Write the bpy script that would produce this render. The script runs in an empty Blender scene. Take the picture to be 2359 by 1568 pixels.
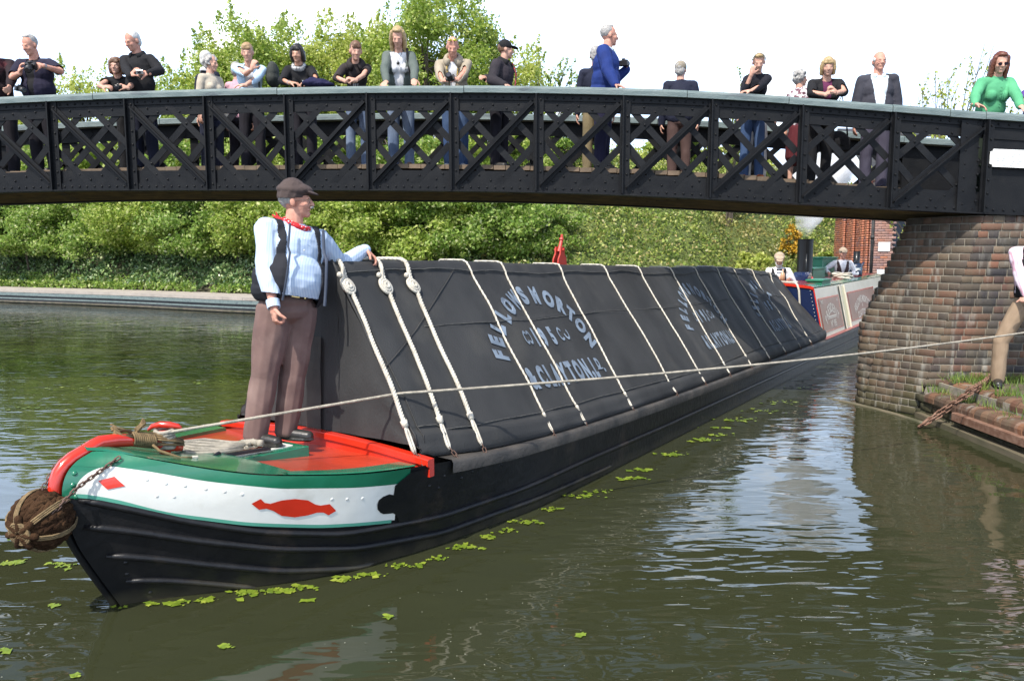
import bpy, bmesh, math, random
import numpy as np
from mathutils import Vector, Matrix, noise
random.seed(7)
S=bpy.context.scene
COL=S.collection
# ------------------------------------------------------------ camera, sky, sun, exposure
FPX=1790.; CX=1179.; CY=784.; CAMH=1.82; PT=math.atan(199/FPX)
cd=bpy.data.cameras.new('camera'); cam=bpy.data.objects.new('camera',cd); COL.objects.link(cam)
cd.sensor_width=36; cd.lens=36*FPX/2358; cd.clip_end=2000; cd.clip_start=.05
cam.location=(0,0,CAMH); cam.rotation_euler=(math.pi/2-PT,0,0)
S.camera=cam
SUN_DIR=Vector((-.30,-.52,.80)).normalized()      # towards the sun
sun_el=math.asin(SUN_DIR.z); sun_az=math.atan2(SUN_DIR.x,SUN_DIR.y)
sl=bpy.data.lights.new('sun','SUN'); sl.energy=4.2; sl.angle=math.radians(.6); sl.color=(1,.95,.87)
so=bpy.data.objects.new('sun',sl); COL.objects.link(so)
so.rotation_euler=SUN_DIR.to_track_quat('Z','Y').to_euler()
W=bpy.data.worlds.new('World'); S.world=W; W.use_nodes=True
nt=W.node_tree; N=nt.nodes; Lk=nt.links
bg=N['Background']; bg.inputs['Strength'].default_value=.13
sky=N.new('ShaderNodeTexSky'); sky.sky_type='NISHITA'; sky.sun_disc=False
sky.sun_elevation=sun_el; sky.sun_rotation=sun_az; sky.air_density=1.2; sky.dust_density=2.5; sky.ozone_density=1.5
tc=N.new('ShaderNodeTexCoord'); sep=N.new('ShaderNodeSeparateXYZ'); Lk.new(tc.outputs['Generated'],sep.inputs[0])
# cloud layer: noise on the direction projected to a high plane, thick near the horizon
mp=N.new('ShaderNodeMapping'); mp.inputs['Scale'].default_value=(1,1,2.2); Lk.new(tc.outputs['Generated'],mp.inputs[0])
nz=N.new('ShaderNodeTexNoise'); nz.inputs['Scale'].default_value=3.1; nz.inputs['Detail'].default_value=7; nz.inputs['Roughness'].default_value=.58
Lk.new(mp.outputs[0],nz.inputs['Vector'])
hz=N.new('ShaderNodeMapRange'); hz.inputs['From Min'].default_value=.29; hz.inputs['From Max'].default_value=.40
hz.inputs['To Min'].default_value=.60; hz.inputs['To Max'].default_value=-0.10
Lk.new(sep.outputs['Z'],hz.inputs['Value'])
ad=N.new('ShaderNodeMath'); ad.operation='ADD'; Lk.new(nz.outputs['Fac'],ad.inputs[0]); Lk.new(hz.outputs[0],ad.inputs[1])
cr=N.new('ShaderNodeMapRange'); cr.inputs['From Min'].default_value=.46; cr.inputs['From Max'].default_value=.62; Lk.new(ad.outputs[0],cr.inputs['Value'])
mx=N.new('ShaderNodeMix'); mx.data_type='RGBA'; 
nz2=N.new('ShaderNodeTexNoise'); nz2.inputs['Scale'].default_value=5.5; nz2.inputs['Detail'].default_value=6; Lk.new(mp.outputs[0],nz2.inputs['Vector'])
cr2=N.new('ShaderNodeMapRange'); cr2.inputs['From Min'].default_value=.50; cr2.inputs['From Max'].default_value=.64; Lk.new(nz2.outputs['Fac'],cr2.inputs['Value'])
mxb=N.new('ShaderNodeMix'); mxb.data_type='RGBA'; mxb.inputs['A'].default_value=(7.3,9.4,12.8,1); mxb.inputs['B'].default_value=(12,12.3,12.8,1); Lk.new(cr2.outputs[0],mxb.inputs['Factor']); Lk.new(mxb.outputs['Result'],mx.inputs['B'])
Lk.new(cr.outputs[0],mx.inputs['Factor']); Lk.new(sky.outputs[0],mx.inputs['A']); Lk.new(mx.outputs['Result'],bg.inputs['Color'])
S.view_settings.view_transform='Standard'; S.view_settings.look='None'; S.view_settings.exposure=.6; S.view_settings.gamma=1
S.cycles.max_bounces=6; S.cycles.transparent_max_bounces=6; S.cycles.volume_bounces=5
S.cycles.use_denoising=True
# ------------------------------------------------------------ camera geometry used to place things at their real distance
def ray(px,py):
    x=(px-CX)/FPX; y=-(py-CY)/FPX; c,s=math.cos(PT),math.sin(PT)
    return (x,c+y*s,-s+y*c)
def atZ(px,py,z=0.):
    r=ray(px,py); t=(z-CAMH)/r[2]; return Vector((r[0]*t,r[1]*t,z))
def atY(px,py,Yv):
    r=ray(px,py); t=Yv/r[1]; return Vector((r[0]*t,Yv,CAMH+r[2]*t))
A=math.radians(56.2); B0=(-2.08,3.9); ax=(math.cos(A),math.sin(A)); rn=(math.sin(A),-math.cos(A))
def fB(s,w,z): return Vector((B0[0]+s*ax[0]+w*rn[0],B0[1]+s*ax[1]+w*rn[1],z))      # boat frame -> world
def toB(p): dx,dy=p[0]-B0[0],p[1]-B0[1]; return (dx*ax[0]+dy*ax[1],dx*rn[0]+dy*rn[1],p[2])
def atW(px,py,w=0.):
    r=ray(px,py); o=-(B0[0]*rn[0]+B0[1]*rn[1]); k=r[0]*rn[0]+r[1]*rn[1]; t=(w-o)/k
    return toB((r[0]*t,r[1]*t,CAMH+r[2]*t))
# ------------------------------------------------------------ helpers
def hx(r,g,b):
    f=lambda c:(c/255/12.92 if c<=10 else ((c/255+.055)/1.055)**2.4)
    return (f(r),f(g),f(b),1)
def c4(c): return (c[0],c[1],c[2],1)
def mk(name,c1,c2=None,scale=6,rough=.6,bump=0,bscale=30,bdist=.01,coat=0,metal=0,spec=.5,island=None,stretch=(1,1,1),detail=5,lo=.35,hi=.65,c3=None,scale3=2.,lo3=.5,hi3=.7,sheen=0,alpha=None):
    m=bpy.data.materials.new(name); m.use_nodes=True; t=m.node_tree; n=t.nodes; l=t.links; b=n['Principled BSDF']
    b.inputs['Roughness'].default_value=rough; b.inputs['Metallic'].default_value=metal
    b.inputs['Specular IOR Level'].default_value=spec; b.inputs['Coat Weight'].default_value=coat; b.inputs['Coat Roughness'].default_value=.08
    if sheen: b.inputs['Sheen Weight'].default_value=sheen
    tcn=n.new('ShaderNodeTexCoord'); mpn=n.new('ShaderNodeMapping'); mpn.inputs['Scale'].default_value=stretch; l.new(tcn.outputs['Object'],mpn.inputs[0])
    out=None
    if island:
        g=n.new('ShaderNodeNewGeometry'); r=n.new('ShaderNodeValToRGB'); r.color_ramp.interpolation='LINEAR'
        while len(r.color_ramp.elements)<len(island): r.color_ramp.elements.new(.5)
        for e,(p,c) in zip(r.color_ramp.elements,island): e.position=p; e.color=c4(c)
        l.new(g.outputs['Random Per Island'],r.inputs[0]); out=r.outputs[0]
    def mixn(src,colour,sc,lo_,hi_,fac=1.,seed=0):
        z=n.new('ShaderNodeTexNoise'); z.inputs['Scale'].default_value=sc; z.inputs['Detail'].default_value=detail
        z.noise_dimensions='4D'; z.inputs['W'].default_value=seed
        l.new(mpn.outputs[0],z.inputs['Vector'])
        q=n.new('ShaderNodeMapRange'); q.inputs['From Min'].default_value=lo_; q.inputs['From Max'].default_value=hi_; q.inputs['To Max'].default_value=fac
        l.new(z.outputs['Fac'],q.inputs['Value'])
        x=n.new('ShaderNodeMix'); x.data_type='RGBA'; l.new(q.outputs[0],x.inputs['Factor'])
        if hasattr(src,'is_linked') or isinstance(src,bpy.types.NodeSocket): l.new(src,x.inputs['A'])
        else: x.inputs['A'].default_value=c4(src)
        x.inputs['B'].default_value=c4(colour); return x.outputs['Result']
    if out is None: out=c1
    if c2 is not None: out=mixn(out,c2,scale,lo,hi,1 if not island else .5,1.3)
    if c3 is not None: out=mixn(out,c3,scale3,lo3,hi3,.9,4.1)
    if isinstance(out,bpy.types.NodeSocket): l.new(out,b.inputs['Base Color'])
    else: b.inputs['Base Color'].default_value=c4(out)
    if bump:
        z=n.new('ShaderNodeTexNoise'); z.inputs['Scale'].default_value=bscale; z.inputs['Detail'].default_value=6; l.new(mpn.outputs[0],z.inputs['Vector'])
        u=n.new('ShaderNodeBump'); u.inputs['Strength'].default_value=bump; u.inputs['Distance'].default_value=bdist
        l.new(z.outputs['Fac'],u.inputs['Height']); l.new(u.outputs[0],b.inputs['Normal'])
    return m
def tag(o,label=None,cat=None,group=None,kind=None):
    if label: o['label']=label
    if cat: o['category']=cat
    if group: o['group']=group
    if kind: o['kind']=kind
    return o
def thing(name,label,cat,loc=(0,0,0),group=None):
    o=bpy.data.objects.new(name,None); COL.objects.link(o); o.location=loc; o.empty_display_size=.1
    return tag(o,label,cat,group)
def adopt(o,parent):
    o.parent=parent
    if parent.parent is None: o.matrix_parent_inverse=parent.matrix_basis.inverted()
def mobj(name,me,mats,parent=None):
    if not isinstance(mats,(list,tuple)): mats=[mats]
    for m in mats: me.materials.append(m)
    me.name=name; o=bpy.data.objects.new(name,me); COL.objects.link(o)
    if parent is not None: adopt(o,parent)
    return o
class MB:
    def __init__(s): s.v=[]; s.f=[]; s.m=[]
    def add(s,vs,fs,m=0):
        b=len(s.v); s.v+= [tuple(v) for v in vs]; s.f+=[tuple(b+i for i in f) for f in fs]; s.m+=[m]*len(fs); return s
    def box(s,c,size,R=None,m=0):
        c=Vector(c); h=[x/2 for x in size]; vs=[]
        for dx in(-1,1):
            for dy in(-1,1):
                for dz in(-1,1):
                    v=Vector((dx*h[0],dy*h[1],dz*h[2]))
                    if R is not None: v=R@v
                    vs.append(c+v)
        return s.add(vs,[(0,1,3,2),(4,6,7,5),(0,4,5,1),(2,3,7,6),(0,2,6,4),(1,5,7,3)],m)
    def beam(s,p0,p1,w,h,up=(0,0,1),m=0):
        p0,p1=Vector(p0),Vector(p1); d=p1-p0; L=d.length; d=d/L; up=Vector(up); sd=d.cross(up)
        if sd.length<1e-4: sd=d.cross(Vector((1,0,0)))
        sd.normalize(); u=sd.cross(d)
        return s.box((p0+p1)/2,(L,w,h),Matrix((d,sd,u)).transposed(),m)
    def tube(s,pts,r,n=8,m=0,cap=True,closed=False,flat=1.,up=None):
        pts=[Vector(p) for p in pts]; k=len(pts); rs=r if isinstance(r,(list,tuple)) else [r]*k
        vs=[];fs=[]; prev=None
        for i,p in enumerate(pts):
            a_=pts[(i-1)%k] if (i>0 or closed) else p; b_=pts[(i+1)%k] if (i<k-1 or closed) else p
            t=(b_-a_); t=t.normalized() if t.length>1e-9 else Vector((0,0,1))
            if prev is None:
                u=Vector(up) if up is not None else Vector((0,0,1))
                if abs(t.dot(u))>.95: u=Vector((1,0,0))
            else: u=prev
            u=(u-t*t.dot(u)); u=u.normalized() if u.length>1e-6 else Vector((1,0,0)); prev=u; w=t.cross(u)
            for j in range(n):
                a=2*math.pi*j/n; vs.append(p+(u*math.cos(a)*flat+w*math.sin(a))*rs[i])
        for i in range(k-1 if not closed else k):
            for j in range(n):
                a=i*n+j;b=i*n+(j+1)%n;c=((i+1)%k)*n+(j+1)%n;d=((i+1)%k)*n+j; fs.append((a,b,c,d))
        if cap and not closed: fs.append(tuple(range(n-1,-1,-1))); fs.append(tuple((k-1)*n+j for j in range(n)))
        return s.add(vs,fs,m)
    def ell(s,c,r,R=None,m=0,nu=12,nv=8,half=False):
        c=Vector(c); r=(r,r,r) if isinstance(r,(int,float)) else r; vs=[];fs=[]
        for i in range(nv+1):
            th=math.pi*i/nv
            if half: th/=2
            for j in range(nu):
                ph=2*math.pi*j/nu; v=Vector((r[0]*math.sin(th)*math.cos(ph),r[1]*math.sin(th)*math.sin(ph),r[2]*math.cos(th)))
                if R is not None: v=R@v
                vs.append(c+v)
        for i in range(nv):
            for j in range(nu):
                fs.append((i*nu+j,(i+1)*nu+j,(i+1)*nu+(j+1)%nu,i*nu+(j+1)%nu))
        return s.add(vs,fs,m)
    def cap(s,p0,p1,r0,r1,n=12,m=0):
        p0,p1=Vector(p0),Vector(p1); d=p1-p0; L=d.length
        if L<1e-5: return s.ell(p0,max(r0,r1),m=m)
        t=d/L; pts=[];rs=[]
        for k in range(5):
            a=math.pi/2*(1-k/5.); pts.append(p0-t*r0*math.sin(a)); rs.append(max(r0*math.cos(a),r0*.02))
        for k in range(1,4): pts.append(p0+d*k/4); rs.append(r0+(r1-r0)*k/4)
        for k in range(1,6):
            a=math.pi/2*(k/5.); pts.append(p1+t*r1*math.sin(a)); rs.append(max(r1*math.cos(a),r1*.02))
        return s.tube(pts,rs,n,m)
    def dome(s,c,nrm,r,h,m=0,n=6):
        nrm=Vector(nrm).normalized(); u=nrm.orthogonal().normalized(); w=nrm.cross(u); c=Vector(c); vs=[]
        for rr,hh in((r,0),(r*.75,h*.7)):
            for j in range(n):
                a=2*math.pi*j/n; vs.append(c+(u*math.cos(a)+w*math.sin(a))*rr+nrm*hh)
        vs.append(c+nrm*h); fs=[(j,(j+1)%n,n+(j+1)%n,n+j) for j in range(n)]+[(n+j,n+(j+1)%n,2*n) for j in range(n)]
        return s.add(vs,fs,m)
    def grid(s,rows,m=0,closed=False,fm=None):
        nr=len(rows);nc=len(rows[0]); vs=[p for r in rows for p in r]; b=len(s.v); s.v+=[tuple(v) for v in vs]
        for i in range(nr-1):
            for j in range(nc if closed else nc-1):
                j2=(j+1)%nc; s.f.append((b+i*nc+j,b+i*nc+j2,b+(i+1)*nc+j2,b+(i+1)*nc+j)); s.m.append(fm(i,j) if fm else m)
        return s
    def prism(s,poly,vec,m=0):
        n=len(poly); vec=Vector(vec); vs=[Vector(p) for p in poly]+[Vector(p)+vec for p in poly]
        return s.add(vs,[tuple(range(n)),tuple(range(2*n-1,n-1,-1))]+[(i,(i+1)%n,n+(i+1)%n,n+i) for i in range(n)],m)
    def mesh(s,name,smooth=False):
        me=bpy.data.meshes.new(name); me.from_pydata(s.v,[],s.f); me.polygons.foreach_set('material_index',s.m)
        if smooth: me.polygons.foreach_set('use_smooth',[True]*len(s.f))
        me.update(); return me
    def build(s,name,mats,parent=None,smooth=False,fixn=True,bevel=0):
        me=s.mesh(name,smooth)
        if fixn or bevel:
            bm=bmesh.new(); bm.from_mesh(me)
            if fixn: bmesh.ops.recalc_face_normals(bm,faces=bm.faces)
            if bevel: bmesh.ops.bevel(bm,geom=bm.edges[:],offset=bevel,segments=1,affect='EDGES')
            bm.to_mesh(me); bm.free()
        o=mobj(name,me,mats,parent)
        return o
def np_mesh(name,V,F4,mats,parent=None,mi=None,smooth=False):
    """V (n,3) F4 (m,4) numpy quads"""
    me=bpy.data.meshes.new(name); nv=len(V); nf=len(F4)
    me.vertices.add(nv); me.vertices.foreach_set('co',np.asarray(V,dtype=np.float32).ravel())
    me.loops.add(nf*4); me.loops.foreach_set('vertex_index',np.asarray(F4,dtype=np.int32).ravel())
    me.polygons.add(nf); me.polygons.foreach_set('loop_start',np.arange(0,nf*4,4,dtype=np.int32)); me.polygons.foreach_set('loop_total',np.full(nf,4,dtype=np.int32))
    if mi is not None: me.polygons.foreach_set('material_index',np.asarray(mi,dtype=np.int32))
    if smooth: me.polygons.foreach_set('use_smooth',np.ones(nf,dtype=bool))
    me.update(calc_edges=True); me.validate(); return mobj(name,me,mats,parent)
rng=np.random.default_rng(5)
def leaf_arrays(P,size,up=.35,asp=.62,bend=.25):
    """P (n,3): small folded leaf quads, randomly turned"""
    n=len(P); d=rng.normal(size=(n,3)); d/=np.linalg.norm(d,axis=1,keepdims=True)
    nn=rng.normal(size=(n,3)); nn[:,2]+=up*3; nn-=d*np.sum(nn*d,1,keepdims=True); nn/=np.linalg.norm(nn,axis=1,keepdims=True)
    sd=np.cross(d,nn); s=size*(.6+.8*rng.random((n,1)))
    a=P-d*s*.5; c=P+d*s*.5; b=P+sd*s*asp*.5+nn*s*bend*.3; e=P-sd*s*asp*.5+nn*s*bend*.3
    V=np.stack([a,b,c,e],1).reshape(-1,3); F=np.arange(n*4).reshape(-1,4); return V,F
def lerp_tab(t,x):
    if x<=t[0][0]: return t[0][1]
    for (a0,b0),(a1,b1) in zip(t,t[1:]):
        if x<=a1: return b0+(b1-b0)*(x-a0)/(a1-a0)
    return t[-1][1]
def smooth_tab(t,x,h=.08): return sum(lerp_tab(t,x+k*h) for k in(-1,-.5,0,.5,1))/5
def glyph(ch,size,squeeze=.62,bold=.03,font_cache={}):
    """2-D mesh of one character of the built-in font -> (verts, faces, advance)"""
    key=(ch,bold)
    if key not in font_cache:
        cu=bpy.data.curves.new('glyph','FONT'); cu.body=ch; cu.size=1; cu.offset=bold; cu.resolution_u=3
        o=bpy.data.objects.new('glyph',cu); COL.objects.link(o); bpy.context.view_layer.update()
        me=bpy.data.meshes.new_from_object(o.evaluated_get(bpy.context.evaluated_depsgraph_get()))
        bm=bmesh.new(); bm.from_mesh(me); bmesh.ops.triangulate(bm,faces=bm.faces)
        vs=[(v.co.x,v.co.y) for v in bm.verts]; fs=[tuple(v.index for v in f.verts) for f in bm.faces]; bm.free()
        bpy.data.objects.remove(o); bpy.data.curves.remove(cu); bpy.data.meshes.remove(me)
        x0=min(v[0] for v in vs) if vs else 0; x1=max(v[0] for v in vs) if vs else .3
        font_cache[key]=(vs,fs,x0,x1)
    vs,fs,x0,x1=font_cache[key]
    return [((x-x0)*size*squeeze,y*size) for x,y in vs],fs,(x1-x0)*size*squeeze
def text_line(mb,txt,size,f,squeeze=.62,bold=.03,gap=.16,centre=True,m=0):
    """lay a straight line of text; f maps (x,y) to 3-D"""
    items=[];x=0
    for ch in txt:
        if ch==' ': x+=size*.3; continue
        vs,fs,adv=glyph(ch,size,squeeze,bold); items.append((x,vs,fs)); x+=adv+size*gap*.5
    off=-x/2 if centre else 0
    for x0,vs,fs in items: mb.add([f(x0+off+a,b) for a,b in vs],fs,m)
# ------------------------------------------------------------ materials
M={}
M['iron']=mk('black_iron_paint',(.006,.0066,.008),(.010,.0105,.0115),8,.5,.5,60,.004,spec=.16,c3=(.022,.021,.02),scale3=3,lo3=.62,hi3=.8)
M['rail']=mk('weathered_grey_green_timber',(.10,.14,.14),(.16,.20,.195),5,.62,.6,25,.006,stretch=(1,6,6),c3=(.07,.09,.10),scale3=2.5,lo3=.56,hi3=.66)
M['deck']=mk('old_deck_timber',(.16,.11,.07),(.09,.065,.04),6,.8,.6,30,.006,stretch=(1,5,1))
M['soffit']=mk('bridge_soffit_boards',(.19,.13,.05),(.09,.07,.035),4,.85,.5,30,.006,stretch=(1,8,1))
M['hull']=mk('black_hull_paint',(.006,.0065,.008),(.011,.011,.012),7,.42,.7,22,.006,spec=.3,c3=(.045,.034,.026),scale3=4.,lo3=.58,hi3=.76)
M['green']=mk('green_boat_paint',(.008,.125,.062),(.012,.15,.08),5,.2,.3,24,.004,coat=.5,c3=(.03,.09,.055),scale3=7,lo3=.6,hi3=.8)
M['teal']=mk('pale_green_line_paint',(.09,.33,.24),None,rough=.3)
M['white']=mk('white_boat_paint',(.72,.73,.69),(.64,.64,.59),4,.3,.35,12,.006,coat=.3,c3=(.47,.46,.39),scale3=6,lo3=.6,hi3=.85)
M['red']=mk('red_boat_paint',(.60,.03,.012),(.48,.025,.01),5,.22,.2,14,.004,coat=.5)
M['reddeck']=mk('red_oxide_deck_paint',(.40,.045,.018),(.30,.032,.014),4,.32,.5,28,.005,coat=.25,c3=(.22,.05,.025),scale3=9,lo3=.58,hi3=.75)
M['cloth']=mk('black_side_cloth_canvas',(.025,.0253,.0255),(.038,.0382,.038),3.5,.68,.7,90,.004,spec=.3,c3=(.075,.071,.062),scale3=2.6,lo3=.57,hi3=.85,stretch=(1,1,.5))
M['clothdirty']=mk('faded_brown_canvas',(.065,.060,.050),(.03,.028,.025),5,.8,.4,90,.003)
M['letter']=mk('grey_blue_stencil_paint',(.20,.25,.31),(.12,.15,.19),9,.7,c3=(.045,.05,.055),scale3=14,lo3=.62,hi3=.72)
M['wrope']=mk('white_cotton_rope',(.58,.55,.47),(.44,.40,.33),20,.85,.8,140,.006)
M['grope']=mk('greyish_rope',(.40,.36,.29),(.24,.22,.18),25,.9,.9,150,.006)
M['brope']=mk('tan_twine',(.22,.15,.07),(.11,.075,.035),30,.9,.8,160,.005)
M['frope']=mk('dark_tarred_coir_rope',(.026,.013,.007),(.06,.032,.016),18,.95,1,90,.008,spec=.1)
M['rust']=mk('rusty_iron',(.13,.06,.035),(.22,.13,.09),20,.8,.7,60,.004)
M['rustdark']=mk('dark_rusty_chain',(.07,.035,.025),(.12,.07,.05),30,.7,.5,60,.002)
M['navy']=mk('navy_boat_paint',(.008,.017,.06),None,rough=.2,coat=.5)
M['cream']=mk('cream_boat_paint',(.62,.60,.50),(.54,.52,.42),5,.3,coat=.3)
M['brownpanel']=mk('brown_panel_paint',(.19,.085,.055),(.23,.11,.075),6,.35,coat=.3)
M['pinkedge']=mk('faded_red_gunwale_paint',(.32,.11,.10),(.22,.07,.06),6,.4)
M['funnel']=mk('gloss_black_funnel',(.007,.0075,.008),None,rough=.35,spec=.3,coat=.15,bump=.1,bscale=8)
M['hair_line']=mk('sign_cream_letters',(.60,.55,.47),None,rough=.5)
M['brass']=mk('brass',(.7,.5,.2),None,rough=.25,metal=1)
M['mortar']=mk('lime_mortar',(.27,.24,.19),(.16,.15,.12),12,.95,.6,60,.005)
BR=[(0,(.022,.022,.028)),(.22,(.038,.034,.038)),(.38,(.075,.052,.042)),(.52,(.15,.066,.040)),(.62,(.050,.036,.034)),(.74,(.19,.080,.045)),(.84,(.065,.052,.044)),(.92,(.17,.12,.08)),(1,(.10,.085,.07))]
def brickmat(name,ramp,moss_shade=True,pale=.9):
    m=mk(name,(1,1,1),(.115,.095,.06),7,.82,.9,45,.006,island=ramp,c3=(.25,.24,.21),scale3=6.5,lo3=.58,hi3=.74,stretch=(1,1,.35))
    if moss_shade:
        t=m.node_tree;n=t.nodes;l=t.links;b=n['Principled BSDF']; src=b.inputs['Base Color'].links[0].from_socket
        g=n.new('ShaderNodeNewGeometry'); sp=n.new('ShaderNodeSeparateXYZ'); l.new(g.outputs['Position'],sp.inputs[0])
        z=n.new('ShaderNodeTexNoise'); z.inputs['Scale'].default_value=3; z.inputs['Detail'].default_value=5; l.new(g.outputs['Position'],z.inputs['Vector'])
        a=n.new('ShaderNodeMath'); a.operation='MULTIPLY_ADD'; a.inputs[1].default_value=-1.1; l.new(z.outputs['Fac'],a.inputs[0]); l.new(sp.outputs['Z'],a.inputs[2])
        r=n.new('ShaderNodeMapRange'); r.inputs['From Min'].default_value=-.15; r.inputs['From Max'].default_value=-.45; r.inputs['To Max'].default_value=.85; l.new(a.outputs[0],r.inputs['Value'])
        x=n.new('ShaderNodeMix'); x.data_type='RGBA'; x.inputs['B'].default_value=(.035,.045,.014,1)
        l.new(r.outputs[0],x.inputs['Factor']); l.new(src,x.inputs['A'])
        # damp algae and painted-in shade darken the canal-side face, lime streaks run down it
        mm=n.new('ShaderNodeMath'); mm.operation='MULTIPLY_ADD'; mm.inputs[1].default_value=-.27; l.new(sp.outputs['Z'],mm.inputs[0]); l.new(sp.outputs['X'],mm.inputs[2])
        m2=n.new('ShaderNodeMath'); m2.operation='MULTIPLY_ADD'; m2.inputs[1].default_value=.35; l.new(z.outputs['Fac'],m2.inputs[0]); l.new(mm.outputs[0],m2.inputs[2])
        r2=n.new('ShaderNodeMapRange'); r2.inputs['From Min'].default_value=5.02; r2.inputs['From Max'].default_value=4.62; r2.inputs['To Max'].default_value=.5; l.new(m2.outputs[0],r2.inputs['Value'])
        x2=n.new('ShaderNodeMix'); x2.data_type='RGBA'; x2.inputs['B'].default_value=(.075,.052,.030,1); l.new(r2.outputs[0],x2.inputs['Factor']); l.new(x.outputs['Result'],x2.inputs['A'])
        mp=n.new('ShaderNodeMapping'); mp.inputs['Scale'].default_value=(13,13,1.1); l.new(g.outputs['Position'],mp.inputs[0]); zz=n.new('ShaderNodeTexNoise'); zz.inputs['Scale'].default_value=1; zz.inputs['Detail'].default_value=4; l.new(mp.outputs[0],zz.inputs['Vector'])
        r3=n.new('ShaderNodeMapRange'); r3.inputs['From Min'].default_value=.60; r3.inputs['From Max'].default_value=.70; r3.inputs['To Max'].default_value=.45; l.new(zz.outputs['Fac'],r3.inputs['Value'])
        x3=n.new('ShaderNodeMix'); x3.data_type='RGBA'; x3.inputs['B'].default_value=(.30,.29,.25,1); l.new(r3.outputs[0],x3.inputs['Factor']); l.new(x2.outputs['Result'],x3.inputs['A']); l.new(x3.outputs['Result'],b.inputs['Base Color'])
    return m
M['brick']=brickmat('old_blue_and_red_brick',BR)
M['coping']=brickmat('orange_bullnose_brick',moss_shade=False,ramp=[(0,(.04,.028,.022)),(.3,(.09,.045,.028)),(.6,(.17,.07,.035)),(.85,(.22,.10,.05)),(1,(.08,.06,.045))])
M['redbrick']=mk('sunlit_red_brick',(1,1,1),(.34,.15,.10),8,.8,.4,40,.004,island=[(0,(.27,.085,.05)),(.35,(.42,.14,.075)),(.7,(.50,.19,.10)),(.88,(.20,.10,.10)),(1,(.46,.20,.13))])
M['pinkbrick']=mk('pinkish_red_brick',(1,1,1),(.40,.26,.22),8,.8,.4,40,.004,island=[(0,(.33,.17,.13)),(.45,(.38,.22,.19)),(.75,(.30,.16,.14)),(.9,(.18,.13,.15)),(1,(.45,.17,.09))])
M['palemortar']=mk('pale_mortar',(.45,.38,.32),None,rough=.95)
def leafmat(name,ramp,trans=.48,big=None,c3=None,rough=.55):
    m=mk(name,(1,1,1),big,.55,rough,island=ramp,c3=c3,scale3=.35,lo3=.5,hi3=.75,lo=.42,hi=.6,detail=3)
    t=m.node_tree;n=t.nodes;l=t.links;b=n['Principled BSDF']; src=b.inputs['Base Color'].links[0].from_socket
    tr=n.new('ShaderNodeBsdfTranslucent'); l.new(src,tr.inputs[0]); ms=n.new('ShaderNodeMixShader'); ms.inputs[0].default_value=trans
    l.new(b.outputs[0],ms.inputs[1]); l.new(tr.outputs[0],ms.inputs[2]); l.new(ms.outputs[0],n['Material Output'].inputs[0]); return m
M['leafa']=leafmat('spring_maple_leaves',[(0,(.15,.24,.03)),(.4,(.29,.40,.06)),(.8,(.45,.53,.12)),(1,(.60,.62,.26))])
M['leafb']=leafmat('hawthorn_leaves',[(0,(.11,.20,.03)),(.5,(.23,.36,.06)),(.85,(.38,.48,.12)),(1,(.62,.63,.36))])
M['leafy']=leafmat('yellow_green_leaves',[(0,(.27,.35,.05)),(.5,(.46,.52,.10)),(1,(.64,.65,.24))])
M['ivy']=leafmat('ivy_leaves',[(0,(.04,.09,.03)),(.5,(.10,.18,.055)),(.85,(.22,.31,.11)),(1,(.44,.50,.25))],.15,rough=.38)
M['weeds']=leafmat('bank_weeds',[(0,(.11,.17,.03)),(.4,(.22,.30,.05)),(.75,(.36,.40,.09)),(.93,(.42,.34,.14)),(1,(.52,.52,.28))],.3,c3=(.24,.17,.07))
M['grass']=leafmat('grass_blades',[(0,(.07,.14,.02)),(.6,(.15,.24,.035)),(1,(.28,.33,.08))],.3)
M['gorse']=leafmat('gorse_flowers',[(0,(.10,.12,.02)),(.35,(.45,.26,.02)),(1,(.72,.44,.03))],.2)
M['bark']=mk('bark',(.07,.055,.04),(.12,.10,.075),12,.9,.8,40,.01)
M['path']=mk('grey_towpath_paving',(.36,.32,.28),(.28,.25,.22),3,.9,.3,30,.005)
M['soil']=mk('bank_soil',(.035,.035,.018),(.06,.05,.025),2,.95,.6,12,.03)
M['meadow']=mk('meadow_ground',(.06,.09,.02),(.10,.12,.03),2,.95,.6,12,.03)
M['bed']=mk('canal_bed_mud',(.05,.045,.03),None,rough=1)
M['darkiron']=mk('dark_piling',(.022,.022,.024),(.05,.048,.045),6,.6,.4,20,.005)
M['ledge']=mk('wet_timber_ledge',(.16,.13,.09),(.07,.07,.04),6,.6,.6,30,.006,stretch=(1,.3,1))
M['whitepaint']=mk('white_board_paint',(.75,.76,.74),None,rough=.5)
M['weedleaf']=mk('floating_leaf',(1,1,1),None,rough=.45,island=[(0,(.08,.13,.01)),(.6,(.15,.21,.018)),(1,(.25,.29,.04))])
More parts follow.
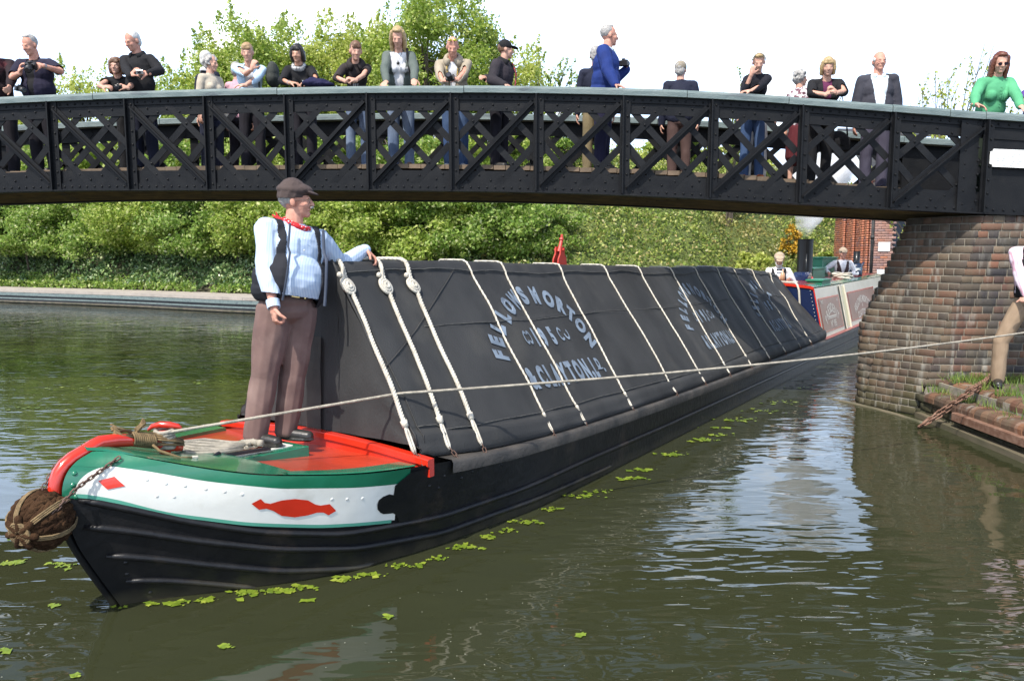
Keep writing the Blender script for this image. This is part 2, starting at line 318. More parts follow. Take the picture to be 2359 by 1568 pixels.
# water
def grime(m,z0,z1,c,scale=6,amt=.85):      # weed and scum clinging just above the waterline
    t=m.node_tree;n=t.nodes;l=t.links;b=n['Principled BSDF']; src=b.inputs['Base Color'].links[0].from_socket
    g=n.new('ShaderNodeNewGeometry'); sp=n.new('ShaderNodeSeparateXYZ'); l.new(g.outputs['Position'],sp.inputs[0])
    z=n.new('ShaderNodeTexNoise'); z.inputs['Scale'].default_value=scale; z.inputs['Detail'].default_value=5; l.new(g.outputs['Position'],z.inputs['Vector'])
    a=n.new('ShaderNodeMath'); a.operation='MULTIPLY_ADD'; a.inputs[1].default_value=-.14; l.new(z.outputs['Fac'],a.inputs[0]); l.new(sp.outputs['Z'],a.inputs[2])
    r=n.new('ShaderNodeMapRange'); r.inputs['From Min'].default_value=z0; r.inputs['From Max'].default_value=z1; r.inputs['To Max'].default_value=amt; l.new(a.outputs[0],r.inputs['Value'])
    x=n.new('ShaderNodeMix'); x.data_type='RGBA'; x.inputs['B'].default_value=c4(c); l.new(r.outputs[0],x.inputs['Factor']); l.new(src,x.inputs['A']); l.new(x.outputs['Result'],b.inputs['Base Color'])
grime(M['hull'],.02,-.06,(.045,.040,.026))
def water_mat():
    m=bpy.data.materials.new('canal_water'); m.use_nodes=True; t=m.node_tree;n=t.nodes;l=t.links;b=n['Principled BSDF']
    b.inputs['Base Color'].default_value=(.027,.030,.014,1); b.inputs['Roughness'].default_value=.018; b.inputs['IOR'].default_value=1.36
    b.inputs['Specular IOR Level'].default_value=.62
    g=n.new('ShaderNodeNewGeometry'); hs=None
    def nz(sc,st,det,w,rot=0):
        mp=n.new('ShaderNodeMapping'); mp.inputs['Scale'].default_value=st; mp.inputs['Rotation'].default_value=(0,0,rot); l.new(g.outputs['Position'],mp.inputs[0])
        z=n.new('ShaderNodeTexNoise'); z.inputs['Scale'].default_value=sc; z.inputs['Detail'].default_value=det; z.inputs['Roughness'].default_value=.5; z.inputs['Distortion'].default_value=.6
        l.new(mp.outputs[0],z.inputs[0]); q=n.new('ShaderNodeMath'); q.operation='MULTIPLY'; q.inputs[1].default_value=w; l.new(z.outputs['Fac'],q.inputs[0]); return q.outputs[0]
    a=nz(1.1,(1,1.8,1),2,1.0,.3); b2=nz(4.2,(.75,2.3,1),1.2,.62,-.15); c=nz(17,(.9,1.6,1),1,.012,.2)
    # calmer and livelier patches
    pz=n.new('ShaderNodeTexNoise'); pz.inputs['Scale'].default_value=.28; pz.inputs['Detail'].default_value=1.5; l.new(g.outputs['Position'],pz.inputs[0])
    pr_=n.new('ShaderNodeMapRange'); pr_.inputs['From Min'].default_value=.38; pr_.inputs['From Max'].default_value=.64; pr_.inputs['To Min'].default_value=.12; pr_.inputs['To Max'].default_value=1.0; l.new(pz.outputs['Fac'],pr_.inputs['Value'])
    mu=n.new('ShaderNodeMath'); mu.operation='MULTIPLY'; l.new(b2,mu.inputs[0]); l.new(pr_.outputs[0],mu.inputs[1])
    s1=n.new('ShaderNodeMath'); s1.operation='ADD'; l.new(a,s1.inputs[0]); l.new(mu.outputs[0],s1.inputs[1])
    s2=n.new('ShaderNodeMath'); s2.operation='ADD'; l.new(s1.outputs[0],s2.inputs[0]); l.new(c,s2.inputs[1])
    u=n.new('ShaderNodeBump'); u.inputs['Strength'].default_value=1; u.inputs['Distance'].default_value=.016; l.new(s2.outputs[0],u.inputs['Height']); l.new(u.outputs[0],b.inputs['Normal'])
    return m
M['water']=water_mat()
# ------------------------------------------------------------ setting
wm=MB(); wm.add([(-120,-40,0),(120,-40,0),(120,120,0),(-120,120,0)],[(0,1,2,3)]); tag(wm.build('water',M['water'],fixn=False),kind='structure')
SHORE=[(-70,55),(-36,38),(-19.6,29.8),(-13.3,27),(-8.1,24),(-3,22.4),(2,22.6),(6,24.3),(10.2,26.6),(16,29.5),(70,45)]
def shore(X): return smooth_tab(SHORE,X,1.)
def sd(X,Yv):   # rough distance inland of the far shore
    return (Yv-shore(X))*.93
TOPH=[(-60,6.2),(-20,7.0),(-8,7.4),(0,7.2),(4,6.6),(9,6.9),(16,5.5),(60,5)]
def ground(X,Yv):
    d=sd(X,Yv)
    if d<0: return -.6
    if d<1.9: return .47
    e=d-1.9; hm=lerp_tab(TOPH,X); sl=.72 if X<0 else .72+.03*min(X,8)
    z=.47+hm*(1-math.exp(-e*sl/hm*1.35))
    return z+.25*noise.noise(Vector((X*.4,Yv*.4,0)))*min(1,e/2)+.12*noise.noise(Vector((X*1.3,Yv*1.3,3)))*min(1,e)
g=MB(); rows=[]
yy=[0,.02,1.88,1.92]+[2.2+.55*i for i in range(40)]+[26,30,40,60,100,180,400]
xx=[-300,-150,-90]+[-60+1.*i for i in range(121)]+[90,150,300]
for d in yy:
    rows.append([(X,shore(X)+d/.93,ground(X,shore(X)+d/.93+1e-4) if d<30 else ground(X,shore(X)+28)) for X in xx])
g.grid(rows,fm=lambda i,j:0 if xx[min(j,len(xx)-1)]<-1.5 else 1)
tag(g.build('embankment',[M['soil'],M['meadow']],smooth=True),kind='structure')
q=MB(); q.grid([[(X,shore(X)-.0,.475) for X in xx[2:-2]],[(X,shore(X)+1.95,.479) for X in xx[2:-2]]]); tag(q.build('towpath_far_side',M['path']),kind='structure')
# far quay edge: coping, black piling, pale waling
q=MB(); sh=[(x*.75-30,shore(x*.75-30)) for x in range(64)]
for (a0,b0),(a1,b1) in zip(sh,sh[1:]):
    q.beam((a0,b0-.02,.44),(a1,b1-.02,.44),.34,.09,m=0)
    q.beam((a0,b0-.10,.33),(a1,b1-.10,.33),.22,.11,m=1); q.beam((a0,b0-.05,.20),(a1,b1-.05,.20),.20,.16,m=2); q.beam((a0,b0-.12,.17),(a1,b1-.12,.17),.12,.05,m=1)
    q.beam((a0,b0-.04,0),(a1,b1-.04,0),.2,.26,m=2); q.beam((a0,b0-.16,.05),(a1,b1-.16,.05),.16,.035,m=3)
o=tag(q.build('quay_wall',[M['path'],M['rail'],M['darkiron'],M['ledge']]),'long low quay edge with grey coping and black piling below the ivy','quay wall')
bd=MB(); bd.add([(-120,-40,-1.1),(120,-40,-1.1),(120,120,-1.1),(-120,120,-1.1)],[(0,1,2,3)]); tag(bd.build('canal_bed',M['bed'],fixn=False),kind='structure')
# ------------------------------------------------------------ bank foliage (stuff)
def scatter(n,x0,x1,d0,d1,size,mat,name,lift=(0,.15),clump=0.,den=None,up=.35,kind='stuff',dens_scale=.5,thr=-.3):
    X=rng.uniform(x0,x1,n); D=rng.uniform(d0,d1,n); P=[]
    for x,d in zip(X,D):
        v=noise.noise(Vector((x*dens_scale,d*dens_scale,7)))
        if v<thr: continue
        y=shore(x)+(1.9+d)/.93; z=ground(x,y)
        bump=max(0,noise.noise(Vector((x*.9,y*.9,2)))+.25)*clump
        P.append((x,y-bump*.5,z+bump+rng.uniform(*lift)))
    V,F=leaf_arrays(np.array(P),size,up=up); o=np_mesh(name,V,F,mat); tag(o,kind=kind); return o
scatter(64000,-25,1.5,-.1,5.5,.125,M['ivy'],'ivy',lift=(0,.14),clump=.5,up=.2,thr=-1.1)
scatter(9000,-24,1.5,-.35,.35,.12,M['leafb'],'verge_plants',lift=(0,.28),clump=.1)
scatter(26000,-25,2,4.2,13,.2,M['leafb'],'undergrowth',lift=(0,.5),clump=.9,thr=-1.1)
scatter(60000,-1,17,-.2,16,.115,M['weeds'],'bank_weeds',lift=(0,.22),clump=.55,thr=-.6)
scatter(30000,2,17,-.2,16,.11,M['grass'],'bank_grass',lift=(0,.18),clump=.2,up=0,thr=-.05,dens_scale=.35)
scatter(9000,-2,9,3,15,.12,M['leafy'],'pale_ground_plants',lift=(.05,.45),clump=.8,thr=.12,dens_scale=.6)
# ------------------------------------------------------------ trees and bushes
def crown_points(c,R,n,clumps,seed,shell=.55,droop=0.):
    r=np.random.default_rng(seed); P=[]
    C=r.normal(size=(clumps,3)); C/=np.linalg.norm(C,axis=1,keepdims=True); C*=r.uniform(.35,1,(clumps,1))**.6
    C[:,2]=np.where(C[:,2]<-.55,C[:,2]*.5,C[:,2])
    cr_=r.uniform(.09,.27,clumps)
    k=r.choice(clumps,n,p=cr_**2/np.sum(cr_**2)); d=r.normal(size=(n,3)); d/=np.linalg.norm(d,axis=1,keepdims=True)
    rad=cr_[k][:,None]*(shell+(1-shell)*r.random((n,1))); pts=C[k]*.86+d*rad*np.array([1,1,.75])
    pts=pts*np.array(R)+np.array(c); pts[:,2]-=droop*((pts[:,0]-c[0])**2+(pts[:,1]-c[1])**2); return pts,C*np.array(R)*.86+np.array(c)
def tree(name,label,cat,x,y,h,R,n,size,mat,seed,group=None,clumps=60,base=None,trunk=.12,low=.35,shell=.5,up=.35,limbs=14,spires=0):
    z0=ground(x,y) if base is None else base
    t=thing(name,label,cat,(x,y,z0),group)
    c=(x,y,z0+h-R[2]*.95); pts,C=crown_points(c,R,n,clumps,seed,shell)
    if spires:      # feathery shoots that break the outline
        r2=np.random.default_rng(seed+9); ex=[]
        for _ in range(spires):
            th=r2.uniform(0,6.28); e_=r2.uniform(.25,1.25); d_=np.array([math.cos(th)*math.cos(e_),math.sin(th)*math.cos(e_),math.sin(e_)]); b_=np.array(c)+d_*np.array(R)*.82; L_=r2.uniform(.35,1.0); k_=int(90*L_)
            u_=r2.random((k_,1)); ex.append(b_+(d_*.6+np.array([0.12,0,.75]))*L_*u_+r2.normal(size=(k_,3))*(.17*(1.1-u_)))
        pts=np.concatenate([pts]+ex)
    V,F=leaf_arrays(pts,size,up=up); np_mesh('crown',V,F,mat,t)
    tb=MB(); r=random.Random(seed); top=Vector((x+r.uniform(-.2,.2),y,z0+h-R[2]*.7)); b=Vector((x,y,z0-.1))
    mid=(b+top)/2+Vector((r.uniform(-.15,.15),r.uniform(-.15,.15),0)); tb.tube([b,mid,top],[trunk,trunk*.75,trunk*.35],7)
    for i in range(min(limbs,len(C))):
        e=Vector(C[i]); s_=b.lerp(top,r.uniform(.3,.95)); m_=s_.lerp(e,.5)+Vector((0,0,.12*h*r.random())); tb.tube([s_,m_,e],[trunk*.4,trunk*.25,trunk*.08],5)
    tb.build('trunk',M['bark'],t,smooth=True); return t
G='trees on the embankment behind the bridge'
for i,(px,ytop,Yd,rx,nn,mt,lab) in enumerate([
    (60,205,40,3.0,9000,'leafy','low yellow-green tree top seen behind the camera man and the seated brown-haired woman'),
    (185,160,40,3.2,11000,'leafy','pale round tree top between the large camera man and the brown-haired woman'),
    (425,150,38,3.0,12000,'leafa','tree behind the white-haired man in the black sweatshirt and the two grey-haired people'),
    (520,95,37,3.0,14000,'leafy','lower pale tree crown behind the grey-haired pair and the person in pale blue'),
    (700,80,37,3.2,15000,'leafa','middle tree crown above the woman with the black bob'),
    (885,75,37,3.0,14000,'leafy','paler tree crown just left of the blonde woman in the grey jacket'),
    (595,25,36,3.6,24000,'leafa','tall light-green tree above the woman in the pale blue shirt'),
    (800,50,37,4.0,22000,'leafy','yellow-green tree with spiky top above the boy in the dark hoodie'),
    (985,-40,35,3.7,30000,'leafa','tallest tree rising over the blonde woman and the man in the beige fleece'),
    (1130,95,37,3.4,16000,'leafy','lower green tree at the right shoulder of the tallest tree')]):
    p=atY(px,ytop,Yd); gz=ground(p.x,Yd); h=p.z-gz
    tree('tree',lab,'tree',p.x,Yd,h,(rx,rx*.9,min(h*.55,4.6)),int(nn*1.35),.145,M[mt],100+i,G,clumps=150,trunk=.16,shell=.2,spires=26)
# hawthorns and maples on the slope, in front of them, seen under and through the bridge
G='bushes overhanging the ivy bank'
hb=[(30,520,27.6,2.3,2.0,'leafb','dark hawthorn bush at the far left end of the ivy bank'),(175,505,29,2.5,2.3,'leafb','second hawthorn bush from the left under the bridge'),
    (330,500,27.4,2.4,2.1,'leafa','bright maple bush left of the man on the bow'),(470,505,26.6,2.2,2.2,'leafb','hawthorn bush just left of the man in the flat cap'),
    (650,490,26.6,2.4,2.4,'leafa','maple bush directly behind the man in the flat cap'),(790,505,25.2,2.2,2.1,'leafa','bright green maple bush over the outstretched arm'),
    (930,500,24.8,2.1,2.2,'leafa','leafy maple bush above the three thick white ropes'),(1060,505,25.0,2.0,2.1,'leafb','hawthorn with white blossom above the second lettered rope'),
    (1190,520,25.6,2.0,2.0,'leafb','blossoming hawthorn bush left of the red mast head')]
for i,(px,pyc,Yd,rx,rz,mt,lab) in enumerate(hb):
    Xq=(px-CX)/FPX*Yd; Yd=max(Yd,shore(Xq)+2.9); p=atY(px,pyc,Yd)
    tree('bush',lab,'bush',p.x,Yd+.9,max(p.z+rz*.75+.25-ground(p.x,Yd+.9),1.5),(rx*1.3,rx*1.0,rz*1.0),20000,.125,M[mt],200+i,G,clumps=120,trunk=.045,shell=.3,limbs=6)
for i,(px,Yo,rx,rz,lab) in enumerate([(95,3.4,1.6,1.3,'low ivy-clad shrub at the left end of the quay'),(260,3.8,1.5,1.2,'low ivy-clad shrub in the bank left of the man on the bow'),(410,3.3,1.5,1.3,'low shrub rising from the ivy beside the bow man'),(545,3.2,1.4,1.3,'low shrub at the elbow of the man on the bow')]):
    Xq=(px-CX)/FPX*28; Xq=(px-CX)/FPX*(shore(Xq)+Yo); Yd=shore(Xq)+Yo
    tree('bush',lab,'bush',Xq,Yd,rz*1.9,(rx,rx*.7,rz),7000,.125,M['leafb' if i%2 else 'ivy'],260+i,G,clumps=60,trunk=.03,shell=.3,limbs=4)
G='bushes higher on the embankment'
for i,(px,ytop,Yd,rx,rz,mt,lab) in enumerate([(0,285,34,3.8,3.2,'leafb','dense bush behind the truss at the left edge'),(230,290,34,3.8,3.2,'leafa','dense bush behind the truss below the brown-haired woman'),(450,285,34,3.8,3.2,'leafb','dense bush behind the truss below the grey-haired pair'),
    (680,270,33,3.8,3.2,'leafa','dense bush behind the truss below the black-haired woman'),(900,270,33,3.8,3.2,'leafb','dense bush behind the truss below the blonde woman in the grey jacket'),(1120,285,32,3.4,3,'leafa','dense bush behind the truss below the man in the black cap'),
    (1290,335,33,2.2,1.8,'leafb','lower bush behind the truss left of the man in the blue fleece'),(1560,345,36,1.9,1.4,'leafa','rounded bush behind the truss below the man in the navy blazer'),(1700,352,36,1.8,1.2,'leafy','pale bush behind the truss below the girl with the headband')]):
    p=atY(px,ytop,Yd); gz=ground(p.x,Yd)
    tree('bush',lab,'bush',p.x,Yd,max(p.z-gz,1.6),(rx,rx*.8,min(rz,max(p.z-gz,1.6)*.62)),9000,.17,M[mt],300+i,G,clumps=60,trunk=.09)
def bush_at(px,ytop,Yd,rx,rz,n,size,mt,lab,name,cat,seed):
    p=atY(px,ytop,Yd); gz=ground(p.x,Yd); h=max(p.z-gz,.6)
    return tree(name,lab,cat,p.x,Yd,h,(rx,rx*.8,min(rz,h*.6)),n,size,M[mt],seed,clumps=34,trunk=.04,limbs=8)
bush_at(1742,572,26.5,.75,.62,2600,.13,'leafy','bright yellow-green bush behind the end of the black cloths','bush','bush',401)
bush_at(1900,578,27.5,.55,.5,1300,.15,'leafa','leafy bush on the bank between the funnel and the brick building','bush','bush',402)
bush_at(1822,505,30,.55,.95,1700,.085,'gorse','orange-yellow flowering gorse bush beside the steam','gorse bush','bush',403)
# bare willow and thin saplings beyond the right half of the bridge
def sapling(name,label,px,pytop,Yd,wpx,n,seed,lean=.25,leaf=6,mat='leafy',th=.03):
    p=atY(px,pytop,Yd); gz=ground(p.x,Yd); t=thing(name,label,'tree',(p.x,Yd,gz)); tb=MB(); r=random.Random(seed); L=[]
    W_=wpx/FPX*Yd
    for i in range(n):
        u=r.uniform(-1,1); hh=(p.z-gz)*r.uniform(.6,1); b=Vector((p.x+u*.12,Yd,gz)); e=Vector((p.x+W_*.5*(u+lean),Yd+r.uniform(-.8,.8),gz+hh*(1-.25*abs(u)**1.5)))
        m_=b.lerp(e,.45)+Vector((-.12*W_*u,0,hh*.06)); pts=[b,b.lerp(m_,.6),m_,m_.lerp(e,.55)+Vector((r.uniform(-.1,.1),0,r.uniform(-.05,.1))),e]; tb.tube(pts,[th*1.3,th,th*.7,th*.45,th*.2],4)
        for k in range(7):
            a=m_.lerp(e,r.random()); d=Vector((r.uniform(-.2,.5),r.uniform(-.3,.3),r.uniform(.2,.6))); tb.tube([a,a+d*.5,a+d*1.1],[th*.3,th*.22,th*.1],3)
            for q_ in range(leaf): L.append(a+d*r.random()*1.1+Vector((r.uniform(-.05,.05),r.uniform(-.05,.05),r.uniform(-.05,.05))))
    tb.build('trunk',M['bark'],t); V,F=leaf_arrays(np.array(L),.10); np_mesh('crown',V,F,M[mat],t); return t
sapling('willow_tree','thin-leaved windswept willow between the man in the dark blazer and the woman in green',2150,112,22,400,74,11,.45,12,th=.036)
sapling('young_tree','whippy young tree behind the man in the black cap',1235,130,32,280,26,12,.5,34,'leafa',.04)
sapling('young_tree','small thin sapling left of the girl with the headband',1690,165,30,60,12,13,.1,26,'leafa',.035)
# ------------------------------------------------------------ iron footbridge
RAILZ=[(-14,3.30),(-9.5,3.60),(-5.66,3.72),(-3.7,3.745),(-1.8,3.75),(-.78,3.735),(.21,3.71),(1.2,3.67),(2.16,3.62),(3.12,3.54),(4.04,3.45),(5.05,3.35),(8,3.12)]
BOTZ_=[(-14,2.3),(-9.5,2.50),(-5.66,2.6),(-3.7,2.59),(-1.8,2.575),(-.78,2.56),(.21,2.54),(1.26,2.50),(2.19,2.45),(3.16,2.39),(4.1,2.33),(5.12,2.27),(8,2.15)]
def near_y(X): return 9.64-.0915*(X+5.58)
def railz(X): return smooth_tab(RAILZ,X,.5)
def botz(X): return smooth_tab(BOTZ_,X,.5)
def deckz(X): return railz(X)-.875
BW=1.88
UPX=[-5.58+.9755*k for k in range(-6,12)]     # upright positions; the last one ends the lattice
bridge=thing('footbridge','black riveted iron lattice footbridge arching over the canal, crowded with people','footbridge',(0,9.2,0))
nv=Vector((-.0911,-.9958,0))     # outward normal of the near girder
def bp(X,z,off=0.,far=False):
    y=near_y(X)+(BW if far else 0); sgn=-1 if not far else 1
    return Vector((X,y+sgn*off*.9958,z))
def girder(far):
    sg=1 if far else -1
    mb=MB(); rv=MB()
    x0,x1=UPX[0],7.6
    n=int((x1-x0)/.24)
    xs=[x0+(x1-x0)*i/n for i in range(n+1)]
    for a,b in zip(xs,xs[1:]):
        for (zt,zb,th) in ((-.075,-.255,.018),):
            # top plate, bottom plate
            for f0,f1,T in ((lambda X:railz(X)-.08,lambda X:railz(X)-.27,.016),(lambda X:botz(X)+.225,lambda X:botz(X)+.0,.016)):
                p=[bp(a,f0(a),-T,far),bp(b,f0(b),-T,far),bp(b,f1(b),-T,far),bp(a,f1(a),-T,far)]
                mb.prism(p,(0,-sg*T*1.0,0) if far else (0,T,0))
            # edge angles and flanges
            for f0,f1,T in ((lambda X:railz(X)-.081,lambda X:railz(X)-.150,.010),(lambda X:botz(X)+.074,lambda X:botz(X)+.001,.010)):
                p=[bp(a,f0(a),0.,far),bp(b,f0(b),0.,far),bp(b,f1(b),0.,far),bp(a,f1(a),0.,far)]
                mb.prism(p,(0,.014*(-sg if far else 1),0))
            mb.beam(bp(a,botz(a)-.008,.0,far)+Vector((0,-sg*.03,0)),bp(b,botz(b)-.008,0,far)+Vector((0,-sg*.03,0)),.17,.014)
    # solid end plates beyond the lattice
    X=UPX[-1]
    e0=X+.02
    nseg=5
    for i in range(nseg):
        a=e0+(x1-e0)*i/nseg;b=e0+(x1-e0)*(i+1)/nseg
        mb.prism([bp(a,railz(a)-.13,-.03,far),bp(b,railz(b)-.13,-.03,far),bp(b,botz(b)+.05,-.03,far),bp(a,botz(a)+.05,-.03,far)],(0,.012*(-sg if far else 1),0))
    g_=mb.build('girder',M['iron'],bridge)
    # rivets
    for k,Xk in enumerate(UPX):
        Xn=UPX[k+1] if k+1<len(UPX) else Xk+2.3
        m=9 if k+1<len(UPX) else 20
        for i in range(m):
            X=Xk+.08+(Xn-Xk-.12)*(i+.5)/m
            nr=(0,sg,0)
            rv.dome(bp(X,railz(X)-.115,.001,far),nr,.014,.012); rv.dome(bp(X,botz(X)+.037,.001,far),nr,.014,.012)
        if k+1<len(UPX) and not far:
            for X_,zz in ((.25,-.19),(.38,-.24),(.5,-.2),(.66,-.24),(.8,-.19)): X=Xk+X_*.97; rv.dome(bp(X,railz(X)+zz,-.014,far),(0,sg,0),.014,.012)
            for X_,zz in ((.2,.12),(.33,.18),(.47,.12),(.62,.17),(.82,.13),(.9,.19)): X=Xk+X_*.97; rv.dome(bp(X,botz(X)+zz,-.014,far),(0,sg,0),.014,.012)
    # uprights and lattice
    for k,Xk in enumerate(UPX):
        ub=MB(); zt,zb=railz(Xk)-.082,botz(Xk)+.002
        ub.beam(bp(Xk+.03,zb,.012,far),bp(Xk+.03,zt,.012,far),.115,.012,up=(0,1,0))
        ub.beam(bp(Xk,zb,.045,far),bp(Xk,zt,.045,far),.014,.066,up=(0,1,0))
        if k==len(UPX)-1: ub.beam(bp(Xk-.16,zb,.008,far),bp(Xk-.16,zt,.008,far),.2,.012,up=(0,1,0))
        for j in range(7):
            z=zb+.06+(zt-zb-.12)*j/6; ub.dome(bp(Xk+.055,z,.018,far),(0,sg,0),.014,.012)
            if k==len(UPX)-1: ub.dome(bp(Xk-.06,z+.06,.014,far),(0,sg,0),.014,.012); ub.dome(bp(Xk-.2,z+.03,.014,far),(0,sg,0),.014,.012)
        ub.build('upright',M['iron'],g_)
        if k+1>=len(UPX): continue
        Xn=UPX[k+1]; P=Xn-Xk
        def uv(u,v,off):
            X=Xk+P*u; return bp(X,(railz(X)-.08)*(1-v)+(botz(X)+.0)*v,off,far)
        back=k<=8   # '\' ribs on the left half
        lb=MB()
        def bar(u0,v0,u1,v1,off,w=.074,t=.012,rib=False):
            a,b=uv(u0,v0,off),uv(u1,v1,off); lb.beam(a,b,w,t,up=(0,1,0))
            # after beam: width across, thickness along y
            if rib: lb.beam(uv(u0,v0,off+.03),uv(u1,v1,off+.03),.013,.055,up=(0,1,0))
        lo,hi=.09,.93
        if back:
            bar(.05,lo,.97,hi,.000,.092,.012,True); sw=lambda u:1-u
        else:
            bar(.97,lo,.05,hi,.000,.092,.012,True); sw=lambda u:u
        # parallel side bars and crossing bars
        for (u0,v0,u1,v1) in ((.50,.06,.02,.50),(.98,.52,.52,.96)): bar(sw(u0),v0,sw(u1),v1,-.018)
        for (u0,v0,u1,v1) in ((.08,.10,.94,.90),(.02,.44,.50,.95),(.52,.05,.98,.47)): bar(sw(u0),v0,sw(u1),v1,-.034,.074)
        if not far:
            for (u,v) in ((.26,.28),(.73,.71),(.5,.5),(.26,.72),(.76,.27)): lb.dome(uv(sw(u),v,-.010),(0,sg,0),.015,.013)
        lb.build('lattice_bracing',M['iron'],g_)
    rv.build('rivets',M['iron'],g_,fixn=False)['kind']='stuff'
    # timber handrail in lengths
    hb_=MB(); cuts=[-12,-8.6,-5.0,-2.74,-.55,1.95,3.05,4.15,4.75,5.12,7.7]
    for a,b in zip(cuts,cuts[1:]):
        m=max(2,int((b-a)/.3)); rows=[]; dz=random.uniform(-.004,.004)
        for i in range(m+1):
            X=a+.004+(b-a-.008)*i/m; z=railz(X)+dz; c=.014; y0=-.055;y1=.17
            prof=[(y0,z-.078),(y0-.004,z-.03),(y0,z-c),(y0+c,z),(y1-c,z),(y1,z-c),(y1,z-.078)]
            rows.append([Vector((X,near_y(X)+(BW if far else 0)+(-q_ if far else q_),zz)) for q_,zz in prof])
        hb_.grid(rows,closed=True); nn=len(rows[0]); base=len(hb_.v)-nn*(m+1)
        hb_.f.append(tuple(base+i for i in range(nn))); hb_.m.append(0); hb_.f.append(tuple(base+nn*m+i for i in range(nn))); hb_.m.append(0)
    hb_.build('handrail',M['rail'],bridge)
girder(False); girder(True)
db=MB(); X=UPX[0]
while X<7.6:
    z=deckz(X+.07); y=near_y(X+.07); db.box((X+.07,y+BW/2,z-.025+random.uniform(-.003,.003)),(.134,BW-.10,.05)); X+=.142
db.build('deck',M['deck'],bridge)
sb=MB()
for j in range(9):
    pts=[(X,near_y(X)+.13+j*.205,botz(X)+.045) for X in [-11.4+i*.5 for i in range(39)]]
    for p0,p1 in zip(pts,pts[1:]): sb.beam(p0,p1,.195,.05)
for j in range(10):
    pts=[(X,near_y(X)+.025+j*.205,botz(X)+.012) for X in [-11.4+i*.5 for i in range(39)]]
    if 0<j<9:
        for p0,p1 in zip(pts,pts[1:]): sb.beam(p0,p1,.02,.035)
for k,Xk in enumerate(UPX):     # flat cross straps under the boards
    if k%2==0 and Xk<4.6: sb.beam((Xk-.05,near_y(Xk)+.06,botz(Xk)+.012),(Xk-.75,near_y(Xk)+BW-.06,botz(Xk-.75)+.012),.11,.012,m=1)
    sb.beam((Xk,near_y(Xk)+.05,(botz(Xk)+deckz(Xk))/2+.03),(Xk,near_y(Xk)+BW-.05,(botz(Xk)+deckz(Xk))/2+.03),.08,max(.05,deckz(Xk)-botz(Xk)-.19),m=1)
sb.build('soffit_boards',[M['soffit'],M['iron']],bridge)
# plaque with its lines of writing
pl=thing('notice_plaque','white rectangular plaque with notched corners and tiny writing on the black bridge end','sign',(5.6,near_y(5.6)-.02,2.72))
pb=MB(); x0,x1=5.20,5.98; z1,z0=2.955,2.765
def pf(X,z,o): return Vector((X,near_y(X)-o-.02,z-.035*(X-5.2)*0))
out=[(x0+.03,z0),(x1-.03,z0),(x1-.03,z0+.02),(x1,z0+.03),(x1,z1-.03),(x1-.03,z1-.02),(x1-.03,z1),(x0+.03,z1),(x0+.03,z1-.02),(x0,z1-.03),(x0,z0+.03),(x0+.03,z0+.02)]
out=[(X,z-.055*(X-5.2)) for X,z in out]
pb.prism([pf(X,z,0.0) for X,z in out],(0,-.012,0)); pb.build('plate',M['whitepaint'],pl)
wb=MB()
def wl(xa,xb,z): wb.box(((xa+xb)/2,near_y((xa+xb)/2)-.0340,z-.055*((xa+xb)/2-5.2)),(xb-xa,.0015,.0045))
r_=random.Random(3)
for row in range(6):
    z=z1-.05-row*.024; x=5.27+(.17 if row==0 else 0)
    while x<5.92-(.17 if row==0 else 0): w_=r_.uniform(.02,.055); wl(x,min(x+w_,5.92),z); x+=w_+.014
wb.build('writing',mk('faded_writing',(.42,.43,.42)),pl)
# ------------------------------------------------------------ brick pier (battered and curved, real bricks)
pier=thing('bridge_pier','tall curved brick pier with stepped courses carrying the right end of the footbridge','pier',(4.6,9,0))
def brick(V,F,c,u,nrm,L,H_,D,j=.004,ch=.005):
    """one slightly worn brick: c = centre of its front face"""
    u=np.array(u);nrm=np.array(nrm);z=np.array([0,0,1.]); c=np.array(c)+nrm*random.uniform(-j,j); b=len(V)
    L/=2;H_/=2
    for d,i in ((-D,0),(-ch,0),(0,ch)):
        for a,e in((-1,-1),(1,-1),(1,1),(-1,1)):
            V.append(c+u*a*(L-i+random.uniform(-.001,.001))+z*e*(H_-i+random.uniform(-.0012,.0012))+nrm*d)
    for l_ in (0,1):
        for k in range(4): F.append((b+l_*4+k,b+l_*4+(k+1)%4,b+(l_+1)*4+(k+1)%4,b+(l_+1)*4+k))
    F.append((b+8,b+9,b+10,b+11))
def resample(pts,step0):
    P=[Vector((p[0],p[1],0)) for p in pts]; out=[]; 
    return P
def catmull(P,n=8):
    P=[P[0]]+P+[P[-1]]; o=[]
    for i in range(1,len(P)-2):
        for k in range(n):
            t=k/n; a,b,c,d=[Vector(q_) for q_ in (P[i-1],P[i],P[i+1],P[i+2])]
            o.append(.5*((2*b)+(-a+c)*t+(2*a-5*b+4*c-d)*t*t+(-a+3*b-3*c+d)*t**3))
    o.append(Vector(P[-2])); return o
CH=.083
def pier_plan(z,base=0):
    zz=math.floor((z-.93)/CH+.001)*CH if z>.93 else 0
    st=max(0,zz)*.44; aX=4.57+.28*z; aY=8.66-.0915*(aX-5.05)
    L=(4.25+st*.93,9.36)
    return [(aX,aY,0),(aX*.70+L[0]*.30-.015,aY+.20,0),(aX*.28+L[0]*.72-.02,aY+.47,0),(L[0],L[1]+.08,0),(L[0]+.24,9.85,0),(L[0]+.95,10.8,0),(L[0]+1.9,11.9,0)]
V=[];F=[]; core=MB()
nz_=27; rows=[]
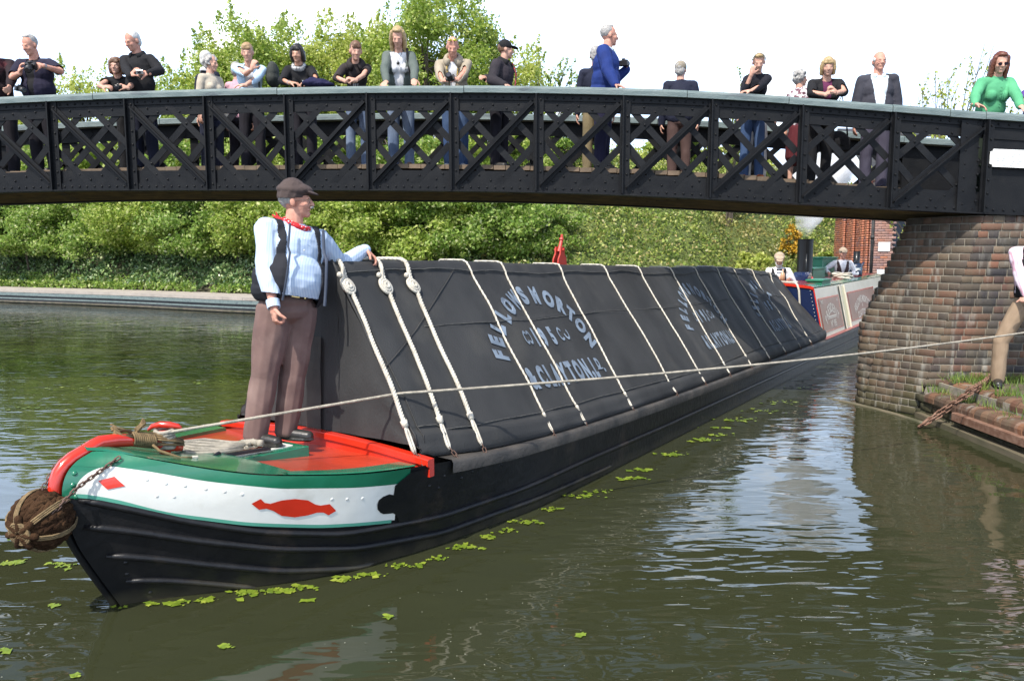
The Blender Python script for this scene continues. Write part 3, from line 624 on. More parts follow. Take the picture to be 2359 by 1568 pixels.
for k in range(-2,nz_):
    z=k*CH+CH/2
    pts=catmull(pier_plan(z),8)
    rows.append([(p.x+.009,p.y+.009 if i<20 else p.y,z-CH/2) for i,p in enumerate(pts)]); rows.append([(p.x+.009,p.y+.009 if i<20 else p.y,z+CH/2) for i,p in enumerate(pts)])
    s=[0]
    for p0,p1 in zip(pts,pts[1:]): s.append(s[-1]+(p1-p0).length)
    def at(d):
        for i in range(len(s)-1):
            if d<=s[i+1]: 
                t=(d-s[i])/(s[i+1]-s[i]); return pts[i].lerp(pts[i+1],t),(pts[i+1]-pts[i]).normalized()
        return pts[-1],(pts[-1]-pts[-2]).normalized()
    d=.06 if k%2 else .118; first=True; pos=0
    lens=[.112] if k%2 else [.225]
    i=0
    while pos<s[-1]-.2:
        L=(.225 if ((k%2==0) and i%2==0) else .112)
        if i==0: L=.112 if k%2 else .225
        p,t=at(pos+L/2); nr=Vector((t.y,-t.x,0)) ; nr=-nr if nr.x>0 and pos>.3 else nr
        if nr.dot(Vector((-1,-.6,0)))<0: nr=-nr
        brick(V,F,(p.x,p.y,z),t,nr,L-.010,CH-.011,.11); pos+=L; i+=1
core.grid(rows,m=0)
zt=nz_*CH
# front face (towards the camera), regular courses
for k in range(4,nz_):
    z=k*CH+CH/2; a=pier_plan(z)[0]; x=a[0]+.002; i=k
    t=Vector((.9958,-.0911,0)); nr=Vector((-.0911,-.9958,0)); first=True; off=(.0 if k%2 else -.055)
    while x<7.7:
        L=(.225 if k%2 else .112) if not(first and off) else .112
        if k%4 in(1,) : L=.225
        c=Vector((x+L/2,8.66-.0915*(x+L/2-5.05),z)); brick(V,F,c,t,nr,L-.010,CH-.011,.10); x+=L; first=False
a=pier_plan(.3)[0]
core.prism([(a[0]+.02,a[1]+.009,.25),(7.7,8.427,.25),(7.7,8.427,zt),(pier_plan(zt)[0][0]+.02,pier_plan(zt)[0][1]+.009,zt)],(1.9,3.2,0))
pa=[Vector((p.x+.02,p.y+.02,zt-.01)) for p in catmull(pier_plan(zt-.02),8)]; core.add(pa+[Vector((9.4,12.0,zt-.01)),Vector((7.7,8.5,zt-.01))],[tuple(range(len(pa)+2))])
core.build('mortar_core',M['mortar'],pier)
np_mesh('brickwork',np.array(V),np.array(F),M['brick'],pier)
# ------------------------------------------------------------ near towpath on the right with tiered brick edge
EX=lambda y:4.47+.03*(y-6.6)     # water edge of the timber ledge
tb=MB(); tb.add([(4.9,2,.425),(9,2,.425),(9,8.7,.425),(4.9,8.7,.425)],[(0,1,2,3)]); tb.add([(4.9,2,.425),(4.9,8.7,.425),(4.9,8.7,-.6),(4.9,2,-.6)],[(0,1,2,3)])
tag(tb.build('towpath',mk('earthy_brick_towpath',(.11,.085,.06),(.06,.055,.03),7,.95,.9,30,.01,c3=(.05,.09,.02),scale3=2.2,lo3=.5,hi3=.66),fixn=False),kind='structure')
nb=thing('brick_edge','stepped brick canal edge with orange bullnose copings, rusty iron beam and timber ledge','canal edge',(4.7,6,0))
V=[];F=[]
for k in range(-1,3):          # face bricks below the lower coping
    z=k*CH+.045; y=2.2+(.11 if k%2 else 0)
    while y<8.5:
        L=.225; brick(V,F,(4.60-.01*k+random.uniform(-.006,.004),y+L/2,z),(0,1,0),(-1,0,0),L-.011,CH-.012,.1,j=.006); y+=L
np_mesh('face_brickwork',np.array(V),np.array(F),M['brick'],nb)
cb=MB(); cb.box((4.76,5.3,-.1),(.26,6.6,.62)); cb.box((4.83,5.3,.30),(.1,6.6,.18)); cb.build('backing',M['mortar'],nb)
def coping(name,x0,wd,ztop,y0,y1):
    b=MB(); y=y0
    while y<y1:
        L=.105; yy_=y+.004; jx=random.uniform(-.008,.006); jz=random.uniform(-.005,.004); r=.055; prof=[]
        for k in range(6):
            a=math.pi*(1-k/10.); 
        prof=[(x0+jx,ztop+jz-.105),(x0+jx-.004,ztop+jz-.055),(x0+jx+.008,ztop+jz-.025),(x0+jx+.030,ztop+jz-.007),(x0+jx+.06,ztop+jz),(x0+wd,ztop+jz),(x0+wd,ztop+jz-.105)]
        b.prism([(x,yy_,z) for x,z in prof],(0,L-.009,0)); y+=L
    b.build(name,M['coping'],nb)
coping('lower_coping',4.565,.22,.305,2.2,8.45); coping('upper_coping',4.78,.24,.435,2.2,7.55)
coping('upper_coping_end',4.80,.2,.432,7.62,8.52)
lb=MB()
pts=[(EX(y)+random.uniform(-.008,.008),y) for y in [2+.3*i for i in range(23)]]
for (xa,ya),(xb,yb) in zip(pts,pts[1:]): lb.prism([(xa,ya,-.2),(xb,yb,-.2),(xb,yb,.055),(xa,ya,.055)],(.14,0,0))
lb.build('timber_ledge',M['ledge'],nb)
ib=MB(); ib.box((4.56,4.9,.165),(.10,5.9,.085)); ib.build('rusty_beam',M['rust'],nb,bevel=.006)
# submerged curved footing timber round the pier foot
fb_=MB(); pts=[Vector((4.46,8.25,.0)),Vector((4.36,8.8,.0)),Vector((4.20,9.3,.0)),Vector((4.02,9.75,-.01))]
fb_.tube(catmull(pts,5),.035,6,flat=.6); fb_.tube(catmull([p+Vector((-.07,-.06,-.02)) for p in pts],5),.03,6,flat=.6); fb_.build('footing_timber',M['ledge'],nb,smooth=True)
# tufts of grass on the towpath
gb=[]
for (cx_,cy_,n_,sp) in ((4.95,8.45,500,.35),(5.5,8.5,350,.4),(4.86,7.58,160,.12),(4.70,6.75,260,.16),(4.72,7.9,150,.12),(5.0,7.2,200,.3),(6,8.2,300,.6),(4.72,6.2,160,.15),(4.9,6.3,160,.2)):
    for i in range(n_):
        x=cx_+random.gauss(0,sp); y=cy_+random.gauss(0,sp*.35)
        if x<4.6 or y>8.6: continue
        z=.43 if x>4.8 else .30; h=random.uniform(.03,.11); a=random.uniform(0,6.28); w_=.004; dx,dy=math.cos(a)*w_,math.sin(a)*w_; ox,oy=random.gauss(0,.03),random.gauss(0,.03)
        gb.append([(x-dx,y-dy,z-.01),(x+dx,y+dy,z-.01),(x+dx*.3+ox,y+dy*.3+oy,z+h),(x-dx*.3+ox,y-dy*.3+oy,z+h)])
V=np.array(gb).reshape(-1,3); tag(np_mesh('towpath_grass',V,np.arange(len(V)).reshape(-1,4),M['grass']),kind='stuff')
# chains
def chain(name,pts,link,r,mat,label,cat='chain',parent=None):
    b=MB(); P=[Vector(p) for p in pts]; s=[0]
    for a_,b_ in zip(P,P[1:]): s.append(s[-1]+(b_-a_).length)
    n_=int(s[-1]/link)
    def at(d):
        for i in range(len(P)-1):
            if d<=s[i+1]: return P[i].lerp(P[i+1],(d-s[i])/(s[i+1]-s[i]))
        return P[-1]
    for i in range(n_):
        a_=at(i*link); e=at((i+1)*link); d=(e-a_).normalized(); c=(a_+e)/2; u=d.cross(Vector((0,0,1))).normalized(); v=d.cross(u)
        ang=(math.pi/4 if i%2 else -math.pi/4); w=u*math.cos(ang)+v*math.sin(ang); Ln=link*.78; wd=link*.34
        ring=[]
        for k in range(10):
            t=2*math.pi*k/10; cx_=math.cos(t); sy=math.sin(t); ring.append(c+d*(Ln-wd if cx_>0 else -(Ln-wd))*(.999 if abs(cx_)>.05 else 0)*1+d*cx_*wd*.6+w*sy*wd)
        b.tube(ring,r,5,closed=True)
    o=b.build(name,mat,parent,smooth=True,fixn=False)
    if parent is None: tag(o,label,cat)
    return o
cpx=[(2118,982,.02),(2175,945,.20),(2215,915,.36),(2250,892,.465),(2290,862,.46),(2330,835,.45)]
for k_ in (0,1):
    cp_=[atZ(*q)+Vector((0,0,.022*math.sin(i*1.9+k_*3.1)))+Vector((.016,.012,0))*math.cos(i*1.9+k_*3.1) for i,q in enumerate(cpx)]
    chain('mooring_chain',catmull(cp_,5),.062,.0085,M['rust'],('front' if k_==0 else 'rear')+' strand of rusty chain from the water up to the boots')
# ------------------------------------------------------------ brick building beyond the pier
bl=thing('brick_building','red brick canal building with pilasters, black door and downpipe behind the pier','building',(12,25,.6))
K=Vector((11.42,25.0,0)); Lf=Vector((12.5,30.4,0)); Rt=Vector((17.,24.5,0)); ztop=4.15; zb_=.5
def wallbricks(A_,B_,z0,z1,mat,name,nrm,holes=[],ch=.078):
    V=[];F=[]; d=(B_-A_); L=d.length; t=d/L; k=0; z=z0+ch/2
    while z<z1:
        x=-(.11 if k%2 else 0)
        while x<L-.02:
            xl=max(x,0); l=min(x+.228,L)-xl
            if l>.03 and not any(h[0]<xl+l/2<h[1] and h[2]<z<h[3] for h in holes):
                c=A_+t*(xl+l/2)+Vector((0,0,z)); brick(V,F,c,t,nrm,l-.011,ch-.012,.06,j=.002,ch=.003)
            x+=.228
        z+=ch;k+=1
    np_mesh(name,np.array(V),np.array(F),mat,bl)
nl=Vector((-(Lf-K).y,(Lf-K).x,0)).normalized(); nl=nl if nl.x<0 else -nl
nr_=Vector((0,-1,0)); tR=(Rt-K).normalized(); nr_=Vector((tR.y,-tR.x,0)); nr_=nr_ if nr_.y<0 else -nr_
door=0
wallbricks(K,K+tR*3.2,zb_,ztop,M['pinkbrick'],'front_wall',nr_,[(.70,1.45,0,3.0)])
wallbricks(K,Lf,zb_,ztop,M['redbrick'],'side_wall',nl)
for a_ in (0.0,.62,1.9,3.4):       # pilasters on the side wall
    d_=(Lf-K).normalized(); wallbricks(K+d_*a_+nl*.11,K+d_*(a_+.34)+nl*.11,zb_,ztop-.35,M['redbrick'],'pilaster',nl)
cb=MB(); cb.prism([K-nl*.05+Vector((0.05,.05,zb_-.3)),K+tR*6+Vector((0,.06,zb_-.3)),K+tR*6+Vector((0,5.6,zb_-.3)),Lf+Vector((.06,0,zb_-.3))],(0,0,ztop-zb_+.28))
cb.beam(K+nl*.08+Vector((0,0,ztop-.30)),Lf+nl*.08+Vector((0,0,ztop-.30)),.2,.09,m=1); cb.beam(K+nl*.05+Vector((0,0,ztop-.16)),Lf+nl*.05+Vector((0,0,ztop-.16)),.28,.12,m=1)
cb.build('wall_core',[M['palemortar'],M['redbrick']],bl)
rb=MB(); rb.prism([K+nl*.15+Vector((0,-.2,ztop)),K+tR*6+Vector((0,-.2,ztop)),K+tR*6+Vector((0,2.8,ztop+1.3)),K+Vector((.5,2.8,ztop+1.3))],(0,0,.12)); rb.build('roof',M['darkiron'],bl)
dr=MB(); dr.beam(K+tR*1.08+nr_*-.03+Vector((0,0,zb_)),K+tR*1.08+nr_*-.03+Vector((0,0,2.95)),.70,.05,up=nr_); dr.build('door',mk('blue_black_door',(.012,.018,.03),rough=.4),bl)
ab=MB()
for i in range(13):
    a_=math.radians(150-i*120/12.); c=K+tR*(1.08+math.cos(a_)*.62)+nr_*.02+Vector((0,0,2.60+math.sin(a_)*.62)); dvec=(tR*math.cos(a_)+Vector((0,0,math.sin(a_))))
    ab.beam(c-dvec*.1,c+dvec*.1,.085,.1,up=nr_); c2=c-dvec*.0
ab.build('door_arch',mk('blue_brick',(.05,.045,.06),(.09,.08,.09),20,.7),bl)
for zq in (2.05,1.18):
    wb=MB(); wb.beam(K+tR*.26+nr_*.012+Vector((0,0,zq)),K+tR*.62+nr_*.012+Vector((0,0,zq)),.02,.29,up=(0,0,1)); wb.build('white_block',M['whitepaint'],bl)
pb_=MB(); pp=K+tR*.03+nr_*.12; pb_.tube([pp+Vector((0,0,.62)),pp+Vector((0,0,ztop-.1))],.045,10); 
for zq in (.65,2.35,3.85): pb_.tube([pp+Vector((0,0,zq-.05)),pp+Vector((0,0,zq+.05))],.065,10)
pb_.build('downpipe',M['darkiron'],bl,smooth=True)
# white boarded shed seen through the truss above the brick building
sh_=thing('boarded_shed','white weatherboarded shed glimpsed through the right-hand truss panels','shed',(15.2,33,3)); b=MB()
for i in range(16): b.box((15.9,33-.02*(i%2),4.2+i*.15),(2.9,.08,.148))
b.build('wall',M['whitepaint'],sh_); b=MB(); b.prism([(14.3,32.7,6.6),(17.5,32.7,6.6),(17.5,35,7.2),(14.3,35,7.2)],(0,0,.1)); b.build('roof',M['darkiron'],sh_)
# ------------------------------------------------------------ the narrowboat
STEM=[(-.6,.35),(-.3,.17),(0,0),(.19,-.1),(.37,-.19),(.55,-.245),(.68,-.255),(.76,-.23),(.81,-.18),(.845,-.1),(.86,0)]
SHEER=[(-.3,.86),(-.1,.85),(0,.82),(.185,.755),(.37,.695),(.54,.66),(.78,.625),(1.02,.6),(1.4,.575),(2.2,.51),(3.2,.465),(4.1,.44),(5.1,.42),(6.7,.4),(9.2,.38),(12,.365),(16,.38),(19,.45),(21.6,.6)]
WW=[(-.2,.0),(0,.03),(.1,.1),(.385,.32),(.65,.53),(.965,.71),(1.54,.88),(2.48,1.02),(3.2,1.03),(16,1.03),(18.5,.9),(20.5,.55),(21.6,.06)]
WD=[(-.2,0.0),(0,.03),(.1,.11),(.25,.24),(.42,.40),(.62,.61),(.80,.72),(1.03,.87),(1.27,.96),(1.65,1.02),(2.2,1.04),(17,1.04),(19,1.0),(20.5,.8),(21.3,.45),(21.8,.06)]
def hullpt(p,z,off=0.,side=1):
    k=max(0.,1-p/1.6); s=p+smooth_tab(STEM,z,.03)*k; f=min(1,max(0,z/.62))
    w=smooth_tab(WW,p,.1)*(1-f)+smooth_tab(WD,p,.08)*f
    if z<0: w*=1+z*.35
    return (s,side*max(w,.004),z)
def hp(p,z,off=0.,side=1):
    a=Vector(fB(*hullpt(p,z,0,side)))
    if off:
        b=Vector(fB(*hullpt(p+.02,z,0,side))); c=Vector(fB(*hullpt(p,z+.02,0,side))); n_=(b-a).cross(c-a).normalized()
        if n_.dot(Vector((rn[0]*side-ax[0]*.3,rn[1]*side-ax[1]*.3,0)))<0: n_=-n_
        a=a+n_*off
    return a
def sheer(p):
    z=.7
    for _ in range(7): z=smooth_tab(SHEER,hullpt(p,z)[0],.1)
    return z
boat=thing('narrowboat','long black steam narrowboat with green, white and red bow and black canvas cloths','narrowboat',tuple(fB(0,0,0)))
PS=[0,.015,.03,.05,.075]+[.1+.03*i for i in range(50)]+[1.6+.12*i for i in range(20)]+[4+.4*i for i in range(31)]+[16.4+.25*i for i in range(22)]
SH={p:sheer(p) for p in PS}
hb2=MB()
for side in (1,-1):
    rows=[]
    for p in PS:
        z1=SH[p]; rows.append([hp(p,-.45+(z1+.45)*j/26.,0,side) for j in range(27)])
    hb2.grid(rows)
hb2.build('hull',M['hull'],boat,smooth=True)
# gunwale capping with flat top, running aft from the bulkhead
def gun(p,side,dw,dz): s,w,z=hullpt(p,sheer(p),0,side); return fB(s,w-side*dw,z+dz)
gb_=MB()
for side in (1,-1):
    rows=[]
    for p in [1.58+.15*i for i in range(16)]+[4+.5*i for i in range(25)]+[16.5+.4*i for i in range(13)]:
        rows.append([gun(p,side,-.014,-.075),gun(p,side,-.018,-.012),gun(p,side,-.006,.008),gun(p,side,.13,.012),gun(p,side,.15,-.05)])
    gb_.grid(rows)
gb_.build('gunwale',mk('worn_black_gunwale',(.030,.028,.026),(.075,.065,.055),6,.6,.7,30,.006,c3=(.13,.10,.07),scale3=5,lo3=.62,hi3=.8),boat,smooth=True)
pg=MB()
for side in (1,-1):
    rows=[[gun(p,side,-.012,.016),gun(p,side,.14,.018)] for p in [11.75+.5*i for i in range(18)]]; pg.grid(rows)
pg.build('gunwale_paint',M['pinkedge'],boat)
# green top plank, white panel, pale line
def strip(name,mat,ps,top,bot,off,nrow=6,side=1):
    mb=MB(); rows=[]
    for p in ps:
        t_,b_=top(p),bot(p); rows.append([hp(p,t_+(b_-t_)*j/nrow,off,side) for j in range(nrow+1)])
    mb.grid(rows); return mb.build(name,mat,boat,smooth=True)
PB=[.0+.02*i for i in range(66)]
WB_=[(.04,.66),(.06,.653),(.168,.607),(.323,.509),(.559,.417),(.853,.337),(1.289,.262),(1.5,.235)]    # bottom of the white panel (z over p)
wbot=lambda p:smooth_tab(WB_,p,.04)
WT_=[(.0,.80),(.116,.778),(.272,.733),(.452,.664),(.704,.588),(1.0,.535),(1.216,.505),(1.4,.50)]
def wtop(p):
    z=smooth_tab(WT_,p,.03)
    if p<.15: z=min(z,wbot(p)+.02+(z-wbot(p)-.02)*math.sqrt(max(0,1-((.15-p)/.105)**2)) if p>.045 else wbot(p))
    return z
for side in (1,-1):
    strip('top_plank',M['green'],PB,lambda p:sheer(p),lambda p:smooth_tab(WT_,p,.03)-.01,.004,5,side)
    strip('stem_panel',M['green'],[.0+.012*i for i in range(14)],lambda p:sheer(p)-.005,lambda p:wbot(p)-.02,.003,10,side)
    pw=[.046,.05,.056,.064,.074,.086,.10,.12,.14]+[.16+.03*i for i in range(37)]
    strip('white_panel',M['white'],pw,wtop,wbot,.007,8,side)
    strip('pale_line',M['teal'],[.05+.03*i for i in range(40)],lambda p:wbot(p)+.004,lambda p:wbot(p)-.016,.008,1,side)
# aft end of the white panel: scalloped black edge
def patch(name,mat,poly,off,par=boat,side=1):
    pts=[Vector((a,b,0)) for a,b in poly]; bm=bmesh.new(); vs=[bm.verts.new(p) for p in pts]; f=bm.faces.new(vs)
    bmesh.ops.triangulate(bm,faces=[f]); bmesh.ops.subdivide_edges(bm,edges=[e for e in bm.edges if e.calc_length()>.05],cuts=2,use_grid_fill=True)
    for v in bm.verts: v.co=hp(v.co.x,v.co.y,off,side)
    me=bpy.data.meshes.new(name); bm.to_mesh(me); bm.free(); return mobj(name,me,mat,par)
def curve2(P,n=6,closed=True):
    o=[];k=len(P)
    for i in range(k):
        a,b,c,d=[Vector((*P[(i+j)%k],0)) for j in(-1,0,1,2)]
        for q_ in range(n):
            t=q_/n; v=.5*((2*b)+(-a+c)*t+(2*a-5*b+4*c-d)*t*t+(-a+3*b-3*c+d)*t**3); o.append((v.x,v.y))
    return o
patch('scalloped_edge',M['hull'],[(1.30,.56),(1.217,.50),(1.215,.440),(1.19,.452),(1.158,.446),(1.135,.430),(1.128,.40),(1.132,.372),(1.150,.345),(1.169,.331),(1.20,.325),(1.225,.322),(1.245,.304),(1.265,.262),(1.28,.235),(1.42,.21),(1.42,.56)],.0105)
for sd_ in (1,-1):
    o=patch('red_diamond',M['red'],[(.114,.71),(.163,.723),(.200,.673),(.145,.664)],.0105,side=sd_)
    d2=[(.593,.525),(.626,.547)]+[(.640,.522),(.660,.513),(.704,.524),(.757,.521),(.809,.502),(.840,.470),(.860,.460)]+[(.9,.46),(.928,.413),(.895,.393)]+[(.872,.415),(.845,.420),(.807,.412),(.753,.412),(.699,.433),(.668,.470),(.645,.487)]+[(.617,.486)]
    patch('red_lozenge',M['red'],d2,.0105,side=sd_)
for p,z in [(.267,.695),(.327,.669),(.386,.649),(.449,.625),(.508,.603),(.564,.581),(.91,.485),(.976,.471),(1.049,.459),(.295,.607),(.349,.596)]:
    a_=hp(p,z,.006); rv=MB(); rv.dome(a_,hp(p,z,.02)-a_,.011,.0035,n=12); rv.build('rivet',M['white'],boat,smooth=True)
for p,z in [(.035,.70),(.045,.64),(.028,.755)]: a_=hp(p,z,.003); rv=MB(); rv.dome(a_,hp(p,z,.02)-a_,.013,.007,n=10); rv.build('rivet',M['green'],boat,smooth=True)
for p,z in [(1.175,.39),(1.21,.388),(1.34,.40),(1.34,.46),(1.45,.43),(1.42,.50),(1.55,.47),(1.52,.40),(1.65,.5),(1.7,.42),(1.8,.44),(1.95,.46),(2.1,.42),(2.3,.43),(.12,.25),(.10,.18),(.14,.05)]: a_=hp(p,z,.0); rv=MB(); rv.dome(a_,hp(p,z,.02)-a_,.011,.007,n=8); rv.build('rivet',M['hull'],boat,smooth=True)
# rubbing strakes
def strake(tab,r,p1,dp=.06,n=9):
    for side in (1,-1):
        pts=[];rs=[];p=tab[0][0]
        while p<p1:
            d_=p-tab[0][0]; pts.append(hp(p,smooth_tab(tab,p,.05),r*.15,side)); rs.append(r*(.55+.45*min(1,d_/.03))); p+=dp if p<3 else .3
        pts.append(hp(p1,smooth_tab(tab,p1,.05),r*.1,side)); rs.append(r*.5)
        mb=MB(); mb.tube(pts,rs,n); mb.build('rubbing_strake',M['hull'],boat,smooth=True)
strake([(.051,.628),(.211,.548),(.378,.450),(.623,.345),(.934,.258),(1.579,.200),(2.23,.19),(3.2,.195),(4.8,.172),(7.1,.163),(12.3,.153),(21,.15)],.020,20.5)
strake([(.045,.485),(.19,.430),(.42,.322),(.68,.224),(1.03,.142),(1.6,.082),(2.3,.078),(3.7,.045)],.021,3.72)
strake([(.072,.310),(.21,.262),(.39,.183),(.663,.083),(1.03,.01)],.020,1.15)
strake([(.082,.145),(.232,.112),(.428,.04),(.6,-.03)],.017,.55)
# red stem post with its chamfered black tail
st=MB(); zs=[.60,.64,.68,.72,.76,.79,.815,.835,.848,.855]; pts=[];rs=[]
for z in zs: pts.append(fB(smooth_tab(STEM,z,.03)-.01,0,z)); 
pts+= [fB(-.03,0,.868),fB(.05,0,.862),fB(.14,0,.845),fB(.27,0,.80),fB(.36,0,.765),fB(.42,0,.745)]
st.tube(catmull(pts,3),[.034]*(3*(len(pts)-3)+0)+[.03]*40,8) if False else st.tube(pts,[.03,.034,.036,.036,.036,.036,.036,.036,.036,.036,.036,.036,.034,.03,.028,.02],10,flat=1.)
st.build('stem_post',M['red'],boat,smooth=True)
sb=MB(); pts=[fB(smooth_tab(STEM,z,.03)-.004,0,z) for z in (-.2,-.1,0,.1,.2,.3,.4,.5,.6)]; sb.tube(pts,.02,8); sb.build('stem_bar',M['hull'],boat,smooth=True)
# foredeck: green skin, red well floor, green side margins
def dk(s_,fr,dz=0.,cam_=.0):
    # deck point at station s_, fraction fr of the half width
    z=smooth_tab(SHEER,s_,.1); p=max(0,s_+.2)
    for _ in range(12): p=max(0.,s_-smooth_tab(STEM,z,.03)*max(0.,1-p/1.6))
    w=max(hullpt(p,z)[1]-.004,.004); return fB(s_,w*fr,z+dz+cam_*(1-fr*fr))
db=MB(); db.grid([[dk(s_,fr,.006,.02) for fr in [-1+.1*i for i in range(21)]] for s_ in [-.12+.06*i for i in range(14)]]); db.build('foredeck',M['green'],boat,smooth=True)
for side in(1,-1):
    mb=MB(); mb.grid([[dk(s_,side*1.0,.006),dk(s_,side*.985,.010),dk(s_,side*.86,.010),dk(s_,side*.85,-.03)] for s_ in [.60+.05*i for i in range(15)]])
    mb.build('side_deck',M['green'],boat)
mb=MB(); mb.grid([[dk(s_,fr,-.012) for fr in [-.9+.1*i for i in range(19)]] for s_ in [.5+.1*i for i in range(11)]]); mb.build('well_floor',M['reddeck'],boat)
# red cross board (arched) behind the well
bb=MB(); rows=[]
for i in range(25):
    w=-.985+1.97*i/24.; zt=.605+.055*math.cos(w*math.pi/2*.98); s_=1.40
    rows.append([fB(s_-.012,w,.50),fB(s_-.012,w,zt-.045),fB(s_-.028,w,zt-.040),fB(s_-.028,w,zt-.005),fB(s_-.02,w,zt),fB(s_+.03,w,zt),fB(s_+.03,w,.50)])
bb.grid(rows,closed=True); k=len(rows[0]); bb.f+=[tuple(range(k)),tuple(range(24*k,25*k))]; bb.m+=[0,0]
bb.build('cross_board',M['red'],boat)
# hatch box on the foredeck
hx_=MB(); T_=.645; poly=[(.60,-.17),(1.12,-.26),(1.12,.25),(.60,.145)]
hx_.prism([fB(s_,w,.54) for s_,w in poly],(0,0,T_-.54)); hb3=hx_.build('hatch_box',M['green'],boat,bevel=.004)
wp=MB(); poly=[(.655,-.125),(1.065,-.205),(1.07,.16),(1.055,.17),(.665,.105)]; wp.prism([fB(s_,w,T_+.001) for s_,w in poly],(0,0,.003)); wp.build('hatch_panel',M['white'],hb3)
rc=MB(); rc.prism([fB(.86+.085*math.cos(a)*1.1,-.01+.085*math.sin(a),T_+.0045) for a in [i*math.pi/12 for i in range(24)]],(0,0,.0015)); rc.build('red_disc',M['red'],hb3)
# T-shaped stud
sd2=MB(); sd2.tube([fB(.33,-.01,.72),fB(.33,-.01,.80),fB(.33,-.01,.86)],[.03,.025,.03],10); p0=Vector(fB(.33,-.01,.875)); t_=Vector((rn[0],rn[1],0))
horn=[fB(.33+.02,-.01+.0,.87)+Vector((-1,0,0))*.085+Vector((0,0,-.012))]; 
L0=Vector(fB(.33,-.01,.885)); sd2.tube([L0+Vector((-.085,-.01,-.022)),L0+Vector((-.06,-.01,.0)),L0+Vector((-.02,0,.008)),L0+Vector((.03,0,.006)),L0+Vector((.07,.01,-.004)),L0+Vector((.09,.01,-.014))],[.008,.014,.018,.018,.014,.008],10)
sd2.build('mooring_stud',M['red'],boat,smooth=True)
# ---- side cloths
RIDGE=[(1.3,1.79),(2.3,1.77),(3.6,1.745),(4.6,1.72),(5.6,1.69),(6.4,1.67),(7.3,1.655),(8.4,1.645),(10,1.6),(11.0,1.54),(11.9,1.46)]
BOTW=[(1.38,.84),(1.9,.955),(2.7,1.0),(12,1.0)]
BOTZ=[(1.38,.66),(1.9,.62),(2.7,.555),(3.3,.52),(4.1,.50),(5.1,.49),(6.8,.47),(12,.45)]
ROPES=[(1.50,1.40,1),(1.86,1.66,1),(2.14,1.92,1),(2.87,2.75,0),(3.34,3.26,0),(4.29,4.13,0),(5.25,5.13,0),(6.08,5.95,0),(7.03,6.75,0),(7.87,7.59,0),(8.71,8.37,0),(9.43,9.17,0),(10.39,10.04,0),(11.4,10.7,0)]
SQ=[0]
def frontfix(s,u): # the front edge of the cloth slopes: bottoms sit a little forward
    return s
def cdisp(s,u):
    """sag, creases and pleats of the canvas, outward"""
    d=.012*noise.noise(Vector((s*1.3,u*2.2,1)))+.006*noise.noise(Vector((s*4+u*3,u*5,5)))
    k=min(1,max(0,(s-7.5)/2.5)); ph=s*9+u*5*noise.noise(Vector((s*.7,u,2)))
    d+=k*.035*math.sin(ph*1.35)*math.exp(-((u-.35)/.45)**2)*.6+k*.02*noise.noise(Vector((s*5,u*1.5,9)))
    near_=min(abs(s-(a_+(b_-a_)*u)) for a_,b_,_ in ROPES); d+=.013*(1-math.exp(-(near_/.12)**2))-.006
    if s>2.2: d+=.010*math.exp(-((u-.372+.01*math.sin(s*2))/.006)**2)*.6      # seam
    fe_=.062+.010*math.sin(s*2.1)+.006*math.sin(s*5.3); d+=.013 if u<fe_ else 0.      # doubled top strip
    le_=.925+.012*math.sin(s*1.3)-(.03 if s<1.7 else 0)
    if u>le_: d+=-.010+.028*math.sin(math.pi*min(1,(u-le_)/(1-le_)))
    for a_,b_,_ in ROPES:            # pleats fanning down from the top strip beside each rope
        q_=s-(a_+.06+(b_-a_)*u); 
        if 0<q_<.6: d-=.010*math.exp(-((q_-.10-.45*u)/.022)**2)*max(0,1-u*1.7)
    d+=.013*noise.noise(Vector((s*2.2-u*2.6,u*1.2,11)))+.006*abs(noise.noise(Vector((s*3.5-u*5,u*2.2,21))))
    return d
def cpt(s,u,o=0.,side=1):
    r=lerp_tab(RIDGE,s)-.012*abs(math.sin(s*1.1)); bw=lerp_tab(BOTW,s); bz=lerp_tab(BOTZ,s)
    w=.14+(bw-.14)*u; z=(r-.01)+(bz-r+.01)*u; L=math.hypot(bw-.14,r-bz); nw,nz2=(r-bz)/L,(bw-.14)/L
    d=cdisp(s,u)+o; return fB(s,side*(w+nw*d),z+nz2*d)
def cross(s,side):
    r=lerp_tab(RIDGE,s)-.012*abs(math.sin(s*1.1)); pts=[fB(s,0,r+.008),fB(s,side*.07,r+.006),fB(s,side*.12,r)]
    pts+=[cpt(s,u,0,side) for u in [.0,.02,.04,.05,.055,.06,.065,.07,.075,.085,.1]+[.12+.02*i for i in range(13)]+[.366,.372,.378,.39]+[.41+.03*i for i in range(17)]+[.90,.91,.918,.926,.934,.945,.955]]
    e=cpt(s,.975,0,side); bw=lerp_tab(BOTW,s); g=sheer(s) if s>1.5 else .585
    pts+=[e,cpt(s,1.0,.012,side),fB(s,side*min(bw+.022,1.02),g+.045),fB(s,side*min(bw+.012,1.01),g+.018)]
    return pts
cs=[1.44+.05*i for i in range(209)]
SLT=lambda s,u:s
cm=MB(); rows=[]
for s in cs:
    a_=cross(s,-1)[::-1]; b_=cross(s,1)[1:]; rows.append(a_+b_)
nW=len(rows[0])
# lean the fore edge like the photographed rope line: shift the first stations forward towards the bottom
cm.grid(rows); cl=cm.build('side_cloths',M['cloth'],boat,smooth=True)
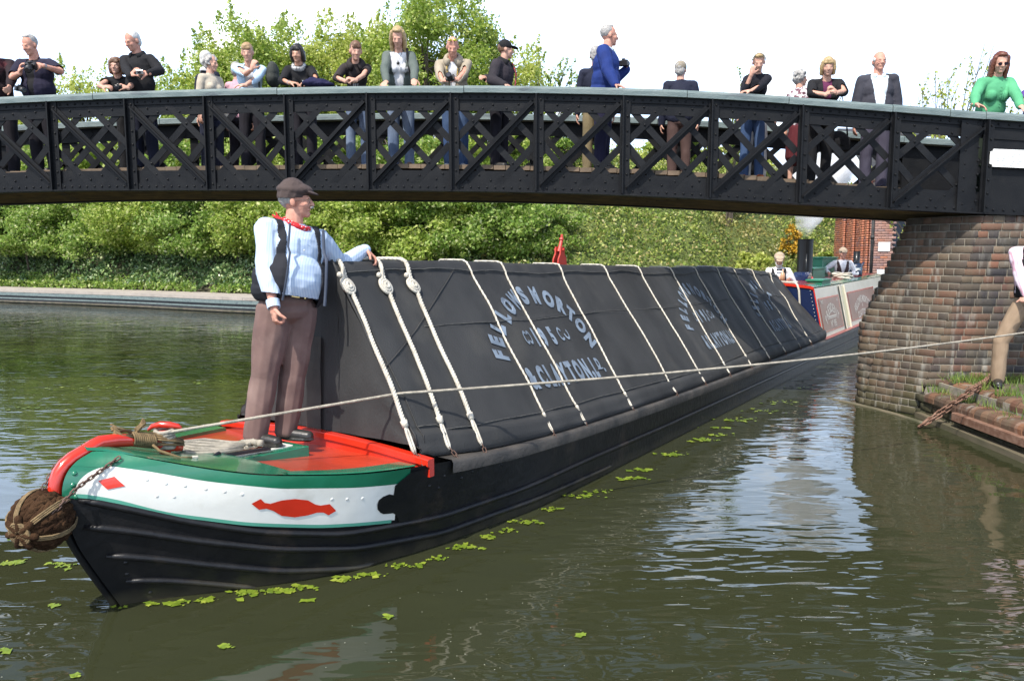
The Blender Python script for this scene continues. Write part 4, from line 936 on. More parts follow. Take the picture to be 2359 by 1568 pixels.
# cratch front cloth
fm=MB(); F0=[Vector(p) for p in rows[0]]; n0=len(F0); inner=[]
base=Vector(fB(1.43,0,.64)); rws=[]
for k in range(9):
    t=k/8.; rws.append([p.lerp(Vector((fB(1.44,toB(p)[1],.66))),t)+Vector((-ax[0],-ax[1],0))*(.012*noise.noise(Vector((p.x*4,p.z*3,k*.5)))+.02*math.sin(math.pi*t)*0) if True else p for p in F0])
fm.grid(rws); fm.build('cratch_front',M['cloth'],boat,smooth=True)
dmb=MB(); dmb.grid([[fB(1.425-.004*math.sin(i*2.)-.003*j*0,-.12+.14*j/4.+(.02*i/6.),.66+.62*i/6.) for j in range(5)] for i in range(7)]); dmb.build('faded_flap',M['clothdirty'],boat,smooth=True)
em=MB(); em.tube([cpt(1.445,u,.006) for u in [-.01+.05*i for i in range(21)]],.009,6); em.tube([cpt(1.50,u,.004) for u in [.1+.05*i for i in range(19)]],.005,6); em.build('corner_hem',M['cloth'],boat,smooth=True)
sm=MB(); sm.tube([cpt(2.64-(u-.05)*2.19,u,.003) for u in [.05+.02*i for i in range(28)]],.006,5); sm.build('diagonal_seam',M['cloth'],boat,smooth=True)
SEAM=mk('dusty_seam',(.035,.035,.034),(.08,.078,.07),30,.8)
sm=MB(); sm.tube([cpt(2.0+.06*i,.372+.008*math.sin(i*.11),.003) for i in range(150)],.0035,5); sm.build('long_seam',SEAM,boat,smooth=True)
for k,(u0,am) in enumerate(((.062,.010),(.925,.012))):
    pts=[]; s_=1.5
    while s_<11.75:
        u=u0+(.010*math.sin(s_*2.1)+.006*math.sin(s_*5.3) if k==0 else .012*math.sin(s_*1.3)-(.03 if s_<1.7 else 0)); pts.append(cpt(s_,u-.006,.002)); s_+=.05
    sm=MB(); sm.tube(pts,.0045,5); sm.build('cloth_edge',SEAM,boat,smooth=True)
# lettering stencilled on the cloths
def clothtext(s0,squ,gaps=(),upto=99):
    mb=MB(); arch='FELLOWS MORTON'; cx,cu_,rx,ru=s0,.60,.74,.375
    Ls=1.46
    def put(ch,sc,uc,ang,size,sq=.62):
        if ch==' ': return
        vs,fs,adv=glyph(ch,size,sq,.065); ca,sa=math.cos(ang),math.sin(ang)
        out=[]
        for x,y in vs:
            x-=adv/2; y-=size*.35; dx=x*ca-y*sa; dy=x*sa+y*ca; out.append(cpt(sc+dx,uc-dy/Ls,.0085))
        mb.add(out,fs)
    # letters along the arch, angles as stencilled
    A_=[(2.63,.575,80),(2.68,.49,76),(2.79,.412,62),(2.93,.345,50),(3.09,.285,38),(3.25,.243,22),(3.40,.215,10),None,(3.58,.218,-6),(3.76,.248,-18),(3.90,.300,-30),(3.99,.362,-46),(4.05,.445,-62),(4.08,.548,-72)]
    for ch,q_ in zip(arch,A_):
        if q_ is None: continue
        s_=s0+(q_[0]-3.37)*squ
        if s_-s0<upto: put(ch,s_,q_[1],math.radians(q_[2]),.215,.74*squ if ch not in 'WM' else .60*squ)
    for ch,x in (('1',3.23),('9',3.355),('5',3.49)): 
        if (x-3.37)*squ<upto: put(ch,s0+(x-3.37)*squ,.488,0,.215,.58*squ)
    # scroll flourishes either side of the number
    def ring(cx_,cy_,rx_,ry_,a0,a1,w_=.012):
        pts=[]
        k=14; prev=None; vs=[]
        for i in range(k+1):
            a=math.radians(a0+(a1-a0)*i/k)
            for rr in (1-w_/ry_,1+w_/ry_): vs.append(cpt(s0+(cx_+math.cos(a)*rx_*rr-3.37)*squ,cy_-math.sin(a)*ry_*rr/Ls,.0085))
        mb.add(vs,[(2*i,2*i+1,2*i+3,2*i+2) for i in range(k)])
    ring(3.075,.49,.022,.05,40,330); ring(3.125,.49,.022,.05,-140,150); 
    if upto>.3: ring(3.64,.485,.032,.055,30,320); ring(3.73,.485,.03,.05,180,400); 
    x=2.72
    for ch,size,sq,ad in (('&',.235,.52,.135),('C',.24,.52,.125),('L',.24,.52,.085),('A',.24,.48,.105),('Y',.24,.46,.095),('T',.24,.50,.10),('O',.24,.50,.125),('N',.24,.50,.115),(',',.2,.8,.045),('L',.24,.46,.07)):
        if x-3.37<upto: put(ch,s0+(x+ad/2-3.30)*squ,.725,0,size,sq*squ*1.05)
        x+=ad*1.0+.012
    if upto>3:
        put('D',s0+(x+.045-3.30)*squ,.705,0,.13,.62*squ); put('.',s0+(x+.12-3.30)*squ,.725,0,.15,.8)
        mb.add([cpt(s0+(x+a-3.30)*squ,.738+b,.0085) for a,b in ((0,0),(.10,0),(.10,.008),(0,.008))],[(0,1,2,3)])
    mb.build('lettering',M['letter'],cl,fixn=False)
clothtext(3.37,1.0); clothtext(7.08,.88); clothtext(9.85,.84,upto=.55)
# tie ropes over the cloths
for s0,s1,thick in ROPES:
    r=.0155 if thick else .0085; mat=M['wrope']; mb=MB()
    pts=[]
    for w_ in (-.9,-.5,-.14): 
        u_=(abs(w_)-.14)/.86; pts.append(cpt(s0,max(0,u_),r*1.2,-1))
    zt_=lerp_tab(RIDGE,s0)-.012*abs(math.sin(s0*1.1))+.007+r; pts[-1]=fB(s0,-.155,zt_-.03); pts.append(fB(s0,-.12,zt_)); pts.append(fB(s0,0,zt_)); pts.append(fB(s0,.11,zt_-.002))
    ue=.93 if not thick else .88
    for i in range(22): u=ue*i/21.; pts.append(cpt(s0+(s1-s0)*u,u,r*1.0))
    mb.tube(pts,r*.8,8)
    # twist of the strands
    for ph in (0,2.1,4.2):
        q_=[]; L=len(pts)
        fine=[]
        for i in range(3,L-1):
            for k in range(6 if thick else 3): fine.append(pts[i].lerp(pts[i+1],k/(6. if thick else 3.)))
        d_=(pts[-1]-pts[4]).normalized(); u_=d_.orthogonal().normalized(); v_=d_.cross(u_)
        mb.tube([p+(u_*math.cos(i*.95+ph)+v_*math.sin(i*.95+ph))*r*.50 for i,p in enumerate(fine)],r*.58,6)
    ro=mb.build('tie_rope',mat,boat,smooth=True)
    e0=cpt(s0+(s1-s0)*ue,ue,r); e1=cpt(s1,1.03,.02); sdv=Vector((ax[0],ax[1],0))
    mb=MB(); 
    for sg in(-1,1): mb.tube([e0,e0.lerp(e1,.3)+sdv*.010*sg,e0.lerp(e1,.85)+sdv*.010*sg,e1],r*.62,6)
    mb.tube([e0-(e1-e0)*.1,e0+(e1-e0)*.12],[r*1.5,r*1.25],8); mb.build('rope_loop',mat,ro,smooth=True)
    g_=gun(s1+.0,1,-.01,.0); chain('hook',[e1+Vector((0,0,.01)),Vector(g_)+Vector((0,0,-.02))],.03,.0032,M['rustdark'],'',parent=boat)
    if thick:
        mb=MB(); c=cpt(s0-.012+(s1-s0)*.14,.14,r*1.2); dn=(cpt(s0,.2,0)-cpt(s0,.1,0)).normalized(); sx=sdv; nn=dn.cross(sx).normalized()
        if nn.z<0: nn=-nn
        for k in range(3):
            rr=.052-.017*k; mb.tube([c+(sx*math.cos(a)*rr*.9+dn*math.sin(a)*rr*1.1)+nn*(.006*k) for a in [i*math.pi/9 for i in range(18)]],.011,7,closed=True)
        mb.tube([cpt(s0,.02,.02),cpt(s0-.02,.05,.025),cpt(s0-.03,.08,.02),c-dn*.04],.012,7); mb.ell(cpt(s0-.05,.075,.015),(.018,.018,.02))
        mb.build('knot_coil',mat,ro,smooth=True)
# red mast head through the cloths
mm=MB(); sM=4.57; zr=lerp_tab(RIDGE,sM); dd=Vector((ax[0],ax[1],0)); 
for sg in(-1,1):
    c=Vector(fB(sM,sg*.028,0)); prof=[(-.085,zr-.02),(.085,zr-.02),(.075,zr+.06),(.04,zr+.10),(.038,zr+.17),(-.03,zr+.17),(-.04,zr+.10),(-.075,zr+.05)]
    mm.prism([c+dd*a+Vector((0,0,b)) for a,b in prof],Vector((rn[0],rn[1],0))*.014)
mm.tube([fB(sM,0,zr+.12),fB(sM+.05,0,zr+.24)],[.022,.016],10); mm.tube([fB(sM+.043,0,zr+.235),fB(sM+.05,0,zr+.25)],.024,10); mm.tube([fB(sM+.05,0,zr+.25),fB(sM+.058,0,zr+.29)],[.014,.012],10)
mm.tube([fB(sM+.0,-.05,zr+.14),fB(sM,.06,zr+.14)],.012,8)
mm.build('mast_head',mk('red_mast_paint',(.42,.035,.02),rough=.5),boat)
# ---- engine house and boatman's cabin
def cab(s,fr,z):
    t=(z-.36)/.9; w=.96-.20*t if s<19 else (.96-.2*t)*(1-.15*(s-19)/1.5); return fB(s,w*fr,z+.02*max(0,(s-15.5))**1.3*.4*0)
CT=1.24
def ctz(s): return CT+ (.018*(s-13.5)**1 if s>13.5 else 0)*.35
cb=MB(); ss=[11.90,13.0,13.75,13.95,14.6,16,17.5,19,20.2]; rws=[]
for s in ss:
    z1=ctz(s); rws.append([cab(s,-1,.36),cab(s,-1,z1-.02),cab(s,-.93,z1),cab(s,-.5,z1+.035),cab(s,0,z1+.05),cab(s,.5,z1+.035),cab(s,.93,z1),cab(s,1,z1-.02),cab(s,1,.36)])
cb.grid(rws); cb.add([Vector(p) for p in rws[-1]],[tuple(range(9))]); cbn=cb.build('cabin',M['cream'],boat)
fr_=MB(); fr_.add([Vector(p)+Vector((-ax[0],-ax[1],0))*.004 for p in rws[0]],[tuple(range(9))]); cf=fr_.build('cabin_front',M['navy'],boat)
tr=MB()
for k in range(4): tr.beam(Vector(rws[0][2*k if k<4 else 8]),Vector(rws[0][2*k+2]),.05,.03) if 0 else None
for a_,b_ in zip(rws[0][1:8],rws[0][2:8]): tr.beam(Vector(a_)+Vector((0,0,.01)),Vector(b_)+Vector((0,0,.01)),.05,.045)
tr.build('red_roof_edge',M['red'],boat)
tr=MB(); tr.beam(rws[0][7],rws[0][8],.018,.018); tr.build('red_corner_bead',M['red'],boat)
tp=MB(); tp.grid([[cab(s,fr,ctz(s)+.05*(1-fr*fr)+.006) for fr in (-.9,-.5,0,.5,.9)] for s in [11.98+.5*i for i in range(17)]]); tp.build('cabin_top',mk('faded_red_roof',(.30,.05,.04),(.22,.035,.03),5,.25,coat=.4),boat,smooth=True)
ge=MB()
for sg in (1,-1): ge.grid([[cab(s,sg*.99,ctz(s)+.004),cab(s,sg*.93,ctz(s)+.016),cab(s,sg*.72,ctz(s)+.034)] for s in [11.98+.5*i for i in range(17)]])
ge.build('roof_margin',M['green'],boat)
def cside(s,t,off): z=.37+.86*t; z=.37+(ctz(s)-.02-.37)*t; p=cab(s,1,z); return Vector(p)+Vector((rn[0],rn[1],.2))*off
def cpanel(s0,s1,t0,t1,off,mat,name,par):
    mb=MB(); mb.grid([[cside(s0+(s1-s0)*i/6.,t0+(t1-t0)*j/4.,off) for j in range(5)] for i in range(7)]); return mb.build(name,mat,par)
cpanel(12.02,13.72,.10,.80,.006,M['red'],'panel_border',cbn); p1_=cpanel(12.07,13.66,.125,.775,.010,M['brownpanel'],'brown_panel',cbn)
cpanel(14.5,17.6,.13,.80,.006,M['red'],'panel_border',cbn); p2_=cpanel(14.56,17.54,.155,.775,.010,M['brownpanel'],'brown_panel',cbn)
dd_=MB(); dd_.grid([[cside(s,t,.012) for t in (.02,.5,.98)] for s in (13.80,13.90)]); dd_.build('black_door_gap',M['darkiron'],cbn)
for s0 in (13.92,14.36): 
    b=MB(); b.beam(cside(s0,.02,.012),cside(s0,.99,.012),.06,.03,up=(rn[0],rn[1],0)); b.build('door_post',M['cream'],cbn)
b=MB(); b.grid([[cside(s,t,.005) for t in (.06,.97)] for s in (13.98,14.32)]); b.build('door',mk('pale_yellow_door',(.62,.55,.32),rough=.4),cbn)
def sidetext(mb,txt,sc,t0,size,sq,arch=0.,off=.013,Ht=.85):
    items=[];x=0
    for ch in txt:
        if ch==' ': x+=size*.3*sq; continue
        vs,fs,adv=glyph(ch,size,sq,.03); items.append((x,vs,fs,adv)); x+=adv+size*.07*sq
    tot=x
    for x0,vs,fs,adv in items:
        xc=x0+adv/2-tot/2; k=xc/(tot/2); a_=-k*arch*1.15; dy0=-arch*tot*.27*k*k; ca,sa=math.cos(a_),math.sin(a_); out=[]
        for x_,y_ in vs:
            u=x_-adv/2; out.append(cside(sc+xc+(u*ca-(y_-size*.35)*sa),t0+(dy0+u*sa+(y_-size*.35)*ca+size*.35)/Ht,off))
        mb.add(out,fs)
wt=MB(); sidetext(wt,'PRESIDENT',12.88,.48,.22,.95,.75); sidetext(wt,'Nº 195',12.9,.17,.17,1.0); 
sidetext(wt,'FMC',12.26,.68,.08,1.1); sidetext(wt,'Ltd',13.48,.68,.08,1.1)
wt.add([cside(12.55,.375,.013),cside(13.2,.375,.013),cside(13.2,.405,.013),cside(12.55,.405,.013)],[(0,1,2,3)]); wt.add([cside(12.55,.345,.013),cside(13.2,.345,.013),cside(13.2,.36,.013),cside(12.55,.36,.013)],[(0,1,2,3)])
wt.build('lettering',M['hair_line'],cbn,fixn=False)
wt=MB(); sidetext(wt,'FELLOWS MORTON',15.95,.50,.20,.95,.38); sidetext(wt,'&',15.9,.40,.10,1.); sidetext(wt,'CLAYTON Ltd',15.9,.19,.18,1.0,.12); wt.build('lettering',M['hair_line'],cbn,fixn=False)
rv=MB()
for i in range(14): a_=Vector(rws[0][7]).lerp(Vector(rws[0][8]),(i+.5)/14)+Vector((-ax[0],-ax[1],0))*.008-Vector((rn[0],rn[1],0))*.06; rv.dome(a_,(-ax[0],-ax[1],0),.007,.006)
rv.build('front_rivets',M['white'],boat)
# ring and white rope hanging on the blue front
fx=lambda w,z,o=.02:Vector(fB(11.90,w,z))+Vector((-ax[0],-ax[1],0))*o
b=MB(); b.tube([fx(.45+.055*math.cos(a),.80+.055*math.sin(a),.03) for a in [i*math.pi/8 for i in range(16)]],.008,6,closed=True); b.build('iron_ring',M['rustdark'],boat,smooth=True)
b=MB(); b.tube([Vector(fB(12.2,.30,1.31)),Vector(fB(11.95,.45,1.315)),fx(.50,1.29,.03),fx(.535,1.20,.04),fx(.555,1.0,.04),fx(.56,.85,.05),fx(.53,.74,.05),fx(.47,.70,.05),fx(.43,.75,.05),fx(.47,.82,.04)],.018,8); b.tube([Vector(fB(12.2,.1,1.325)),Vector(fB(12.1,.3,1.32)),Vector(fB(12.0,.47,1.33))],.02,8)
tag(b.build('white_line',M['wrope'],None,smooth=True),'white rope hanging from an iron ring on the blue cabin front','rope')
# funnel
fs_=atW(1851,655,0.)[0]; zf=ctz(fs_)+.04
b=MB(); b.tube([fB(fs_,0,zf+.08),fB(fs_,0,zf+.14),fB(fs_+.0,0,2.08),fB(fs_,0,2.12)],[.152,.152,.152,.160],24,cap=False); b.tube([fB(fs_,0,2.12),fB(fs_,0,1.9)],.142,24,cap=False); fo=b.build('funnel',M['funnel'],boat,smooth=True)
b=MB(); b.tube([fB(fs_,0,zf-.06),fB(fs_,0,zf+.05),fB(fs_,0,zf+.09)],[.20,.18,.15],24); b.build('funnel_base',M['red'],fo,smooth=True)
b=MB(); b.tube([fB(fs_-.17,.07,zf-.05),fB(fs_-.17,.07,1.82)],.02,8); b.tube([fB(fs_-.17,.07,1.80),fB(fs_-.12,.06,1.80)],.008,6); b.build('steam_pipe',M['funnel'],fo,smooth=True)
c2=atW(1973,640,-.35)[0]; b=MB(); b.tube([fB(18.3,.3,1.3),fB(18.3,.3,1.88)],.075,16); 
# green boxes on the roof
GBX=mk('matt_green_box_paint',(.012,.14,.075),(.018,.17,.09),6,.45)
def gbox(s0,s1,w0,w1,z0,z1,name,label):
    t=thing(name,label,'box',tuple(fB((s0+s1)/2,(w0+w1)/2,z0))); b=MB(); b.prism([fB(s0,w0,z0),fB(s1,w0,z0),fB(s1,w1,z0),fB(s0,w1,z0)],(0,0,z1-z0-.03)); b.build('body',GBX,t,bevel=.006)
    b=MB(); e=.025; b.prism([fB(s0-e,w0-e,z1-.03),fB(s1+e,w0-e,z1-.03),fB(s1+e,w1+e,z1-.03),fB(s0-e,w1+e,z1-.03)],(0,0,.035)); b.build('lid',GBX,t,bevel=.006)
gbox(16.6,18.2,-.42,-.12,ctz(16)+.02,1.745,'green_chest','tall green box behind the funnel beside the boatman in the brown waistcoat')
gbox(14.6,15.7,-.16,.14,ctz(14.6)+.02,1.53,'green_chest','smaller green box standing on the cabin roof beside the funnel')
gbox(13.2,13.9,.35,.62,ctz(13.4)+.02,1.34,'green_chest','low flat green box on the roof edge right of the funnel base')
gbox(11.95,12.35,-.35,-.05,1.24,1.33,'green_chest','small green hatch box in front of the bearded boatman')
b.build('stove_chimney',M['funnel'],boat,smooth=True)
# blue water can and white rope coil on the roof
def spot(px,py,w): s,_,z=atW(px,py,w); return s
sc_=spot(1973,640,.05)
sc_=min(sc_,18.5)
wc=thing('water_can','dark blue painted water can beside the boatman on the cabin roof','water can',tuple(fB(17.9,.36,ctz(17.9)+.04)))
bp0=Vector(fB(17.9,.36,ctz(17.9)+.03)); b=MB(); b.tube([bp0,bp0+Vector((0,0,.10)),bp0+Vector((0,0,.22)),bp0+Vector((0,0,.30))],[.15,.15,.145,.12],18); b.build('body',mk('dark_blue_can',(.012,.022,.05),rough=.35),wc,smooth=True)
b=MB(); b.tube([bp0+Vector((.10,0,.16)),bp0+Vector((.19,0,.33))],[.03,.022],8); b.tube([bp0+Vector((-.1,0,.28)),bp0+Vector((0,0,.36)),bp0+Vector((.1,0,.28))],.008,6); b.build('spout_and_handle',mk('dark_blue_spout',(.012,.022,.05),rough=.35),wc,smooth=True)
b=MB(); b.tube([bp0+Vector((0,0,.14)),bp0+Vector((0,0,.20))],[.1515,.1505],18,cap=False); b.build('band',mk('blue_band',(.06,.13,.2)),wc)
b=MB(); tx=[]; text_line(b,'FMC',.07,lambda x,y:bp0+Vector((x,-math.sqrt(max(.0,.155**2-x*x)),.145+y)),.9); b.build('lettering',M['white'],wc)
rc_=Vector(fB(15.6,.52,ctz(15.6)+.06)); b=MB()
for k in range(7):
    rr=.20-.012*(k%3); b.tube([rc_+Vector((math.cos(a)*rr*(1+.1*math.sin(a*3+k)),math.sin(a)*rr*.8,.015*k+.02*math.sin(a*2+k*1.7))) for a in [i*math.pi/9 for i in range(18)]],.014,6,closed=True)
tag(b.build('rope_coil',M['wrope'],None,smooth=True),'coil of white rope lying on the cabin roof by the boatman','rope')
# dark blue cowl and tiller-like fittings by the small box
b=MB(); q_=[(13.9,-.1,1.30),(14.2,-.1,1.30),(14.25,-.1,1.42),(14.1,-.1,1.46),(14.0,-.1,1.40),(13.9,-.1,1.37)]; b.prism([fB(*p) for p in q_],Vector((rn[0],rn[1],0))*.3); b.build('skylight',M['navy'],boat)
# ---- bow fender with lashings and chain
fc=Vector(fB(-.33,.0,.548)); fdir=Vector((ax[0],ax[1],0)); fsd=Vector((rn[0],rn[1],0)); ftop=Vector((0,0,1))
fe=thing('bow_fender','round dark plaited rope fender lashed with tan cord at the tip of the bow','fender',tuple(fc))
axis=(fsd*.35-fdir*.85+ftop*-.15).normalized(); U_=axis.orthogonal().normalized(); V_=axis.cross(U_)
U_=(ftop-axis*ftop.dot(axis)).normalized(); V_=axis.cross(U_)
b=MB(); b.ell(fc,(.113,.113,.113)); R_=.119
def sph(lat,lon,r): 
    # lat along the axis
    sq=1.0; return fc+axis*math.sin(lat)*r*1.0+(U_*math.cos(lon)+V_*math.sin(lon))*math.cos(lat)*r*1.08
for k in range(16):
    lon=2*math.pi*k/16
    for s2 in (0,):
        for j in range(9):
            la=-1.15+2.3*j/8.; tw=.16; r=R_
            for sgn in (1,-1): b.cap(sph(la-.16,lon+sgn*.13+.0,r),sph(la+.16,lon-sgn*.03+.04*sgn,r+.006),.0155,.0155,n=7)
for j in range(7): a=j*math.pi/3.5; b.cap(fc+axis*.13+(U_*math.cos(a)+V_*math.sin(a))*.02,fc+axis*.125+(U_*math.cos(a)+V_*math.sin(a))*.07,.02,.02,n=7)
b.build('plaited_rope',M['frope'],fe,smooth=True,fixn=False)
b=MB()
cpv=fc+axis*.145
for ang,dr_ in ((.2,0),(1.25,1),(2.3,0),(3.4,1),(4.4,0),(5.4,1)):
    for w_ in (-.009,0,.009):
        dv=(U_*math.cos(ang)+V_*math.sin(ang)); dw=(-U_*math.sin(ang)+V_*math.cos(ang))*w_
        b.tube([fc+axis*math.sin(t)*.144+dv*math.cos(t)*.149+dw for t in [1.5,1.2,.9,.6,.3,0,-.3,-.6,-.9,-1.2]],.0048,5)
for w_ in (-.02,.0,.02): b.tube([fc+axis*(.137)+(U_*math.cos(a)+V_*math.sin(a))*(.045+w_*.5) for a in [i*math.pi/6 for i in range(12)]],.007,5,closed=True)
b.build('lashing',M['brope'],fe,smooth=True)
K0=hp(.15,.80,.02); F1=fc+fsd*.125-fdir*.03+Vector((0,0,.04)); KM=hp(.05,.69,.045)
chain('fender_chain',[K0,KM,F1],.024,.0040,M['rustdark'],'short rusty chain from the bow twine down to the rope fender')
chain('fender_chain',[fc+Vector((0,0,.13)),Vector(fB(-.22,-.05,.80)),Vector(fB(-.02,-.06,.875))],.026,.0032,M['rustdark'],'short chain on the far side of the red stem')
# tan twine knot on the stem
b=MB(); kc=Vector(fB(.16,.0,.86))
kd=(Vector(fB(.36,.03,.80))-kc).normalized()
for i in range(11): 
    c=kc+kd*(.011*i-.02)-Vector((0,0,.012)); b.tube([c+(Vector((0,0,1))*math.cos(a)*.036+kd.cross(Vector((0,0,1)))*math.sin(a)*.046) for a in [j*math.pi/6 for j in range(12)]],.0065,5,closed=True)
for i in range(10):
    o_=Vector((0,0,.03*math.sin(i)))+kd.cross(Vector((0,0,1)))*(.035*math.cos(i*1.3)); b.tube([kc+kd*.09+o_,kc+kd*.17+o_*.7,kc+kd*.26+o_*.5],.006,5)
    b.tube([kc-kd*.02+o_,kc-kd*.08+o_*.8+Vector((0,0,.015*math.sin(i*2))),kc-kd*.12+o_*.6+Vector((0,0,.02+.02*math.sin(i*3)))],.006,5)
    b.tube([kc+o_*.4+Vector((0,0,.03)),kc+kd*.03+Vector((.0,0,.06))+o_*.3,kc+kd*.05+o_*.6+Vector((0,0,.085))],.004,4)
b.tube([kc+kd*.06+Vector((0,0,-.01)),kc+fsd*.09+kd*.07+Vector((0,0,-.055)),Vector(fB(.31,.16,.735)),Vector(fB(.37,.17,.725))],.008,6)
tag(b.build('twine_knot',M['brope'],None,smooth=True),'thick tan twine wrapped round the top of the red stem','rope')
b=MB(); b.tube([Vector(fB(.37,.17,.725)),Vector(fB(.40,.175,.722))],.010,6); tag(b.build('whipped_rope_end',M['wrope']),'white whipped tip of the tan twine on the green foredeck','rope end')
# coiled mooring rope on the foredeck and hitches on the stud
b=MB(); stud=Vector(fB(.33,-.01,.80)); rr=random.Random(4)
for k in range(5): b.tube([stud+Vector((math.cos(a)*.045,math.sin(a)*.045,.06-.022*k+.006*math.sin(a+k))) for a in [i*math.pi/7 for i in range(14)]],.0125,7,closed=True)
c0=Vector(fB(.36,.02,.775)); c1=Vector(fB(.78,.05,.672))
left=(Vector(fB(.56,-.24,.70)))
L_=Vector((ax[0]*.5+rn[0]*.5,ax[1]*.5+rn[1]*.5,0)).normalized(); 
E_=atZ(500,1022,.68); Sx=Vector((1,0,0)); Sy=Vector((0,1,0)); 
a0=atZ(388,1020,.74); a1=atZ(575,1030,.665)
for k in range(13):
    off=(k-6)/6.; h_=.69+.006*(k%3); m1=a0.lerp(a1,.35)+Sy*(.125*off)+Vector((0,0,.012*(k%3)-.02)); m2=a0.lerp(a1,.7)+Sy*(.115*off)+Vector((0,0,.008*(k%2)-.01)); e=a1+Sy*(.03*off)+Sx*rr.uniform(-.04,.02)+Vector((0,0,.012*(k%3)))
    b.tube([stud+Vector((.02,-.01,-.03+.01*off)),a0.lerp(m1,.4)+Vector((0,0,.0)),m1,m2,e],.0105,7)
    if k%2==0: b.tube([e,e+Sx*.025+Sy*.012*off+Vector((0,0,.008)),e+Sy*.03+Vector((0,0,.012))],.0118,7)
b.tube([a1+Vector((-.05,0,.03)),a1+Vector((.02,.0,.035)),a1+Vector((.07,-.01,.03))],.018,8); b.tube([a1+Vector((.055,-.01,.03)),a1+Vector((.085,-.012,.028))],.021,8)
tag(b.build('mooring_rope_coil',M['grope'],None,smooth=True),'greyish mooring rope hitched on the red stud and coiled on the foredeck','rope')
# taut line to the man on the bank
T0=stud+Vector((.03,-.03,.055)); T1=Vector((4.97,7.5,1.06)); b=MB(); pts=[]
HANDR=Vector((5.02,7.50,1.07)); n_=150
CPT=cpt(1.455,.735,.026)
for i in range(n_+1):
    t=i/n_; p=(T0.lerp(CPT,t/.25) if t<.25 else CPT.lerp(HANDR,(t-.25)/.75)); t2=(t-.25)/.75; p.z-=.16*max(0,t2)*(1-t2)*1.2; pts.append(p)
b.tube(pts,.0085,6)
d_=(HANDR-T0).normalized(); u_=Vector((0,0,1)); v_=d_.cross(u_)
for ph in (0,2.1,4.2): b.tube([pts[0].lerp(pts[-1],0)*0+p+(u_*math.cos(i*1.9+ph)+v_*math.sin(i*1.9+ph))*.004 for i,p in enumerate([pts[j//4].lerp(pts[min(j//4+1,n_)],(j%4)/4.) for j in range(4*n_)])],.0062,4)
tag(b.build('taut_line',M['grope'],None,smooth=True),'long taut rope from the bow stud across to the man on the bank','rope')
# black hatch strap
b=MB(); q0=atZ(500,1052,.665); q1=atZ(622,1033,.665)
b.beam(q0,q1,.030,.012); b.beam(q0.lerp(q1,.1),q0.lerp(q1,.95)+Vector((0,0,.006)),.016,.016); b.tube([q0+Vector((-.01,-.03,.005)),q0+Vector((.0,.03,.012))],.015,8)
q2=atZ(442,1052,.69); b.prism([q0+Vector((-.01,-.02,.0)),q2+Vector((.06,-.05,-.005)),q2,q2+Vector((.03,.02,0)),q0+Vector((-.01,.02,.0))],(0,0,.006)); b.beam(q0+Vector((-.02,-.025,.0)),q2+Vector((.06,-.05,0)),.014,.012)
tag(b.build('black_strap',mk('black_shiny_strap',(.012,.012,.014),rough=.3),None),'black strap lying across the white hatch panel','strap')
# ------------------------------------------------------------ people
SK=mk('skin',(.46,.25,.18),(.55,.32,.24),26,.68,.5,120,.002,spec=.3); SKP=mk('ruddy_skin',(.46,.21,.15),(.56,.30,.22),22,.68,.5,120,.002,spec=.3); SKT=mk('tanned_skin',(.42,.22,.14),(.48,.26,.18),30,.5)
LIP=mk('lips',(.36,.12,.10),rough=.5); EYE=mk('eye_shadow',(.05,.03,.025),rough=.4)
def fab(name,c,c2=None,sc=5,rough=.85,bump=.5,**k):
    c2=c2 or tuple(x*.72 for x in c[:3]); return mk(name,c,c2,sc,rough,bump,260,.0015,spec=.25,**k)
HC={'grey':mk('grey_hair',(.38,.37,.35),(.20,.19,.18),60,.6,.8,120,.003),'white':mk('white_hair',(.62,.61,.58),(.42,.41,.39),60,.6,.8,120,.003),'brown':mk('brown_hair',(.10,.05,.028),(.17,.09,.05),50,.5,.8,120,.003),
 'dark':mk('black_hair',(.010,.009,.009),(.03,.025,.022),50,.4,.8,120,.003),'blond':mk('blond_hair',(.45,.33,.17),(.30,.20,.09),50,.5,.8,120,.003),'sandy':mk('sandy_hair',(.26,.16,.08),(.40,.27,.14),50,.5,.8,120,.003),'auburn':mk('auburn_hair',(.10,.030,.018),(.16,.055,.03),50,.45,.8,120,.003)}
